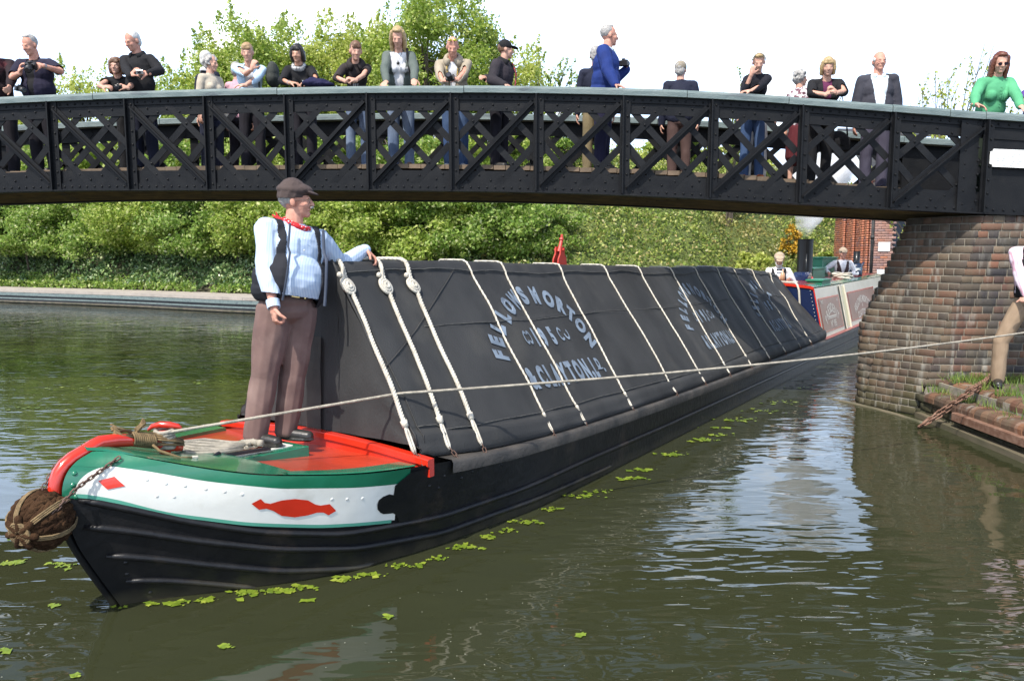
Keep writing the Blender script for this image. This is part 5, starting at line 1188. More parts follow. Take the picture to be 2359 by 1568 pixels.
def blob(name,mb,mats,parent,vox=.0075,disp=0,dsc=6,keep=None,paint=None,solid=0,smooth=3,seed=0,stretch=(1,1,1)):
    me=mb.mesh('tmp'); o=bpy.data.objects.new('tmp',me); COL.objects.link(o)
    r=o.modifiers.new('r','REMESH'); r.mode='VOXEL'; r.voxel_size=vox; r.adaptivity=0
    if smooth: q=o.modifiers.new('s','SMOOTH'); q.iterations=smooth; q.factor=.5
    dg=bpy.context.evaluated_depsgraph_get(); dg.update(); me2=bpy.data.meshes.new_from_object(o.evaluated_get(dg)); bpy.data.objects.remove(o); bpy.data.meshes.remove(me)
    if disp:
        nv_=len(me2.vertices); co=np.empty(nv_*3,dtype=np.float32); me2.vertices.foreach_get('co',co); co=co.reshape(-1,3); nm_=np.empty(nv_*3,dtype=np.float32); me2.vertex_normals.foreach_get('vector',nm_); nm_=nm_.reshape(-1,3)
        st3=np.array(stretch)*dsc; dd=np.empty(nv_,dtype=np.float32); o1=Vector((seed,0,0)); o2=Vector((0,seed,0))
        for i,cc in enumerate((co*st3).tolist()):
            c=Vector(cc); n1=noise.noise(c+o1); n2=noise.noise(c*2.3+o2); dd[i]=n1*.9+(1-abs(n1)*2.2)*.35+n2*.45-.25
        co+=nm_*(dd*disp)[:,None]; me2.vertices.foreach_set('co',co.ravel()); me2.update()
    if keep:
        bm=bmesh.new(); bm.from_mesh(me2); dl=[f for f in bm.faces if not keep(f.calc_center_median())]; bmesh.ops.delete(bm,geom=dl,context='FACES')
        if solid: bmesh.ops.solidify(bm,geom=bm.faces[:],thickness=solid)
        bm.to_mesh(me2); bm.free()
    me2.polygons.foreach_set('use_smooth',[True]*len(me2.polygons))
    if paint: me2.polygons.foreach_set('material_index',[paint(p.center) for p in me2.polygons])
    me2.materials.clear(); return mobj(name,me2,mats,parent)
def Rz(a): return Matrix.Rotation(a,3,'Z')
def Rx(a): return Matrix.Rotation(a,3,'X')
def Ry(a): return Matrix.Rotation(a,3,'Y')
def hand(mb,wr,d,nrm,curl,k,thumb=1,pinch=0):
    d=d.normalized(); nrm=(nrm-d*nrm.dot(d)).normalized(); sd=d.cross(nrm)
    R=Matrix((sd,nrm,d)).transposed(); mb.ell(wr+d*.047*k,(.041*k,.0165*k,.054*k),R); mb.cap(wr-d*.01*k,wr+d*.03*k,.027*k,.026*k)
    for i,L in zip((-1.5,-.5,.5,1.5),(.062,.076,.080,.070)):
        b=wr+d*.086*k+sd*i*.0205*k*thumb; dd=d.copy(); a=curl*(1+.08*i); r=.0095*k
        for j,fr in enumerate((.42,.32,.26)):
            dd=(Matrix.Rotation(a if j==0 else a*1.1,3,sd)@dd); e=b+dd*L*fr*k; mb.cap(b,e,r,r*.92,n=8); b=e; r*=.92
    b=wr+d*.022*k+sd*thumb*.034*k; t=(d*.75+sd*thumb*.55+nrm*.45).normalized(); e=b+t*.042*k; mb.cap(b,e,.0135*k,.0115*k,n=8); t2=(t+nrm*.35*(1+curl)+d*.15).normalized(); mb.cap(e,e+t2*.034*k,.0112*k,.0095*k,n=8)
def person(label,pos,h,yaw=0,lean=0,w=1.,belly=1.,hy=0,hp=0,ht=0,aL=None,aR=None,top=None,shirt=None,legs=None,shoes=None,hair=('short','brown'),skin=SK,sleeve=1.,open_=0,loose=.012,vox=.0085,glasses=None,female=False,cap=None,skirt=False,stance=.10,child=False,group='people watching from the footbridge',extra=None,feet=True,tuck=False,side=0.,legw=1.,fy=0.,fold=1.,fdx=0.,fdy=0.):
    k=h/1.75; Rw=Rz(yaw); P0=Vector(pos); Rt=Ry(side)@Rx(lean); HIP=Vector((0,0,.94))
    def Lp(x,y,z): return P0+Rw@(Vector((x,y,z))*k)
    def Lq(x,y,z,t_=1.): return Lp(x+fdx*t_,y+fdy*t_,z)
    def Up(x,y,z): return P0+Rw@((HIP+Rt@(Vector((x,y,z))-HIP))*k)
    RU=Rw@Rt
    def inU(p): return Rt.transposed()@((Rw.transposed()@(p-P0))/k-HIP)+HIP
    RH=Rw@Ry(ht)@Rz(hy)@Rx(hp+lean*.25); NK=Up(0,.0,1.475); HD=NK+(RU@Vector((0,-.006,.035)))*k
    def Hp(x,y,z): return HD+(RH@Vector((x,y,z)))*k
    def inH(p): return (RH.transposed()@(p-HD))/k
    t=thing('person',label,'person',P0,group)
    sw=.168*w**.6*(.9 if female else 1)
    SHL=[Up(s_*sw,.005,1.39) for s_ in(1,-1)]
    arms=[]
    for s_,sp,arm in zip((1,-1),SHL,(aL,aR)):
        if arm is None: arm=dict(t=Up(s_*(sw+.09),-.03,.80)); arm['rel']=1
        T=Vector(arm['t']); l1,l2=.285*k,.255*k; D=T-sp; dist=D.length
        if dist>(l1+l2)*.995: T=sp+D*((l1+l2)*.995/dist); D=T-sp; dist=D.length
        hint=Rw@Vector(arm.get('hint',(s_*.5,.45,-.8))); dn=D.normalized(); a_=(l1*l1-l2*l2+dist*dist)/(2*dist); hh=math.sqrt(max(0,l1*l1-a_*a_)); hv=(hint-dn*hint.dot(dn)).normalized(); E=sp+dn*a_+hv*hh
        fd=(T-E).normalized(); arms.append((sp,E,T,fd,arm))
    # -- body, one continuous mesh
    b=MB(); kk=k
    b.ell(Up(0,0,1.27),(.145*w*kk,.095*w*kk,.18*kk),RU); b.ell(Up(0,0,1.08),(.13*w*kk,.09*w*kk,.18*kk),RU); b.ell(Up(0,0,.93),(.14*w*kk,.10*w*kk,.11*kk),RU)
    b.cap(SHL[0],SHL[1],.05*kk,.05*kk); b.cap(Up(0,.01,1.40),HD+(RH@Vector((0,.012,.03)))*kk,.060*kk*(w**.5),.052*kk*(w**.4))
    for sp,E,T,fd,arm in arms:
        b.cap(sp,E,.043*kk*w**.5,.038*kk*w**.5); b.cap(E,T,.039*kk*w**.5,.025*kk)
        s_=1 if sp is SHL[0] else -1
        if arm.get('hand',1): hand(b,T,Vector(arm.get('d',fd)),Vector(arm['n']) if 'n' in arm else (Rw@Vector((-s_,0.05,-.2))),arm.get('curl',.35),kk*1.02,thumb=arm.get('th',s_*(1 if 'n' not in arm else arm.get('thn',1))))
    st_=stance
    for s_ in(1,-1):
        b.cap(Lp(s_*.085,0,.90),Lq(s_*st_,.0,.48,.5),.07*kk,.05*kk); b.cap(Lq(s_*st_,0,.48,.5),Lq(s_*(st_+.0),.015,.08),.05*kk,.032*kk); b.cap(Lq(s_*st_,.02,.05),(Lq(s_*st_,.02,.03)+Rw@(Rz(fy)@Vector((0,-.13,0)))*kk),.033*kk,.026*kk)
    # head
    hs=1.0 if not child else 1.02; hk=kk*hs
    def he(c,r,R=None): b.ell(HD+(RH@Vector(c))*hk,tuple(x*hk for x in r),RH if R is None else RH@R,nu=16,nv=12)
    he((0,.012,.135),(.074,.092,.096)); he((0,-.026,.078),(.058*w**.25,.066,.080)); he((0,-.066,.018),(.028,.026,.022)); he((0,-.03,.045),(.050*w**.35,.055,.048))
    for s_ in(1,-1): he((s_*.034,-.060,.080),(.024*w**.2,.026,.026)); he((s_*.077,.012,.098),(.010,.019,.031),Rx(-.15)); he((s_*.031,-.073,.108),(.013,.012,.010))
    b.cap(Hp(-.032,-.0805,.1275),Hp(.032,-.0805,.1275),.010*hk,.010*hk); b.cap(Hp(0,-.088,.118),Hp(0,-.109,.082),.009*hk,.0135*hk); he((.011,-.098,.080),(.009,.010,.008)); he((-.011,-.098,.080),(.009,.010,.008))
    b.cap(Hp(-.017,-.088,.050),Hp(.017,-.088,.050),.0085*hk,.0085*hk); 
    hm=HC[hair[1]]
    def paint(c):
        q=inH(c)/hs
        if q.z<-.03 or q.z>.25 or q.y>-.05 or abs(q.x)>.07: return 0
        ax_=abs(q.x)
        if ((ax_-.031)/.0145)**2+((q.z-.1075)/.0062)**2<1 and q.y<-.06: return 2
        if (q.x/.024)**2+((q.z-.049)/.0062)**2<1 and q.y<-.08: return 1
        if .012<ax_<.050 and abs(q.z-.129+.10*(ax_-.03)**2)<.0045 and q.y<-.055: return 3
        return 0
    blob('body',b,[skin,LIP,EYE,hm],t,vox,paint=paint,smooth=2)
    # -- shirt / jacket
    g=loose
    def torso(b,g,hem=True):
        b.ell(Up(0,0,1.27),((.158*w+g)*kk,(.108*w+g)*kk,(.175+g)*kk),RU,nu=20,nv=12); b.ell(Up(0,-.012*belly-.02*(belly-1),1.09),((.148*w*belly**.5+g)*kk,(.105*w*belly+g)*kk,(.185+g)*kk),RU,nu=20,nv=12)
        if not tuck: b.ell(Up(0,-.0,.95),((.155*w+g)*kk,(.112*w*belly**.4+g)*kk,(.12+g)*kk),RU,nu=20,nv=12)
        else: b.ell(Up(0,-.01*belly,1.0),((.145*w*belly**.5+g)*kk,(.105*w*belly**.7+g)*kk,(.10+g)*kk),RU,nu=20,nv=12)
        b.cap(SHL[0]+(RU@Vector((-.02,0,0)))*kk,SHL[1]+(RU@Vector((.02,0,0)))*kk,(.060+g)*kk,(.060+g)*kk); b.cap(Up(0,.012,1.38),Up(0,.008,1.455),(.080+g)*kk,(.056+g*.7)*kk)
        if female:
            for s_ in(1,-1): b.ell(Up(s_*.068*w,-.085*w,1.255),((.062+g*.5)*kk*w**.5,(.055+g*.5)*kk*w**.5,(.062+g*.5)*kk),RU)
    def sleeves(b,g,fr):
        for sp,E,T,fd,arm in arms:
            b.cap(sp,E,(.054*w**.5+g)*kk,(.046*w**.5+g)*kk)
            if fr>.5: e=E.lerp(T,(fr-.5)*2*.97); b.cap(E,e,(.046*w**.5+g)*kk,(.034+g*.8)*kk)
            else: pass
    def short(p,fr):    # cut short sleeves
        for sp,E,T,fd,arm in arms:
            d=(E-sp); u=(p-sp).dot(d)/d.length_squared
            if u>fr*2 and (p-(sp+d*min(1,u))).length<.12*kk: return False
            d2=(T-E); u2=(p-E).dot(d2)/d2.length_squared
            if u2>.15 and (p-(E+d2*min(1,u2))).length<.10*kk: return False
        return True
    sd_=(int(P0.x*100)%50)
    if shirt is not None:
        b=MB(); torso(b,.004); blob('shirt',b,shirt,t,vox*1.1,disp=.004*kk,dsc=9,seed=sd_,keep=lambda p:inU(p).z<1.455-.35*max(0,-inU(p).y) and inU(p).z>.86)
    if top is not None:
        b=MB(); torso(b,g); sleeves(b,g,sleeve if sleeve>.5 else .5)
        def keep(p):
            q=inU(p)
            if q.z>1.475-.30*max(0,-q.y-.02) : return False
            if q.z<(.80 if not tuck else .98): return False
            if open_ and q.y<-.02 and abs(q.x)<open_*(.45+.8*max(0,(q.z-1.0)/.42)) and q.z>.8: return False
            if sleeve<=.5 and not short(p,sleeve): return False
            return True
        blob('jacket' if open_ or shirt is not None else 'top',b,top,t,vox,disp=.008*kk*fold,dsc=8,seed=sd_,keep=keep,solid=.006*kk if open_ else 0)
    # -- trousers
    if legs is not None:
        b=MB(); b.ell(Lp(0,-.0,.95),((.150*w**.8)*kk,(.118*w**.8)*kk,.10*kk),Rw); b.ell(Lp(0,.0,.88),((.158*w**.8)*kk,(.118*w**.8)*kk,.10*kk),Rw); 
        if skirt: b.cap(Lp(0,0,.85),Lp(0,0,.50),.15*kk*w,.19*kk*w)
        else:
            for s_ in(1,-1): b.cap(Lp(s_*.082*w**.5,0,.86),Lq(s_*st_,-.005,.48,.5),(.092*w**.6)*kk*legw,.074*kk*w**.4*legw); b.cap(Lq(s_*st_,-.005,.48,.5),Lq(s_*st_,.015,.075),.074*kk*w**.4*legw,.068*kk*legw)
        blob('skirt' if skirt else 'trousers',b,legs,t,vox*1.15,disp=.009*kk*fold,dsc=8,seed=sd_+3,keep=lambda p:(Rw.transposed()@(p-P0)).z/k<1.03 and (Rw.transposed()@(p-P0)).z/k>.035,stretch=(1,1,.55))
    if shoes is not None and feet:
        for s_ in(1,-1):
            b=MB(); fo_=Vector((s_*st_,.02,0)); Fp=lambda x,y,z:Lq(*(fo_+Rz(fy)@Vector((x,y,z)))); b.cap(Fp(0,.02,.050),Fp(s_*.012,-.165,.036),.046*kk,.040*kk); b.cap(Fp(0,0,.10),Fp(0,-.03,.06),.046*kk,.046*kk); b.ell(Fp(s_*.008,-.075,.017),(.050*kk,.145*kk,.017*kk),Rw@Rz(fy))
            blob('shoe',b,shoes,t,vox,smooth=2,keep=lambda p:p.z>P0.z+.001)
    # -- hair
    sty=hair[0]; b=MB()
    def e2(c,r,R=None): b.ell(HD+(RH@Vector(c))*hk,tuple(x*hk for x in r),RH if R is None else RH@R,nu=14,nv=10)
    if sty in('short','fringe','bob','long','curly','pony','quiff'):
        e2((0,.026,.148),(.080,.092,.094)); e2((0,.05,.10),(.072,.062,.085))
        if sty in('fringe','bob','quiff'): e2((0,-.055,.190),(.060,.036,.036),Rx(.5)); e2((.02,-.075,.165),(.045,.018,.026),Rx(.2)); e2((-.03,-.07,.165),(.035,.018,.024),Rx(.2))
        if sty in('bob','long'):
            zl={'bob':.02,'long':-.09}[sty]
            for s_ in(1,-1): b.cap(Hp(s_*.066,-.015,.17),Hp(s_*.080,-.012,.08),.030*hk,.030*hk); b.cap(Hp(s_*.080,-.012,.09),Hp(s_*.078,.0,zl),.030*hk,.024*hk); b.cap(Hp(s_*.07,.03,.12),Hp(s_*.07,.045,zl),.036*hk,.030*hk)
            b.cap(Hp(0,.07,.12),Hp(0,.075,zl-.01),.06*hk,.045*hk)
            if sty=='long': e2((0,-.01,.205),(.062,.075,.035))
        if sty=='curly':
            r=random.Random(sd_)
            for i in range(60):
                th=r.uniform(0,6.28); ph=r.uniform(.0,1.0); z=.235-.20*ph; rr=math.sqrt(max(0,1-((z-.14)/.105)**2)); x=math.cos(th)*.088*rr; y=.02+math.sin(th)*.098*rr
                if y<-.045 and z<.165: continue
                e2((x,y,z),(.021,.021,.021))
        if sty=='pony': b.cap(Hp(0,.10,.19),Hp(.03,.15,.14),.03*hk,.035*hk); b.cap(Hp(.03,.15,.14),Hp(.04,.14,.04),.035*hk,.02*hk); e2((0,-.02,.205),(.06,.065,.034))
    elif sty=='bald':
        e2((0,.038,.105),(.079,.072,.062)); e2((.062,.0,.128),(.018,.04,.035)); e2((-.062,.0,.128),(.018,.04,.035))
    elif sty=='receding': e2((0,.034,.150),(.080,.086,.088)); e2((0,.0,.218),(.05,.05,.018)); 
    elif sty=='cropped': e2((0,.030,.138),(.0775,.088,.088))
    def hkeep(p):
        q=inH(p)/hs
        if q.y<-.045 and abs(q.x)<.052 and q.z<.150: return False
        return True
    blob('hair',b,hm,t,vox,disp=.004*hk,dsc=30,seed=sd_,keep=hkeep if sty not in('bald',) else None,smooth=1)
    if cap:
        b=MB(); kind,cm_=cap
        if kind=='flat':
            b.ell(HD+(RH@Vector((0,.012,.178)))*hk,(.098*hk,.112*hk,.050*hk),RH@Rx(.10),nu=20,nv=12); b.ell(HD+(RH@Vector((0,-.045,.185)))*hk,(.080*hk,.075*hk,.036*hk),RH@Rx(.28),nu=16); b.ell(HD+(RH@Vector((0,-.100,.160)))*hk,(.066*hk,.052*hk,.011*hk),RH@Rx(.30),nu=16); b.cap(Hp(0,.03,.14),Hp(0,.02,.165),.094*hk,.096*hk)
            kp=lambda p:(inH(p)/hs).z>.128-.10*min(0,(inH(p)/hs).y)*0
        else:
            b.ell(HD+(RH@Vector((0,.015,.155)))*hk,(.088*hk,.100*hk,.092*hk),RH,nu=20,nv=12); b.ell(HD+(RH@Vector((0,-.115,.152)))*hk,(.070*hk,.068*hk,.012*hk),RH@Rx(.22),nu=16)
            kp=lambda p:(inH(p)/hs).z>.125
        b.ell(HD+(RH@Vector((0,.01,.232 if kind=='flat' else .248)))*hk,(.010*hk,.010*hk,.006*hk),RH)
        blob('cap',b,cm_,t,vox*.8,disp=.002,dsc=20,keep=kp,smooth=2)
    if glasses:
        b=MB(); gm=glasses
        for s_ in(1,-1):
            pts=[Hp(s_*.032+.024*math.cos(a),-.094,.106+.0155*math.sin(a)) for a in [i*math.pi/8 for i in range(16)]]
            b.tube(pts,.0016*hk,5,closed=True)
            if gm=='sun': b.add(pts,[tuple(range(16))])
            b.tube([Hp(s_*.056,-.094,.110),Hp(s_*.076,-.05,.112),Hp(s_*.082,.01,.108)],.0017*hk,5)
        b.tube([Hp(-.009,-.096,.11),Hp(.009,-.096,.11)],.0016*hk,5)
        b.build('glasses',mk('glasses_frame',(.015,.01,.02) if gm=='sun' else (.10,.09,.08),rough=.15 if gm=='sun' else .3),t,fixn=False)
    if extra: extra(t,dict(Up=Up,Lp=Lp,Hp=Hp,RU=RU,RH=RH,Rw=Rw,k=kk,hk=hk,inU=inU,inH=inH,arms=arms,vox=vox,torso=torso,HD=HD))
    return t
# ---- the man standing on the bow
SHIRT=fab('pale_blue_striped_shirt',(.47,.56,.68),(.43,.52,.65),4,.8,.35)
def striped(m,c2,scale,axis='X'):
    t=m.node_tree;n=t.nodes;l=t.links;b=n['Principled BSDF']; g=n.new('ShaderNodeTexCoord'); w=n.new('ShaderNodeTexWave'); w.bands_direction=axis; w.inputs['Scale'].default_value=scale; w.inputs['Distortion'].default_value=.35; w.inputs['Detail'].default_value=1; w.inputs['Detail Scale'].default_value=.3
    l.new(g.outputs['Object'],w.inputs[0]); r=n.new('ShaderNodeMapRange'); r.inputs['From Min'].default_value=.62; r.inputs['From Max'].default_value=.85; r.inputs['To Max'].default_value=.75; l.new(w.outputs['Fac'],r.inputs['Value'])
    x=n.new('ShaderNodeMix'); x.data_type='RGBA'; src=b.inputs['Base Color'].links[0].from_socket; l.new(src,x.inputs['A']); x.inputs['B'].default_value=c4(c2); l.new(r.outputs[0],x.inputs['Factor']); l.new(x.outputs['Result'],b.inputs['Base Color'])
striped(SHIRT,(.33,.43,.60),24)
CORD=fab('mauve_brown_corduroy',(.165,.105,.092),(.125,.078,.070),6,.9,.6,c3=(.22,.15,.13),scale3=5)
WAIST=fab('black_waistcoat_cloth',(.014,.015,.020),(.02,.021,.026)); LINING=fab('grey_blue_lining',(.07,.085,.12)); LEATHER=mk('black_leather',(.012,.012,.012),(.03,.028,.025),20,.4,.4,60,.003)
BANDANA=mk('red_spotted_bandana',(.55,.012,.02),(.45,.01,.015),8,.8,.3,200,.001)
def dots(m,c,scale,th):
    t=m.node_tree;n=t.nodes;l=t.links;b=n['Principled BSDF']; g=n.new('ShaderNodeTexCoord'); v=n.new('ShaderNodeTexVoronoi'); v.inputs['Scale'].default_value=scale; v.inputs['Randomness'].default_value=.5; l.new(g.outputs['Object'],v.inputs['Vector'])
    r=n.new('ShaderNodeMath'); r.operation='LESS_THAN'; r.inputs[1].default_value=th; l.new(v.outputs['Distance'],r.inputs[0]); x=n.new('ShaderNodeMix'); x.data_type='RGBA'; l.new(b.inputs['Base Color'].links[0].from_socket,x.inputs['A']); x.inputs['B'].default_value=c4(c); l.new(r.outputs[0],x.inputs['Factor']); l.new(x.outputs['Result'],b.inputs['Base Color'])
dots(BANDANA,(.75,.72,.7),62,.26)
def bowman_extra(t,q):
    Up,Hp,RU,k,inU,torso,RH,hk=q['Up'],q['Hp'],q['RU'],q['k'],q['inU'],q['torso'],q['RH'],q['hk']
    b=MB(); torso(b,.030); b.ell(Up(0,.0,.98),(.168*k*1.05,.155*k*1.05,.10*k),RU,nu=20)
    b.cap(Up(.19,-.02,1.02),Up(.18,.0,1.2),.05*k,.05*k)
    def keep(p):
        c=inU(p)
        if c.z>1.475 or c.z<.925: return False
        if c.y<0 and -.105-.03*(1.45-c.z)<c.x<.115+.10*(1.42-c.z) and c.z<1.5: return False
        if abs(c.x)>.128+.04*max(0,(c.z-1.30)/.1) and 1.13<c.z<1.40+.0 and abs(c.y)<.115: return False
        if abs(c.x)>.150 and c.z>=1.36: return False
        return True
    blob('waistcoat',b,[WAIST],t,.006,disp=.005,dsc=7,keep=keep,solid=.008,seed=4)
    # lining edges of the open front
    for sg,x0,x1 in((-1,-.108,-.122),(1,.118,.165)):
        mb=MB(); rows=[]
        for i in range(14):
            z=1.44-.50*i/13.; x=x0+(x1-x0)*i/13.; fr=math.sqrt(max(.02,1-((z-1.12)/.52)**2)); y=-(.145*fr+.055+(.035 if z<1.25 else .0)); rows.append([Up(x-.004*sg,y+.012,z),Up(x-.022*sg*0+sg*.002,y-.004,z),Up(x+sg*.014,y+.004,z)])
        mb.grid(rows); mb.build('waistcoat_lining',LINING,t,smooth=True)
    b=MB()    # belt
    rows=[]
    for i in range(33):
        a=2*math.pi*i/32; x,y=math.cos(a)*.190,math.sin(a)*.158-.012; rows.append([Up(x*1.0,y,.985+.012*math.sin(a)),Up(x*1.02,y*1.02,1.0+.012*math.sin(a)),Up(x*1.0,y,1.028+.012*math.sin(a))])
    b.grid(rows); b.build('belt',LEATHER,t,smooth=True)
    b=MB(); c=Up(.02,-.178,.995); R=RU
    for dx in(-.045,.045): b.beam(Up(dx+.0,-.180,.972),Up(dx+.0,-.180,1.030),.008*k,.006*k,up=(0,1,0))
    for dz in(.975,1.028): b.beam(Up(-.045+.0,-.180,dz),Up(.005,-.180,dz),.006*k,.005*k)
    b.build('belt_buckle',M['brass'],t)
    b=MB()    # neckerchief, low at the throat, knot at the nape
    ring=[]
    for i in range(25):
        a=2*math.pi*i/24; 
        ring.append(Up(.086*math.cos(a)+.010,.012-.080*math.sin(a)*-1*-1+0,1.458)+RH@Vector((0,0,0)))
    ring=[Up(.082*math.cos(a)+.005,.088*math.sin(a)-.004,1.462+.026*math.sin(a)-.012*math.cos(a)) for a in [2*math.pi*i/24 for i in range(24)]]
    b.tube(ring,.016*k,8,closed=True,flat=1.25); kn=Up(-.060,.105,1.485); b.ell(kn,(.024*k,.024*k,.022*k)); b.cap(kn,kn+Vector((-.055,.01,.035))*k,.014*k,.008*k); b.cap(kn,kn+Vector((-.075,.0,-.020))*k,.016*k,.010*k); b.cap(kn,kn+Vector((-.03,.0,.05))*k,.012*k,.006*k)
    blob('neckerchief',b,BANDANA,t,.0055,disp=.004,dsc=25,smooth=1)
    b=MB(); rg=[Up(.076*math.cos(a),.080*math.sin(a)-.004,1.440+.020*math.sin(a)) for a in [2*math.pi*i/24 for i in range(24)]]; b.tube(rg,.013*k,8,closed=True,flat=1.8); b.build('shirt_collar',SHIRT,t,smooth=True)
    b=MB(); b.cap(Hp(-.026,-.100,.062),Hp(0,-.107,.066),.008*hk,.010*hk); b.cap(Hp(0,-.107,.066),Hp(.026,-.100,.062),.010*hk,.008*hk); blob('moustache',b,HC['grey'],t,.0045,disp=.003,dsc=60,smooth=1)
    for sg in (0,1):    # cuffs
        sp,E,T,fd,arm=q['arms'][sg]; b=MB(); c=E.lerp(T,.94); b.tube([c-fd*.030*k,c+fd*.024*k],[.043*k,.041*k],14,cap=False); b.tube([c+fd*.024*k,c+fd*.020*k],[.041*k,.034*k],14,cap=False); b.build('cuff',SHIRT,t,smooth=True)
    b=MB(); 
    for i in range(5): b.dome(Up(.005,-.1555-.012*math.sin(i),1.36-.075*i),RU@Vector((0,-1,0)),.0065*k,.003*k,n=8)
    b.build('shirt_buttons',M['white'],t)
BM=Vector((-1.405,4.83,.648))
yawB=math.radians(41)
hl=Vector(fB(1.86,.15,1.80))
person('stout man in flat cap, black waistcoat and red neckerchief standing on the bow',BM,1.63,yaw=yawB,lean=-.02,side=.17,ht=-.08,fdx=-.13,w=1.26,belly=1.42,legw=1.18,fy=.55,fold=1.15,hy=math.radians(58),hp=.06,
  aL=dict(t=hl+Vector((-.085,-.02,.045)),d=Vector((.75,.1,-.62)),n=Vector((-.5,-.35,-.8)),hint=(.4,.3,-.9),curl=.5,th=-1),
  aR=dict(t=Vector((-1.40,4.57,1.47)),d=Vector((.05,.0,-1)),n=Vector((.75,.55,.1)),hint=(-.25,.6,-.1),curl=.85,th=1),
  top=SHIRT,legs=CORD,shoes=LEATHER,hair=('cropped','grey'),skin=SKP,cap=('flat',mk('brown_wool_cap',(.045,.030,.028),(.065,.045,.04),8,.9,.6,220,.002)),glasses='clear',tuck=True,loose=.020,vox=.0052,stance=.105,group=None,extra=bowman_extra)
# ---- people on the bridge.  px,py = top of the head in the photograph, dy = distance behind the near girder
def on_bridge(label,px,py,dy,lean=0,yaw=0,mul=1.,**kw):
    if lean>.2 and lean<.6: lean+=.09; kw['hp']=kw.get('hp',0)+.13
    Yv=None; X=(px-CX)/FPX*9.6
    for _ in range(4): Yv=near_y(X)+dy; P=atY(px,py,Yv); X=P.x
    zt=P.z; z0=deckz(X); fwd=.70*math.sin(lean); X0=X-fwd*math.sin(yaw); Y0=Yv+fwd*math.cos(yaw)
    hh=mul*1.75*(zt-z0)/(.94+.80*math.cos(lean)*math.cos(kw.get('side',0)))
    return person(label,(X0,Y0,z0),hh,yaw=yaw,lean=lean,**kw)
def rt(px,py,dy=.06):   # a wrist on the rail
    X=(px-CX)/FPX*9.3
    for _ in range(3): P=atY(px,py,near_y(X)+dy); X=P.x
    return Vector((P.x,P.y,max(P.z,railz(P.x)+.012)))
def ah(px,py,dy,**k): 
    X=(px-CX)/FPX*9.3
    for _ in range(3): P=atY(px,py,near_y(X)+dy); X=P.x
    return dict(t=P,**k)
F_={}
def col(n,c,c2=None,**k):
    if n not in F_: F_[n]=fab(n,c,c2,**k)
    return F_[n]
BLK=col('black_cloth',(.012,.012,.014)); NAVY=col('navy_cloth',(.014,.017,.035)); JEAN=col('blue_jeans',(.09,.13,.22),(.17,.22,.31)); JEAN2=col('mid_blue_jeans',(.03,.06,.14),(.06,.10,.19)); DARKT=col('dark_trousers',(.016,.015,.022)); KHAKI=col('khaki_trousers',(.20,.16,.09)); GREYT=col('purple_grey_trousers',(.065,.06,.09))
SHOE=mk('dark_shoe',(.02,.018,.016),rough=.5); SHOEB=mk('brown_shoe',(.12,.07,.04),rough=.6); SHOEG=mk('grey_trainer',(.16,.16,.18),(.45,.45,.45),30,rough=.6)
def camera_obj(p,label,size=.12,silver=False,look=Vector((0,-1,-.5))):
    t=thing('camera',label,'camera',p); d=look.normalized(); sx=d.cross(Vector((0,0,1))).normalized(); u=sx.cross(d); R=Matrix((sx,d,u)).transposed(); bm_=M['camb'] if not silver else M['cams']
    b=MB(); b.box(p,(size,size*.42,size*.62),R); 
    if not silver: b.box(p+u*size*.36,(size*.34,size*.36,size*.26),R); b.box(p-sx*size*.45+d*size*.1,(size*.2,size*.5,size*.6),R)
    b.build('camera_body',bm_,t,bevel=size*.05); b=MB(); L=size*(.75 if not silver else .32); r=size*(.33 if not silver else .2); b.tube([p+d*size*.18,p+d*(size*.18+L*.5),p+d*(size*.2+L)],[r*.95,r,r*1.04],16); b.build('lens',M['camb'],t,smooth=True)
    b=MB(); b.tube([p+d*(size*.2+L+.001),p+d*(size*.2+L+.003)],[r*.75,r*.7],16); b.build('lens_glass',M['glassd'],t); return t
M['camb']=mk('black_camera_plastic',(.012,.012,.013),rough=.45); M['cams']=mk('silver_camera',(.45,.45,.46),rough=.3,metal=.6); M['glassd']=mk('dark_lens_glass',(.01,.01,.02),rough=.05,coat=1)
def watch(side,name='wristwatch',mat=None):
    def f(t,q):
        sp,E,T,fd,arm=q['arms'][side]; b=MB(); b.tube([T-fd*.035*q['k'],T-fd*.015*q['k']],.033*q['k'],12); b.build(name,mat or M['cams'],t)
    return f
def multi(*fs):
    def f(t,q):
        for g in fs: g(t,q)
    return f
def decal(txt,z,size,mat,x=0,sq=1.,name='lettering'):
    def f(t,q):
        b=MB(); text_line(b,txt,size,lambda a,c:q['Up'](x+a,-.155,z+c),sq,.02); b.build(name,mat,t,fixn=False)
    return f
def strap(x0,x1,mat,yb=-.135,name='shoulder_strap'):
    def f(t,q):
        Up=q['Up']; b=MB(); pts=[Up(x0,.06,1.46),Up(x0,-.03,1.49),Up(x0,-.10,1.42),Up((x0+x1)/2,yb-.02,1.27),Up(x1,yb-.01,1.08)]; b.tube(catmull(pts,4),.014*q['k'],6,flat=.5); b.build(name,mat,t,smooth=True)
    return f
def panel(name,mat,x,z,wd,hh,y=-.15):
    def f(t,q):
        Up=q['Up']; b=MB(); b.prism([Up(x,y,z),Up(x+wd,y,z),Up(x+wd,y,z+hh),Up(x,y,z+hh)],q['RU']@Vector((0,-.004,0))); b.build(name,mat,t)
    return f
def scarf(mat,r=.03,name='scarf'):
    def f(t,q):
        b=MB(); b.tube([q['Up'](.075*math.cos(a),.075*math.sin(a)-.01,1.45+.02*math.sin(a)) for a in [i*math.pi/9 for i in range(18)]],r*q['k'],8,closed=True,flat=1.3); blob(name,b,mat,t,.007,disp=.004,dsc=22)
    return f
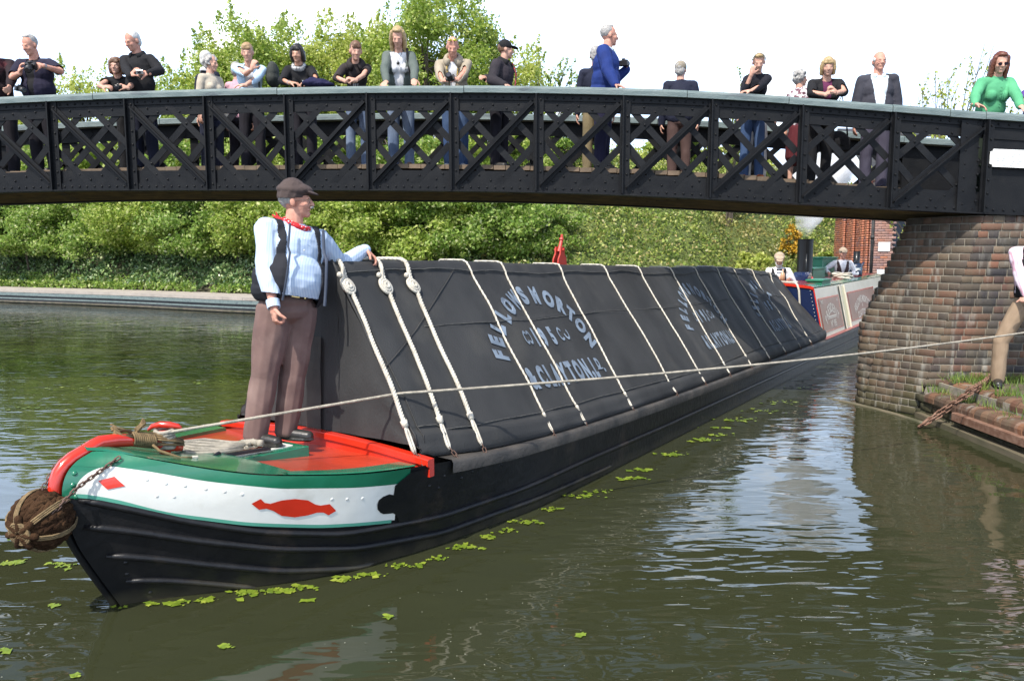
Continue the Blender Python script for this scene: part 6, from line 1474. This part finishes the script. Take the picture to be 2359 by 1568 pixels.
def collar(mat,r=.02,name='collar',R=.085):
    def f(t,q):
        b=MB(); b.tube([q['Up'](R*math.cos(a),R*math.sin(a)+.0,1.455+.03*math.sin(a)) for a in [math.pi*(-.35)+i*math.pi*1.7/14 for i in range(15)]],r*q['k'],7,flat=1.7); b.build(name,mat,t,smooth=True)
    return f
WPAT=col('white_cloth',(.72,.72,.74))
on_bridge('person in black and dark red jacket half cut off at the left edge',-22,80,.40,lean=.22,yaw=.3,w=1.1,top=col('black_maroon_jacket',(.02,.012,.015),c3=(.10,.015,.02),scale3=4),shirt=BLK,open_=.05,legs=DARKT,shoes=SHOE,hair=('short','grey'),aL=ah(22,208,.12,curl=.7),aR=ah(-20,196,.1,curl=.7))
camera_obj(atY(44,205,near_y(-5.9)+.02),'black camera held over the rail at the left edge',.10,look=Vector((.9,-.4,-.3)))
on_bridge('big grey-haired man in navy waistcoat operating a large black camera',72,82,.42,lean=.16,yaw=-.05,hp=.38,hy=-.25,w=1.28,belly=1.15,top=col('navy_gilet',(.018,.016,.035)),shirt=BLK,open_=.06,sleeve=.42,legs=DARKT,shoes=SHOE,hair=('receding','grey'),skin=SKP,aL=ah(98,152,.10,hint=(1,.2,-.5),d=Vector((-.9,-.2,.1)),n=Vector((0,.8,-.4)),curl=.6,th=1),aR=ah(46,168,.12,hint=(-.9,.2,-.6),d=Vector((.25,-.2,.9)),n=Vector((.8,.4,0)),curl=.6,th=-1),extra=watch(0))
camera_obj(atY(72,152,near_y(-5.8)+.05),'large black camera with lens in the hands of the big grey-haired man',.125,look=Vector((.08,-1,-.75)))
on_bridge('woman with brown bob and glasses leaning low on the rail with a small camera',258,136,.32,lean=.72,yaw=.1,hp=-.05,w=1.12,female=True,top=BLK,sleeve=.36,legs=BLK,shoes=SHOE,hair=('bob','brown'),glasses='clear',aL=ah(292,205,.1,hint=(.8,.2,-.2),d=Vector((-.7,-.2,.3)),n=Vector((0,.6,-.7)),curl=.6),aR=ah(236,201,.1,hint=(-.9,.4,-.1),d=Vector((.9,-.2,.05)),n=Vector((0,.6,-.7)),curl=.5))
camera_obj(atY(273,200,near_y(-4.8)+.04),'small dark compact camera in the hands of the brown-haired woman leaning on the rail',.075,look=Vector((.1,-1,-.4)))
LOGO=mk('pale_print',(.55,.56,.58),rough=.8)
def logo(t,q):
    r=random.Random(2); b=MB(); Up=q['Up']
    for i in range(26):
        x=-.06+.12*r.random(); z=1.20+.028*r.random()+.03*math.sin(i); a=r.uniform(-.6,.6); w_=.016; b.prism([Up(x,-.152,z),Up(x+w_,-.152,z+w_*a),Up(x+w_,-.152,z+w_*a+.006),Up(x,-.152,z+.006)],q['RU']@Vector((0,-.003,0)))
    b.build('printed_emblem',LOGO,t)
on_bridge('tall white-haired man in black sweatshirt with white print looking at a silver camera',310,72,.42,lean=.14,yaw=-.15,hp=.42,hy=-.35,w=1.15,belly=1.1,top=BLK,legs=NAVY,shoes=SHOE,hair=('short','white'),skin=SKP,glasses='clear',aL=ah(342,170,.08,hint=(.9,.3,-.5),d=Vector((-.9,-.1,.1)),n=Vector((0,.7,-.5)),curl=.6),aR=ah(303,178,.08,hint=(-.9,.3,-.5),d=Vector((.5,-.2,.5)),n=Vector((.6,.5,-.2)),curl=.6),extra=multi(logo,watch(0),collar(BLK)))
camera_obj(atY(322,166,near_y(-4.5)+.02),'small silver compact camera held by the tall white-haired man',.08,True,Vector((.1,-1,-.4)))
on_bridge('grey-haired person in navy sweater standing behind the curly-haired woman in beige',476,119,1.25,yaw=2.6,w=1.0,top=NAVY,legs=NAVY,shoes=SHOE,hair=('short','white'),extra=collar(WPAT))
on_bridge('older woman with grey curly hair and beige cardigan looking right',483,128,.95,yaw=1.0,hy=.35,hp=.1,w=.98,female=True,top=col('beige_cardigan',(.50,.44,.35)),legs=NAVY,shoes=SHOE,hair=('curly','grey'),glasses='clear')
on_bridge('grey-haired person in pink top almost hidden behind the person in pale blue',545,145,1.35,yaw=2.9,w=1.0,female=True,top=col('pink_top',(.68,.38,.45)),legs=DARKT,shoes=SHOE,hair=('short','grey'))
LB=col('light_blue_shirt',(.42,.58,.74),(.50,.64,.78))
on_bridge('sandy-haired person in pale blue shirt with one hand over the mouth',570,101,.36,lean=.42,yaw=.25,hy=-.1,hp=.0,ht=-.08,w=1.02,top=LB,shirt=WPAT,open_=.05,legs=DARKT,shoes=SHOE,hair=('fringe','sandy'),aL=ah(560,201,.10,hint=(.7,.3,-.8),d=Vector((-1,-.1,0)),n=Vector((0,.3,-1)),curl=.4),aR=ah(580,160,.12,hint=(.3,.4,-1),d=Vector((.35,-.1,.9)),n=Vector((.2,.9,.1)),curl=.6,th=-1),sleeve=.85,extra=strap(.12,.13,col('grey_strap',(.10,.11,.10))))
bp_=atY(628,170,near_y(-2.9)+.62)
b=MB(); b.ell(bp_,(.08,.12,.15)); b.ell(bp_+Vector((0,.0,-.07)),(.09,.13,.11)); o=blob('rucksack',b,col('grey_green_canvas',(.045,.05,.045)),None,.01,disp=.012,dsc=7); tag(o,'grey rucksack on the back of the person in pale blue','rucksack')
STR=mk('striped_scarf',(.65,.65,.65),None,rough=.9); striped_ok=False
on_bridge('woman with sleek black bob in black top with striped scarf and white name badge',682,103,.32,lean=.40,yaw=.05,hp=.02,hy=-.1,w=1.08,female=True,skin=SKT,top=BLK,legs=DARKT,shoes=SHOE,hair=('bob','dark'),aL=ah(712,190,.10,hint=(1,.2,-.4),d=Vector((-.9,-.2,-.1)),n=Vector((0,.3,-1)),curl=.6),aR=ah(668,192,.10,hint=(-1,.2,-.4),d=Vector((.95,-.1,0)),n=Vector((0,.3,-1)),curl=.6),extra=multi(scarf(mk('grey_white_scarf',(.55,.55,.55),(.08,.08,.08),40,.9)),panel('name_badge',M['whitepaint'],.055,1.27,.055,.035,-.165),watch(1)))
b=MB(); jp=atY(728,192,near_y(-2.3)+.06); b.ell(jp,(.17,.10,.05)); b.ell(jp+Vector((.08,-.02,-.02)),(.14,.09,.035)); b.ell(jp+Vector((-.05,.02,.03)),(.08,.07,.04)); o=blob('folded_jacket',b,col('navy_folded_cloth',(.012,.012,.05)),None,.008,disp=.016,dsc=12); tag(o,'navy jacket laid over the rail beside the black-haired woman','jacket')
on_bridge('boy with short brown hair in dark hoodie leaning on clasped hands',817,98,.30,lean=.46,yaw=.15,hy=.2,hp=.05,w=.88,child=True,top=col('dark_brown_hoodie',(.035,.028,.028)),legs=JEAN,shoes=SHOEG,hair=('fringe','brown'),aL=ah(818,186,.06,hint=(1,.2,-.3),d=Vector((-.8,-.3,.25)),n=Vector((0,.5,-.8)),curl=.8),aR=ah(797,188,.08,hint=(-1,.2,-.3),d=Vector((.8,-.3,.25)),n=Vector((0,.5,-.8)),curl=.8),extra=multi(collar(col('dark_brown_hoodie',(.035,.028,.028)),.032,'hood',.095),decal('FFT',1.20,.05,LOGO,0,.9)))
GJ=col('grey_green_jacket',(.075,.095,.085),(.11,.13,.12))
on_bridge('woman with long blonde hair in open grey jacket and white top',916,63,.38,lean=.26,yaw=0.05,hp=.32,hy=-.02,w=.98,female=True,top=GJ,shirt=WPAT,open_=.085,legs=JEAN,shoes=SHOEB,hair=('long','blond'),aL=dict(t=rt(955,196),d=Vector((.1,-.9,-.35)),n=Vector((0,-.4,-1)),hint=(.9,.4,-.2),curl=.3),aR=dict(t=rt(890,196),d=Vector((-.1,-.9,-.35)),n=Vector((0,-.4,-1)),hint=(-.9,.4,-.2),curl=.3),extra=multi(strap(.11,.16,BLK),lambda t,q:(lambda b:(b.ell(q['Up'](.0,-.150,1.33),.02*q['k']),b.tube([q['Up'](-.05,-.08,1.45),q['Up'](0,-.146,1.345),q['Up'](.05,-.08,1.45)],.003,5),b.build('pendant_necklace',LEATHER,t,smooth=True)))(MB())))
BEI=col('beige_fleece',(.27,.23,.17),(.34,.29,.22))
def lanyard(mat,name='camera_strap',z1=1.10):
    def f(t,q):
        Up=q['Up']; b=MB()
        for s_ in(1,-1): b.tube([Up(s_*.075,-.02,1.47),Up(s_*.072,-.125,1.36),Up(s_*.05,-.165,1.22),Up(s_*.02,-.19,z1)],.011*q['k'],6,flat=.5)
        b.build(name,mat,t,smooth=True)
    return f
def shades(t,q):
    b=MB(); Hp=q['Hp']
    for s_ in(1,-1): b.ell(Hp(s_*.032,-.062,.212),(.028*q['hk'],.010*q['hk'],.017*q['hk']),q['RH']@Rx(-.8)); b.tube([Hp(s_*.06,-.05,.205),Hp(s_*.08,.01,.17)],.002,5)
    b.build('sunglasses_on_head',mk('amber_lens',(.35,.30,.03),rough=.15,metal=.5),t,smooth=True)
on_bridge('bald man in beige fleece with sunglasses on his head and a yellow camera strap',1040,86,.34,lean=.38,yaw=-.05,hp=.30,hy=.12,w=1.16,skin=SKP,top=BEI,shirt=WPAT,open_=.05,loose=.012,legs=JEAN2,shoes=SHOEG,hair=('cropped','grey'),aL=ah(1052,186,.06,hint=(1,.2,-.3),d=Vector((-.8,-.3,.3)),n=Vector((0,.5,-.8)),curl=.6),aR=ah(1020,190,.06,hint=(-1,.2,-.3),d=Vector((.6,-.4,.5)),n=Vector((.3,.5,-.8)),curl=.6),extra=multi(collar(BEI,.034,'fleece_collar',.10),lanyard(mk('black_yellow_strap',(.012,.012,.012),(.5,.32,.02),14,lo=.5,hi=.52)),shades))
camera_obj(atY(1036,180,near_y(-.75)-.0),'black camera with round lens held by the man in the beige fleece',.10,look=Vector((-.1,-1,.15)))
def red_lan(t,q):
    Up=q['Up']; b=MB(); b.tube([Up(.10,-.07,1.46),Up(.12,-.14,1.33),Up(.10,-.16,1.15),Up(.08,-.165,1.0)],.012*q['k'],6); b.build('red_patterned_lanyard',mk('red_black_cord',(.35,.02,.04),(.02,.01,.01),60,lo=.49,hi=.51),t,smooth=True)
on_bridge('man in black baseball cap and dark jacket with red cord looking away to the right',1168,94,.42,lean=.16,yaw=1.0,hy=.75,hp=.02,w=1.05,top=col('dark_anorak',(.035,.028,.035),(.02,.018,.022)),legs=DARKT,shoes=SHOE,hair=('cropped','brown'),cap=('base',BLK),loose=.026,aL=dict(t=Vector((0,0,0))+atY(1120,180,near_y(0)+.5),hint=(0,1,-.5)),aR=dict(t=rt(1162,196),d=Vector((.85,-.3,-.3)),n=Vector((0,0,-1)),hint=(-.3,1,-.2),curl=.35),extra=multi(red_lan,collar(BLK,.03)))
on_bridge('person in dark suit jacket and khaki trousers standing behind the man in the blue fleece',1372,108,.98,yaw=2.9,w=1.0,top=NAVY,legs=KHAKI,shoes=SHOEB,hair=('short','grey'))
on_bridge('tall balding man in royal blue fleece facing right with one hand on the rail',1404,59,.52,lean=.10,yaw=1.25,hy=.55,hp=.02,w=1.22,belly=1.15,top=col('royal_blue_fleece',(.012,.032,.16),(.009,.022,.11)),legs=col('indigo_trousers',(.018,.018,.05)),shoes=SHOE,hair=('receding','grey'),skin=SKP,glasses='clear',loose=.028,aR=dict(t=rt(1418,199),d=Vector((.75,-.5,-.3)),n=Vector((0,0,-1)),hint=(-.4,.9,-.3),curl=.3),aL=ah(1442,160,.75,hint=(0,.2,-1),d=Vector((.1,-.2,1)),n=Vector((-1,0,.1)),curl=.9),extra=collar(col('pale_collar',(.45,.55,.62)),.02))
camera_obj(atY(1436,146,near_y(1.35)+.62),'black camera raised in front of the man in the royal blue fleece',.11,look=Vector((.5,.8,.1)))
on_bridge('man in navy blazer and brown trousers seen from behind at the far rail',1568,143,1.30,yaw=3.05,hy=-.3,w=1.12,top=NAVY,legs=col('brown_trousers',(.075,.045,.04)),shoes=SHOE,hair=('short','grey'),cap=('base',col('fawn_cap',(.30,.26,.20))),loose=.026)
def hband(t,q):
    b=MB(); Hp=q['Hp']; b.tube([Hp(.086*math.cos(a),-.035+.0*a,.145+.098*math.sin(a)) for a in [math.pi*i/14 for i in range(15)]],.009*q['hk'],6,flat=1.6); b.build('white_hairband',M['whitepaint'],t,smooth=True)
on_bridge('girl with blonde ponytail and white hairband resting her chin on her hand',1751,121,.32,lean=.34,yaw=-.1,hp=.25,hy=-.15,w=.88,female=True,top=col('black_zip_jacket',(.012,.012,.018)),legs=JEAN2,shoes=mk('orange_black_trainer',(.02,.02,.02),(.6,.15,.02),40),hair=('pony','blond'),aR=ah(1730,172,.22,hint=(-.3,.3,-1),d=Vector((.15,-.2,.95)),n=Vector((.3,.9,0)),curl=.8,th=-1),aL=ah(1726,212,.12,hint=(1,.2,-.4),d=Vector((-1,0,0)),n=Vector((0,.3,-1)),curl=.5),extra=hband)
on_bridge('stooping person in slate top and white trousers leaning over the far rail',1716,202,1.45,lean=.9,yaw=3.1,w=.95,top=col('slate_top',(.13,.13,.18)),legs=col('white_trousers',(.62,.61,.58)),shoes=SHOEB,hair=('short','brown'))
on_bridge('woman with short grey curls and patterned blouse beside the plump blonde woman',1843,162,.85,yaw=2.2,hy=-.5,w=.98,female=True,top=mk('patterned_blouse',(.62,.58,.60),(.12,.04,.06),26,.8,lo=.48,hi=.54),legs=col('maroon_skirt',(.09,.015,.02)),skirt=True,shoes=SHOEB,hair=('curly','grey'),sleeve=.4)
on_bridge('plump smiling blonde woman in black cardigan and plum top with clasped hands',1912,132,.34,lean=.34,yaw=-.1,hp=.05,hy=-.15,w=1.26,female=True,top=BLK,shirt=col('plum_top',(.10,.02,.06)),open_=.05,legs=BLK,shoes=SHOE,hair=('bob','blond'),aL=ah(1925,214,.10,hint=(1,.2,-.4),d=Vector((-.6,-.2,.7)),n=Vector((-.2,.5,-.8)),curl=.7),aR=ah(1903,218,.10,hint=(-1,.2,-.4),d=Vector((.6,-.2,.7)),n=Vector((.2,.5,-.8)),curl=.7))
hbg=thing('handbag','black shoulder bag hanging behind the plump blonde woman at truss height','handbag',atY(1930,330,near_y(4)+.75)); p_=atY(1930,325,near_y(4)+.75); b=MB(); b.ell(p_,(.14,.07,.12)); b.box(p_+Vector((0,0,-.04)),(.26,.10,.16)); blob('bag_body',b,BLK,hbg,.01,disp=.006); b=MB(); b.tube([p_+Vector((-.11,0,.05)),p_+Vector((-.08,0,.3)),p_+Vector((.0,-.05,.52)),p_+Vector((.08,0,.3)),p_+Vector((.11,0,.05))],.01,6); b.build('strap',BLK,hbg,smooth=True)
CHK=mk('pale_blue_check_shirt',(.55,.66,.78),(.68,.76,.85),40,.8)
on_bridge('bald man with glasses in dark blazer and open pale blue shirt',2025,120,.72,yaw=-.15,hy=.1,hp=.08,w=1.12,belly=1.05,skin=SKP,top=col('charcoal_blazer',(.045,.045,.058)),shirt=CHK,open_=.085,legs=GREYT,shoes=SHOE,hair=('bald','white'),glasses='clear',loose=.024,extra=collar(CHK,.017,'shirt_collar',.078))
GR=col('green_jersey',(.09,.34,.17),(.07,.28,.14))
def laces(t,q):
    Up=q['Up']; b=MB()
    for i in range(4): b.tube([Up(-.012,-.150-.006*i,1.36-.035*i),Up(.012,-.150-.006*i,1.345-.035*i)],.0035,5)
    for s_ in(-1,1): b.tube([Up(s_*.004+.01,-.152,1.36),Up(.03+s_*.01,-.19,1.27),Up(.03+s_*.012,-.185,1.22)],.003,5)
    b.build('neck_laces',GR,t)
on_bridge('woman in green long-sleeved top and dark glasses with both hands on the rail',2307,121,.36,lean=.22,yaw=-.05,hy=-.12,hp=.10,w=1.08,female=True,top=GR,legs=col('dark_green_trousers',(.02,.03,.02)),shoes=SHOE,hair=('long','auburn'),glasses='sun',aL=dict(t=rt(2350,246),d=Vector((-.1,-.9,-.35)),n=Vector((0,-.4,-1)),hint=(.9,.4,-.2),curl=.3),aR=dict(t=rt(2243,245),d=Vector((.7,-.6,-.35)),n=Vector((0,-.2,-1)),hint=(-.9,.4,-.2),curl=.3),extra=laces)
on_bridge('person in purple cut off at the right edge beside the woman in green',2412,150,.36,lean=.25,yaw=-.1,w=1.0,top=col('purple_top',(.10,.05,.25)),sleeve=.4,legs=DARKT,shoes=SHOE,hair=('short','brown'),aR=dict(t=rt(2372,252),d=Vector((-.3,-.9,-.3)),n=Vector((0,0,-1)),hint=(-.9,.4,-.2),curl=.3))
# ---- the two boatmen at the stern half
def bowtie(t,q):
    Up=q['Up']; b=MB(); 
    for s_ in(-1,1): b.cap(Up(0,-.135,1.43),Up(s_*.035,-.14,1.432),.008,.016)
    b.build('bow_tie',BLK,t,smooth=True)
def wcoat(mat):
    def f(t,q):
        inU=q['inU']; b=MB(); q['torso'](b,.026)
        blob('waistcoat',b,mat,t,.009,keep=lambda p:(lambda c:.94<c.z<1.45 and not(c.y<0 and abs(c.x)<.10*max(0,(c.z-1.10)/.35)) and not(abs(c.x)>.13 and c.z>1.12 and abs(c.y)<.10) and abs(c.x)<.17)(inU(p)),solid=.006)
    return f
def beard(t,q):
    b=MB(); Hp=q['Hp']; hk=q['hk']; b.ell(Hp(0,-.068,.022),(.045*hk,.035*hk,.040*hk)); b.cap(Hp(-.055,-.02,.06),Hp(-.03,-.06,.02),.02*hk,.025*hk); b.cap(Hp(.055,-.02,.06),Hp(.03,-.06,.02),.02*hk,.025*hk); blob('beard',b,HC['white'],t,.008,disp=.004,dsc=40)
WS=col('white_shirt',(.74,.74,.76)); TW=fab('beige_tweed_cap',(.42,.33,.24))
s1=atW(1796,580,-.1)[0]; p1=Vector(fB(12.6,-.1,0)); top1=atY(1794,578,p1.y); 
person('bearded boatman in beige cap, black waistcoat and bow tie behind the black cloths',(top1.x,p1.y,top1.z-1.70),1.68,yaw=-.25,lean=.12,hp=.45,w=1.08,top=WS,legs=DARKT,shoes=SHOE,hair=('cropped','white'),cap=('flat',TW),group='boatmen on the engine house',vox=.009,tuck=True,aL=dict(t=atY(1818,640,p1.y-.25),d=Vector((-.3,-.8,-.3)),curl=.5),aR=dict(t=atY(1790,640,p1.y-.30),hint=(-.9,.3,-.4),d=Vector((.6,-.4,.2)),curl=.8),extra=multi(wcoat(BLK),bowtie,beard),feet=True)
bt=thing('lamp_bottle','small brown and cream bottle-shaped lamp held by the bearded boatman','bottle',fB(12,0,1.3)); c=atY(1802,640,p1.y-.38)
b=MB(); b.tube([c+Vector((0,0,-.07)),c+Vector((0,0,.04)),c+Vector((0,0,.08)),c+Vector((0,0,.10)),c+Vector((0,0,.16))],[.042,.042,.036,.012,.010],14); b.build('bottle_body',mk('buff_pottery',(.50,.30,.18),rough=.4),bt,smooth=True)
b=MB(); b.tube([c+Vector((0,0,-.13)),c+Vector((0,0,-.07))],[.046,.044],14); b.build('bottle_base',mk('brown_pottery',(.25,.07,.02),rough=.4),bt,smooth=True)
p2=Vector(fB(17.2,.18,0)); top2=atY(1941,569,p2.y)
def armband(t,q):
    sp,E,T,fd,arm=q['arms'][0]; b=MB(); c=sp.lerp(E,.85); d=(E-sp).normalized(); b.tube([c-d*.012,c+d*.012],.068*q['k'],12,cap=False); b.build('black_armband',BLK,t)
person('boatman in pale cap, white shirt and brown waistcoat steering beside the green boxes',(top2.x,p2.y,top2.z-1.72),1.70,yaw=-.2,lean=.05,hp=.10,hy=.1,w=1.08,skin=SKP,top=WS,legs=DARKT,shoes=SHOE,hair=('cropped','grey'),cap=('flat',TW),group='boatmen on the engine house',vox=.0095,tuck=True,aL=dict(t=atY(1951,632,p2.y-.15),hint=(.9,.3,-.5),d=Vector((.1,-.8,-.4)),curl=.5),aR=dict(t=atY(1908,628,p2.y-.25),hint=(-.9,.3,-.3),d=Vector((-.4,-.8,-.1)),curl=.5),extra=multi(wcoat(col('brown_waistcoat_cloth',(.055,.035,.035))),armband))
# ---- the man on the towpath at the right edge, holding the line
PS_=fab('pink_striped_shirt',(.70,.62,.66),(.62,.52,.58)); striped(PS_,(.50,.25,.32),15)
rm=Vector((5.38,8.02,.43))
person('man in sand trousers and black waistcoat hauling the taut line at the right edge',rm,1.76,yaw=-.45,lean=.06,w=1.15,top=PS_,legs=col('sand_trousers',(.30,.22,.15),(.24,.17,.11)),shoes=LEATHER,hair=('short','grey'),group=None,vox=.007,stance=.26,tuck=True,aL=dict(t=HANDR+Vector((.10,-.03,.03)),d=Vector((-.6,-.3,-.1)),n=Vector((0,.2,-1)),hint=(.6,.6,-.5),curl=1.2),aR=dict(t=HANDR+Vector((.16,.10,-.02)),d=Vector((-.7,-.3,.1)),n=Vector((0,.1,-1)),hint=(-.5,.6,-.6),curl=1.2),extra=wcoat(BLK))
b=MB(); 
for k_ in range(3): b.tube([Vector((5.62+.05*math.cos(a)*(1+.2*k_),7.35+.03*math.sin(a*1.+k_),.445+.008*k_)) for a in [i*.5 for i in range(9)]],.012,6)
tag(b.build('rope_end',M['wrope'],None,smooth=True),'white rope end lying on the towpath by the black boot','rope')
# ------------------------------------------------------------ floating leaves
r=random.Random(11); wl_=[]
def leafcluster(c,n,sp,el=1.):
    b=MB(); n=int(n*2.6); sp*=.8
    for i in range(n):
        x,y=c[0]+r.gauss(0,sp*el),c[1]+r.gauss(0,sp*.6); L=(r.uniform(.012,.032) if r.random()<.45 else r.uniform(.004,.014))*(1+.5*(c[1]>6)); a0=r.uniform(0,6.28); k=9; pts=[]
        for j in range(k):
            a=a0+2*math.pi*j/k; rr=L*(1 if j%2 else .62)*r.uniform(.8,1.15); pts.append((x+math.cos(a)*rr,y+math.sin(a)*rr,.004+.0045*r.random()))
        b.add(pts,[tuple(range(k))])
    o=b.build('leaf_patch',M['weedleaf'],None); return tag(o,'patch of bright green leaves floating on the dark water','leaf patch','leaf patches on the canal')
hullside=[]
for px,py,n,sp in [(400,1385,9,.035),(470,1378,8,.035),(560,1365,14,.05),(630,1358,16,.05),(690,1350,10,.04),(345,1390,4,.02),(790,1330,7,.04),(845,1322,8,.04),(920,1300,10,.05),(1000,1283,6,.04),(1060,1258,9,.05),(1110,1235,5,.04),(1160,1222,6,.04),(1200,1200,12,.05),(1255,1170,8,.05),(1340,1140,9,.06),(1370,1130,6,.05),(1440,1100,7,.06),(1480,1080,5,.05),(1530,1045,12,.08),(1610,1012,8,.08),(1650,1000,6,.08),(1690,965,10,.12),(1740,945,8,.12),(1780,925,8,.15),(1840,890,4,.12),(1640,985,5,.06),
   (45,1295,6,.04),(100,1245,5,.04),(40,1240,5,.04),(150,1305,6,.035),(130,1300,3,.03),(520,1487,4,.018),(890,1420,2,.012),(1330,1462,2,.012),(120,1395,2,.02),(280,1400,2,.02),(700,1383,2,.02),(15,1300,3,.03),(1100,1262,3,.03),(1290,1140,3,.03),(100,835,7,.15),(240,860,5,.2),(180,895,5,.3),(330,880,5,.2),(470,878,6,.2),(60,940,5,.25),(480,845,4,.2),(620,1330,2,.02),(5,1500,2,.012),(170,1558,2,.012)]:
    c=atZ(px,py,0)
    if px>330 and px<1900: c=c+Vector((rn[0]*sp*.7,rn[1]*sp*.7,0))
    leafcluster(c,n,sp,1.2)
dv=[]
for i in range(900):
    if i<500: c=atZ(r.uniform(0,2358),r.uniform(840,1568),.003)
    else: c=atZ(r.uniform(0,700),r.uniform(760,1000),.003)
    s_,w_,_=toB(c)
    if s_>-.3 and abs(w_)<1.1: continue
    L=r.uniform(.0015,.0035)*(1 if c.y<9 else 2.4); a=r.uniform(0,6.28); dv.append([(c.x+math.cos(a+q)*L,c.y+math.sin(a+q)*L,.003) for q in(0,1.6,3.1,4.7)])
V=np.array(dv).reshape(-1,3); tag(np_mesh('floating_specks',V,np.arange(len(V)).reshape(-1,4),mk('pale_speck',(.35,.36,.28),None,rough=.7)),kind='stuff')
# steam from the funnel
sm_=bpy.data.materials.new('steam'); sm_.use_nodes=True; t=sm_.node_tree; n=t.nodes; l=t.links; n.remove(n['Principled BSDF'])
pv=n.new('ShaderNodeVolumePrincipled'); pv.inputs['Color'].default_value=(1,1,1,1); pv.inputs['Anisotropy'].default_value=.2; gp=n.new('ShaderNodeNewGeometry'); sz=n.new('ShaderNodeSeparateXYZ'); hm_=n.new('ShaderNodeMapRange'); hm_.inputs['From Min'].default_value=2.15; hm_.inputs['From Max'].default_value=2.85; hm_.inputs['To Min'].default_value=.06; g=n.new('ShaderNodeTexCoord'); z=n.new('ShaderNodeTexNoise'); z.inputs['Scale'].default_value=2.6; z.inputs['Detail'].default_value=4; l.new(g.outputs['Object'],z.inputs[0])
q=n.new('ShaderNodeMapRange'); q.inputs['From Min'].default_value=.43; q.inputs['From Max'].default_value=.66; q.inputs['To Max'].default_value=16; l.new(z.outputs['Fac'],q.inputs['Value']); l.new(gp.outputs['Position'],sz.inputs[0]); l.new(sz.outputs['Z'],hm_.inputs['Value']); mm_=n.new('ShaderNodeMath'); mm_.operation='MULTIPLY'; l.new(q.outputs[0],mm_.inputs[0]); l.new(hm_.outputs[0],mm_.inputs[1]); l.new(mm_.outputs[0],pv.inputs['Density']); l.new(pv.outputs[0],n['Material Output'].inputs['Volume'])
fb0=Vector(fB(fs_,0,2.13)); b=MB(); rr=random.Random(8)
for i in range(26):
    u=i/25.; b.ell(fb0+Vector((-.02+.42*u+rr.uniform(-.16,.16)*(.3+u),.5*u,.10+1.5*u)),(.11+.55*u,.12+.5*u,.12+.40*u),nu=10,nv=6)
b=b; so_=blob('steam',b,sm_,None,.07,smooth=2); tag(so_,'white steam drifting up from the black funnel','steam')
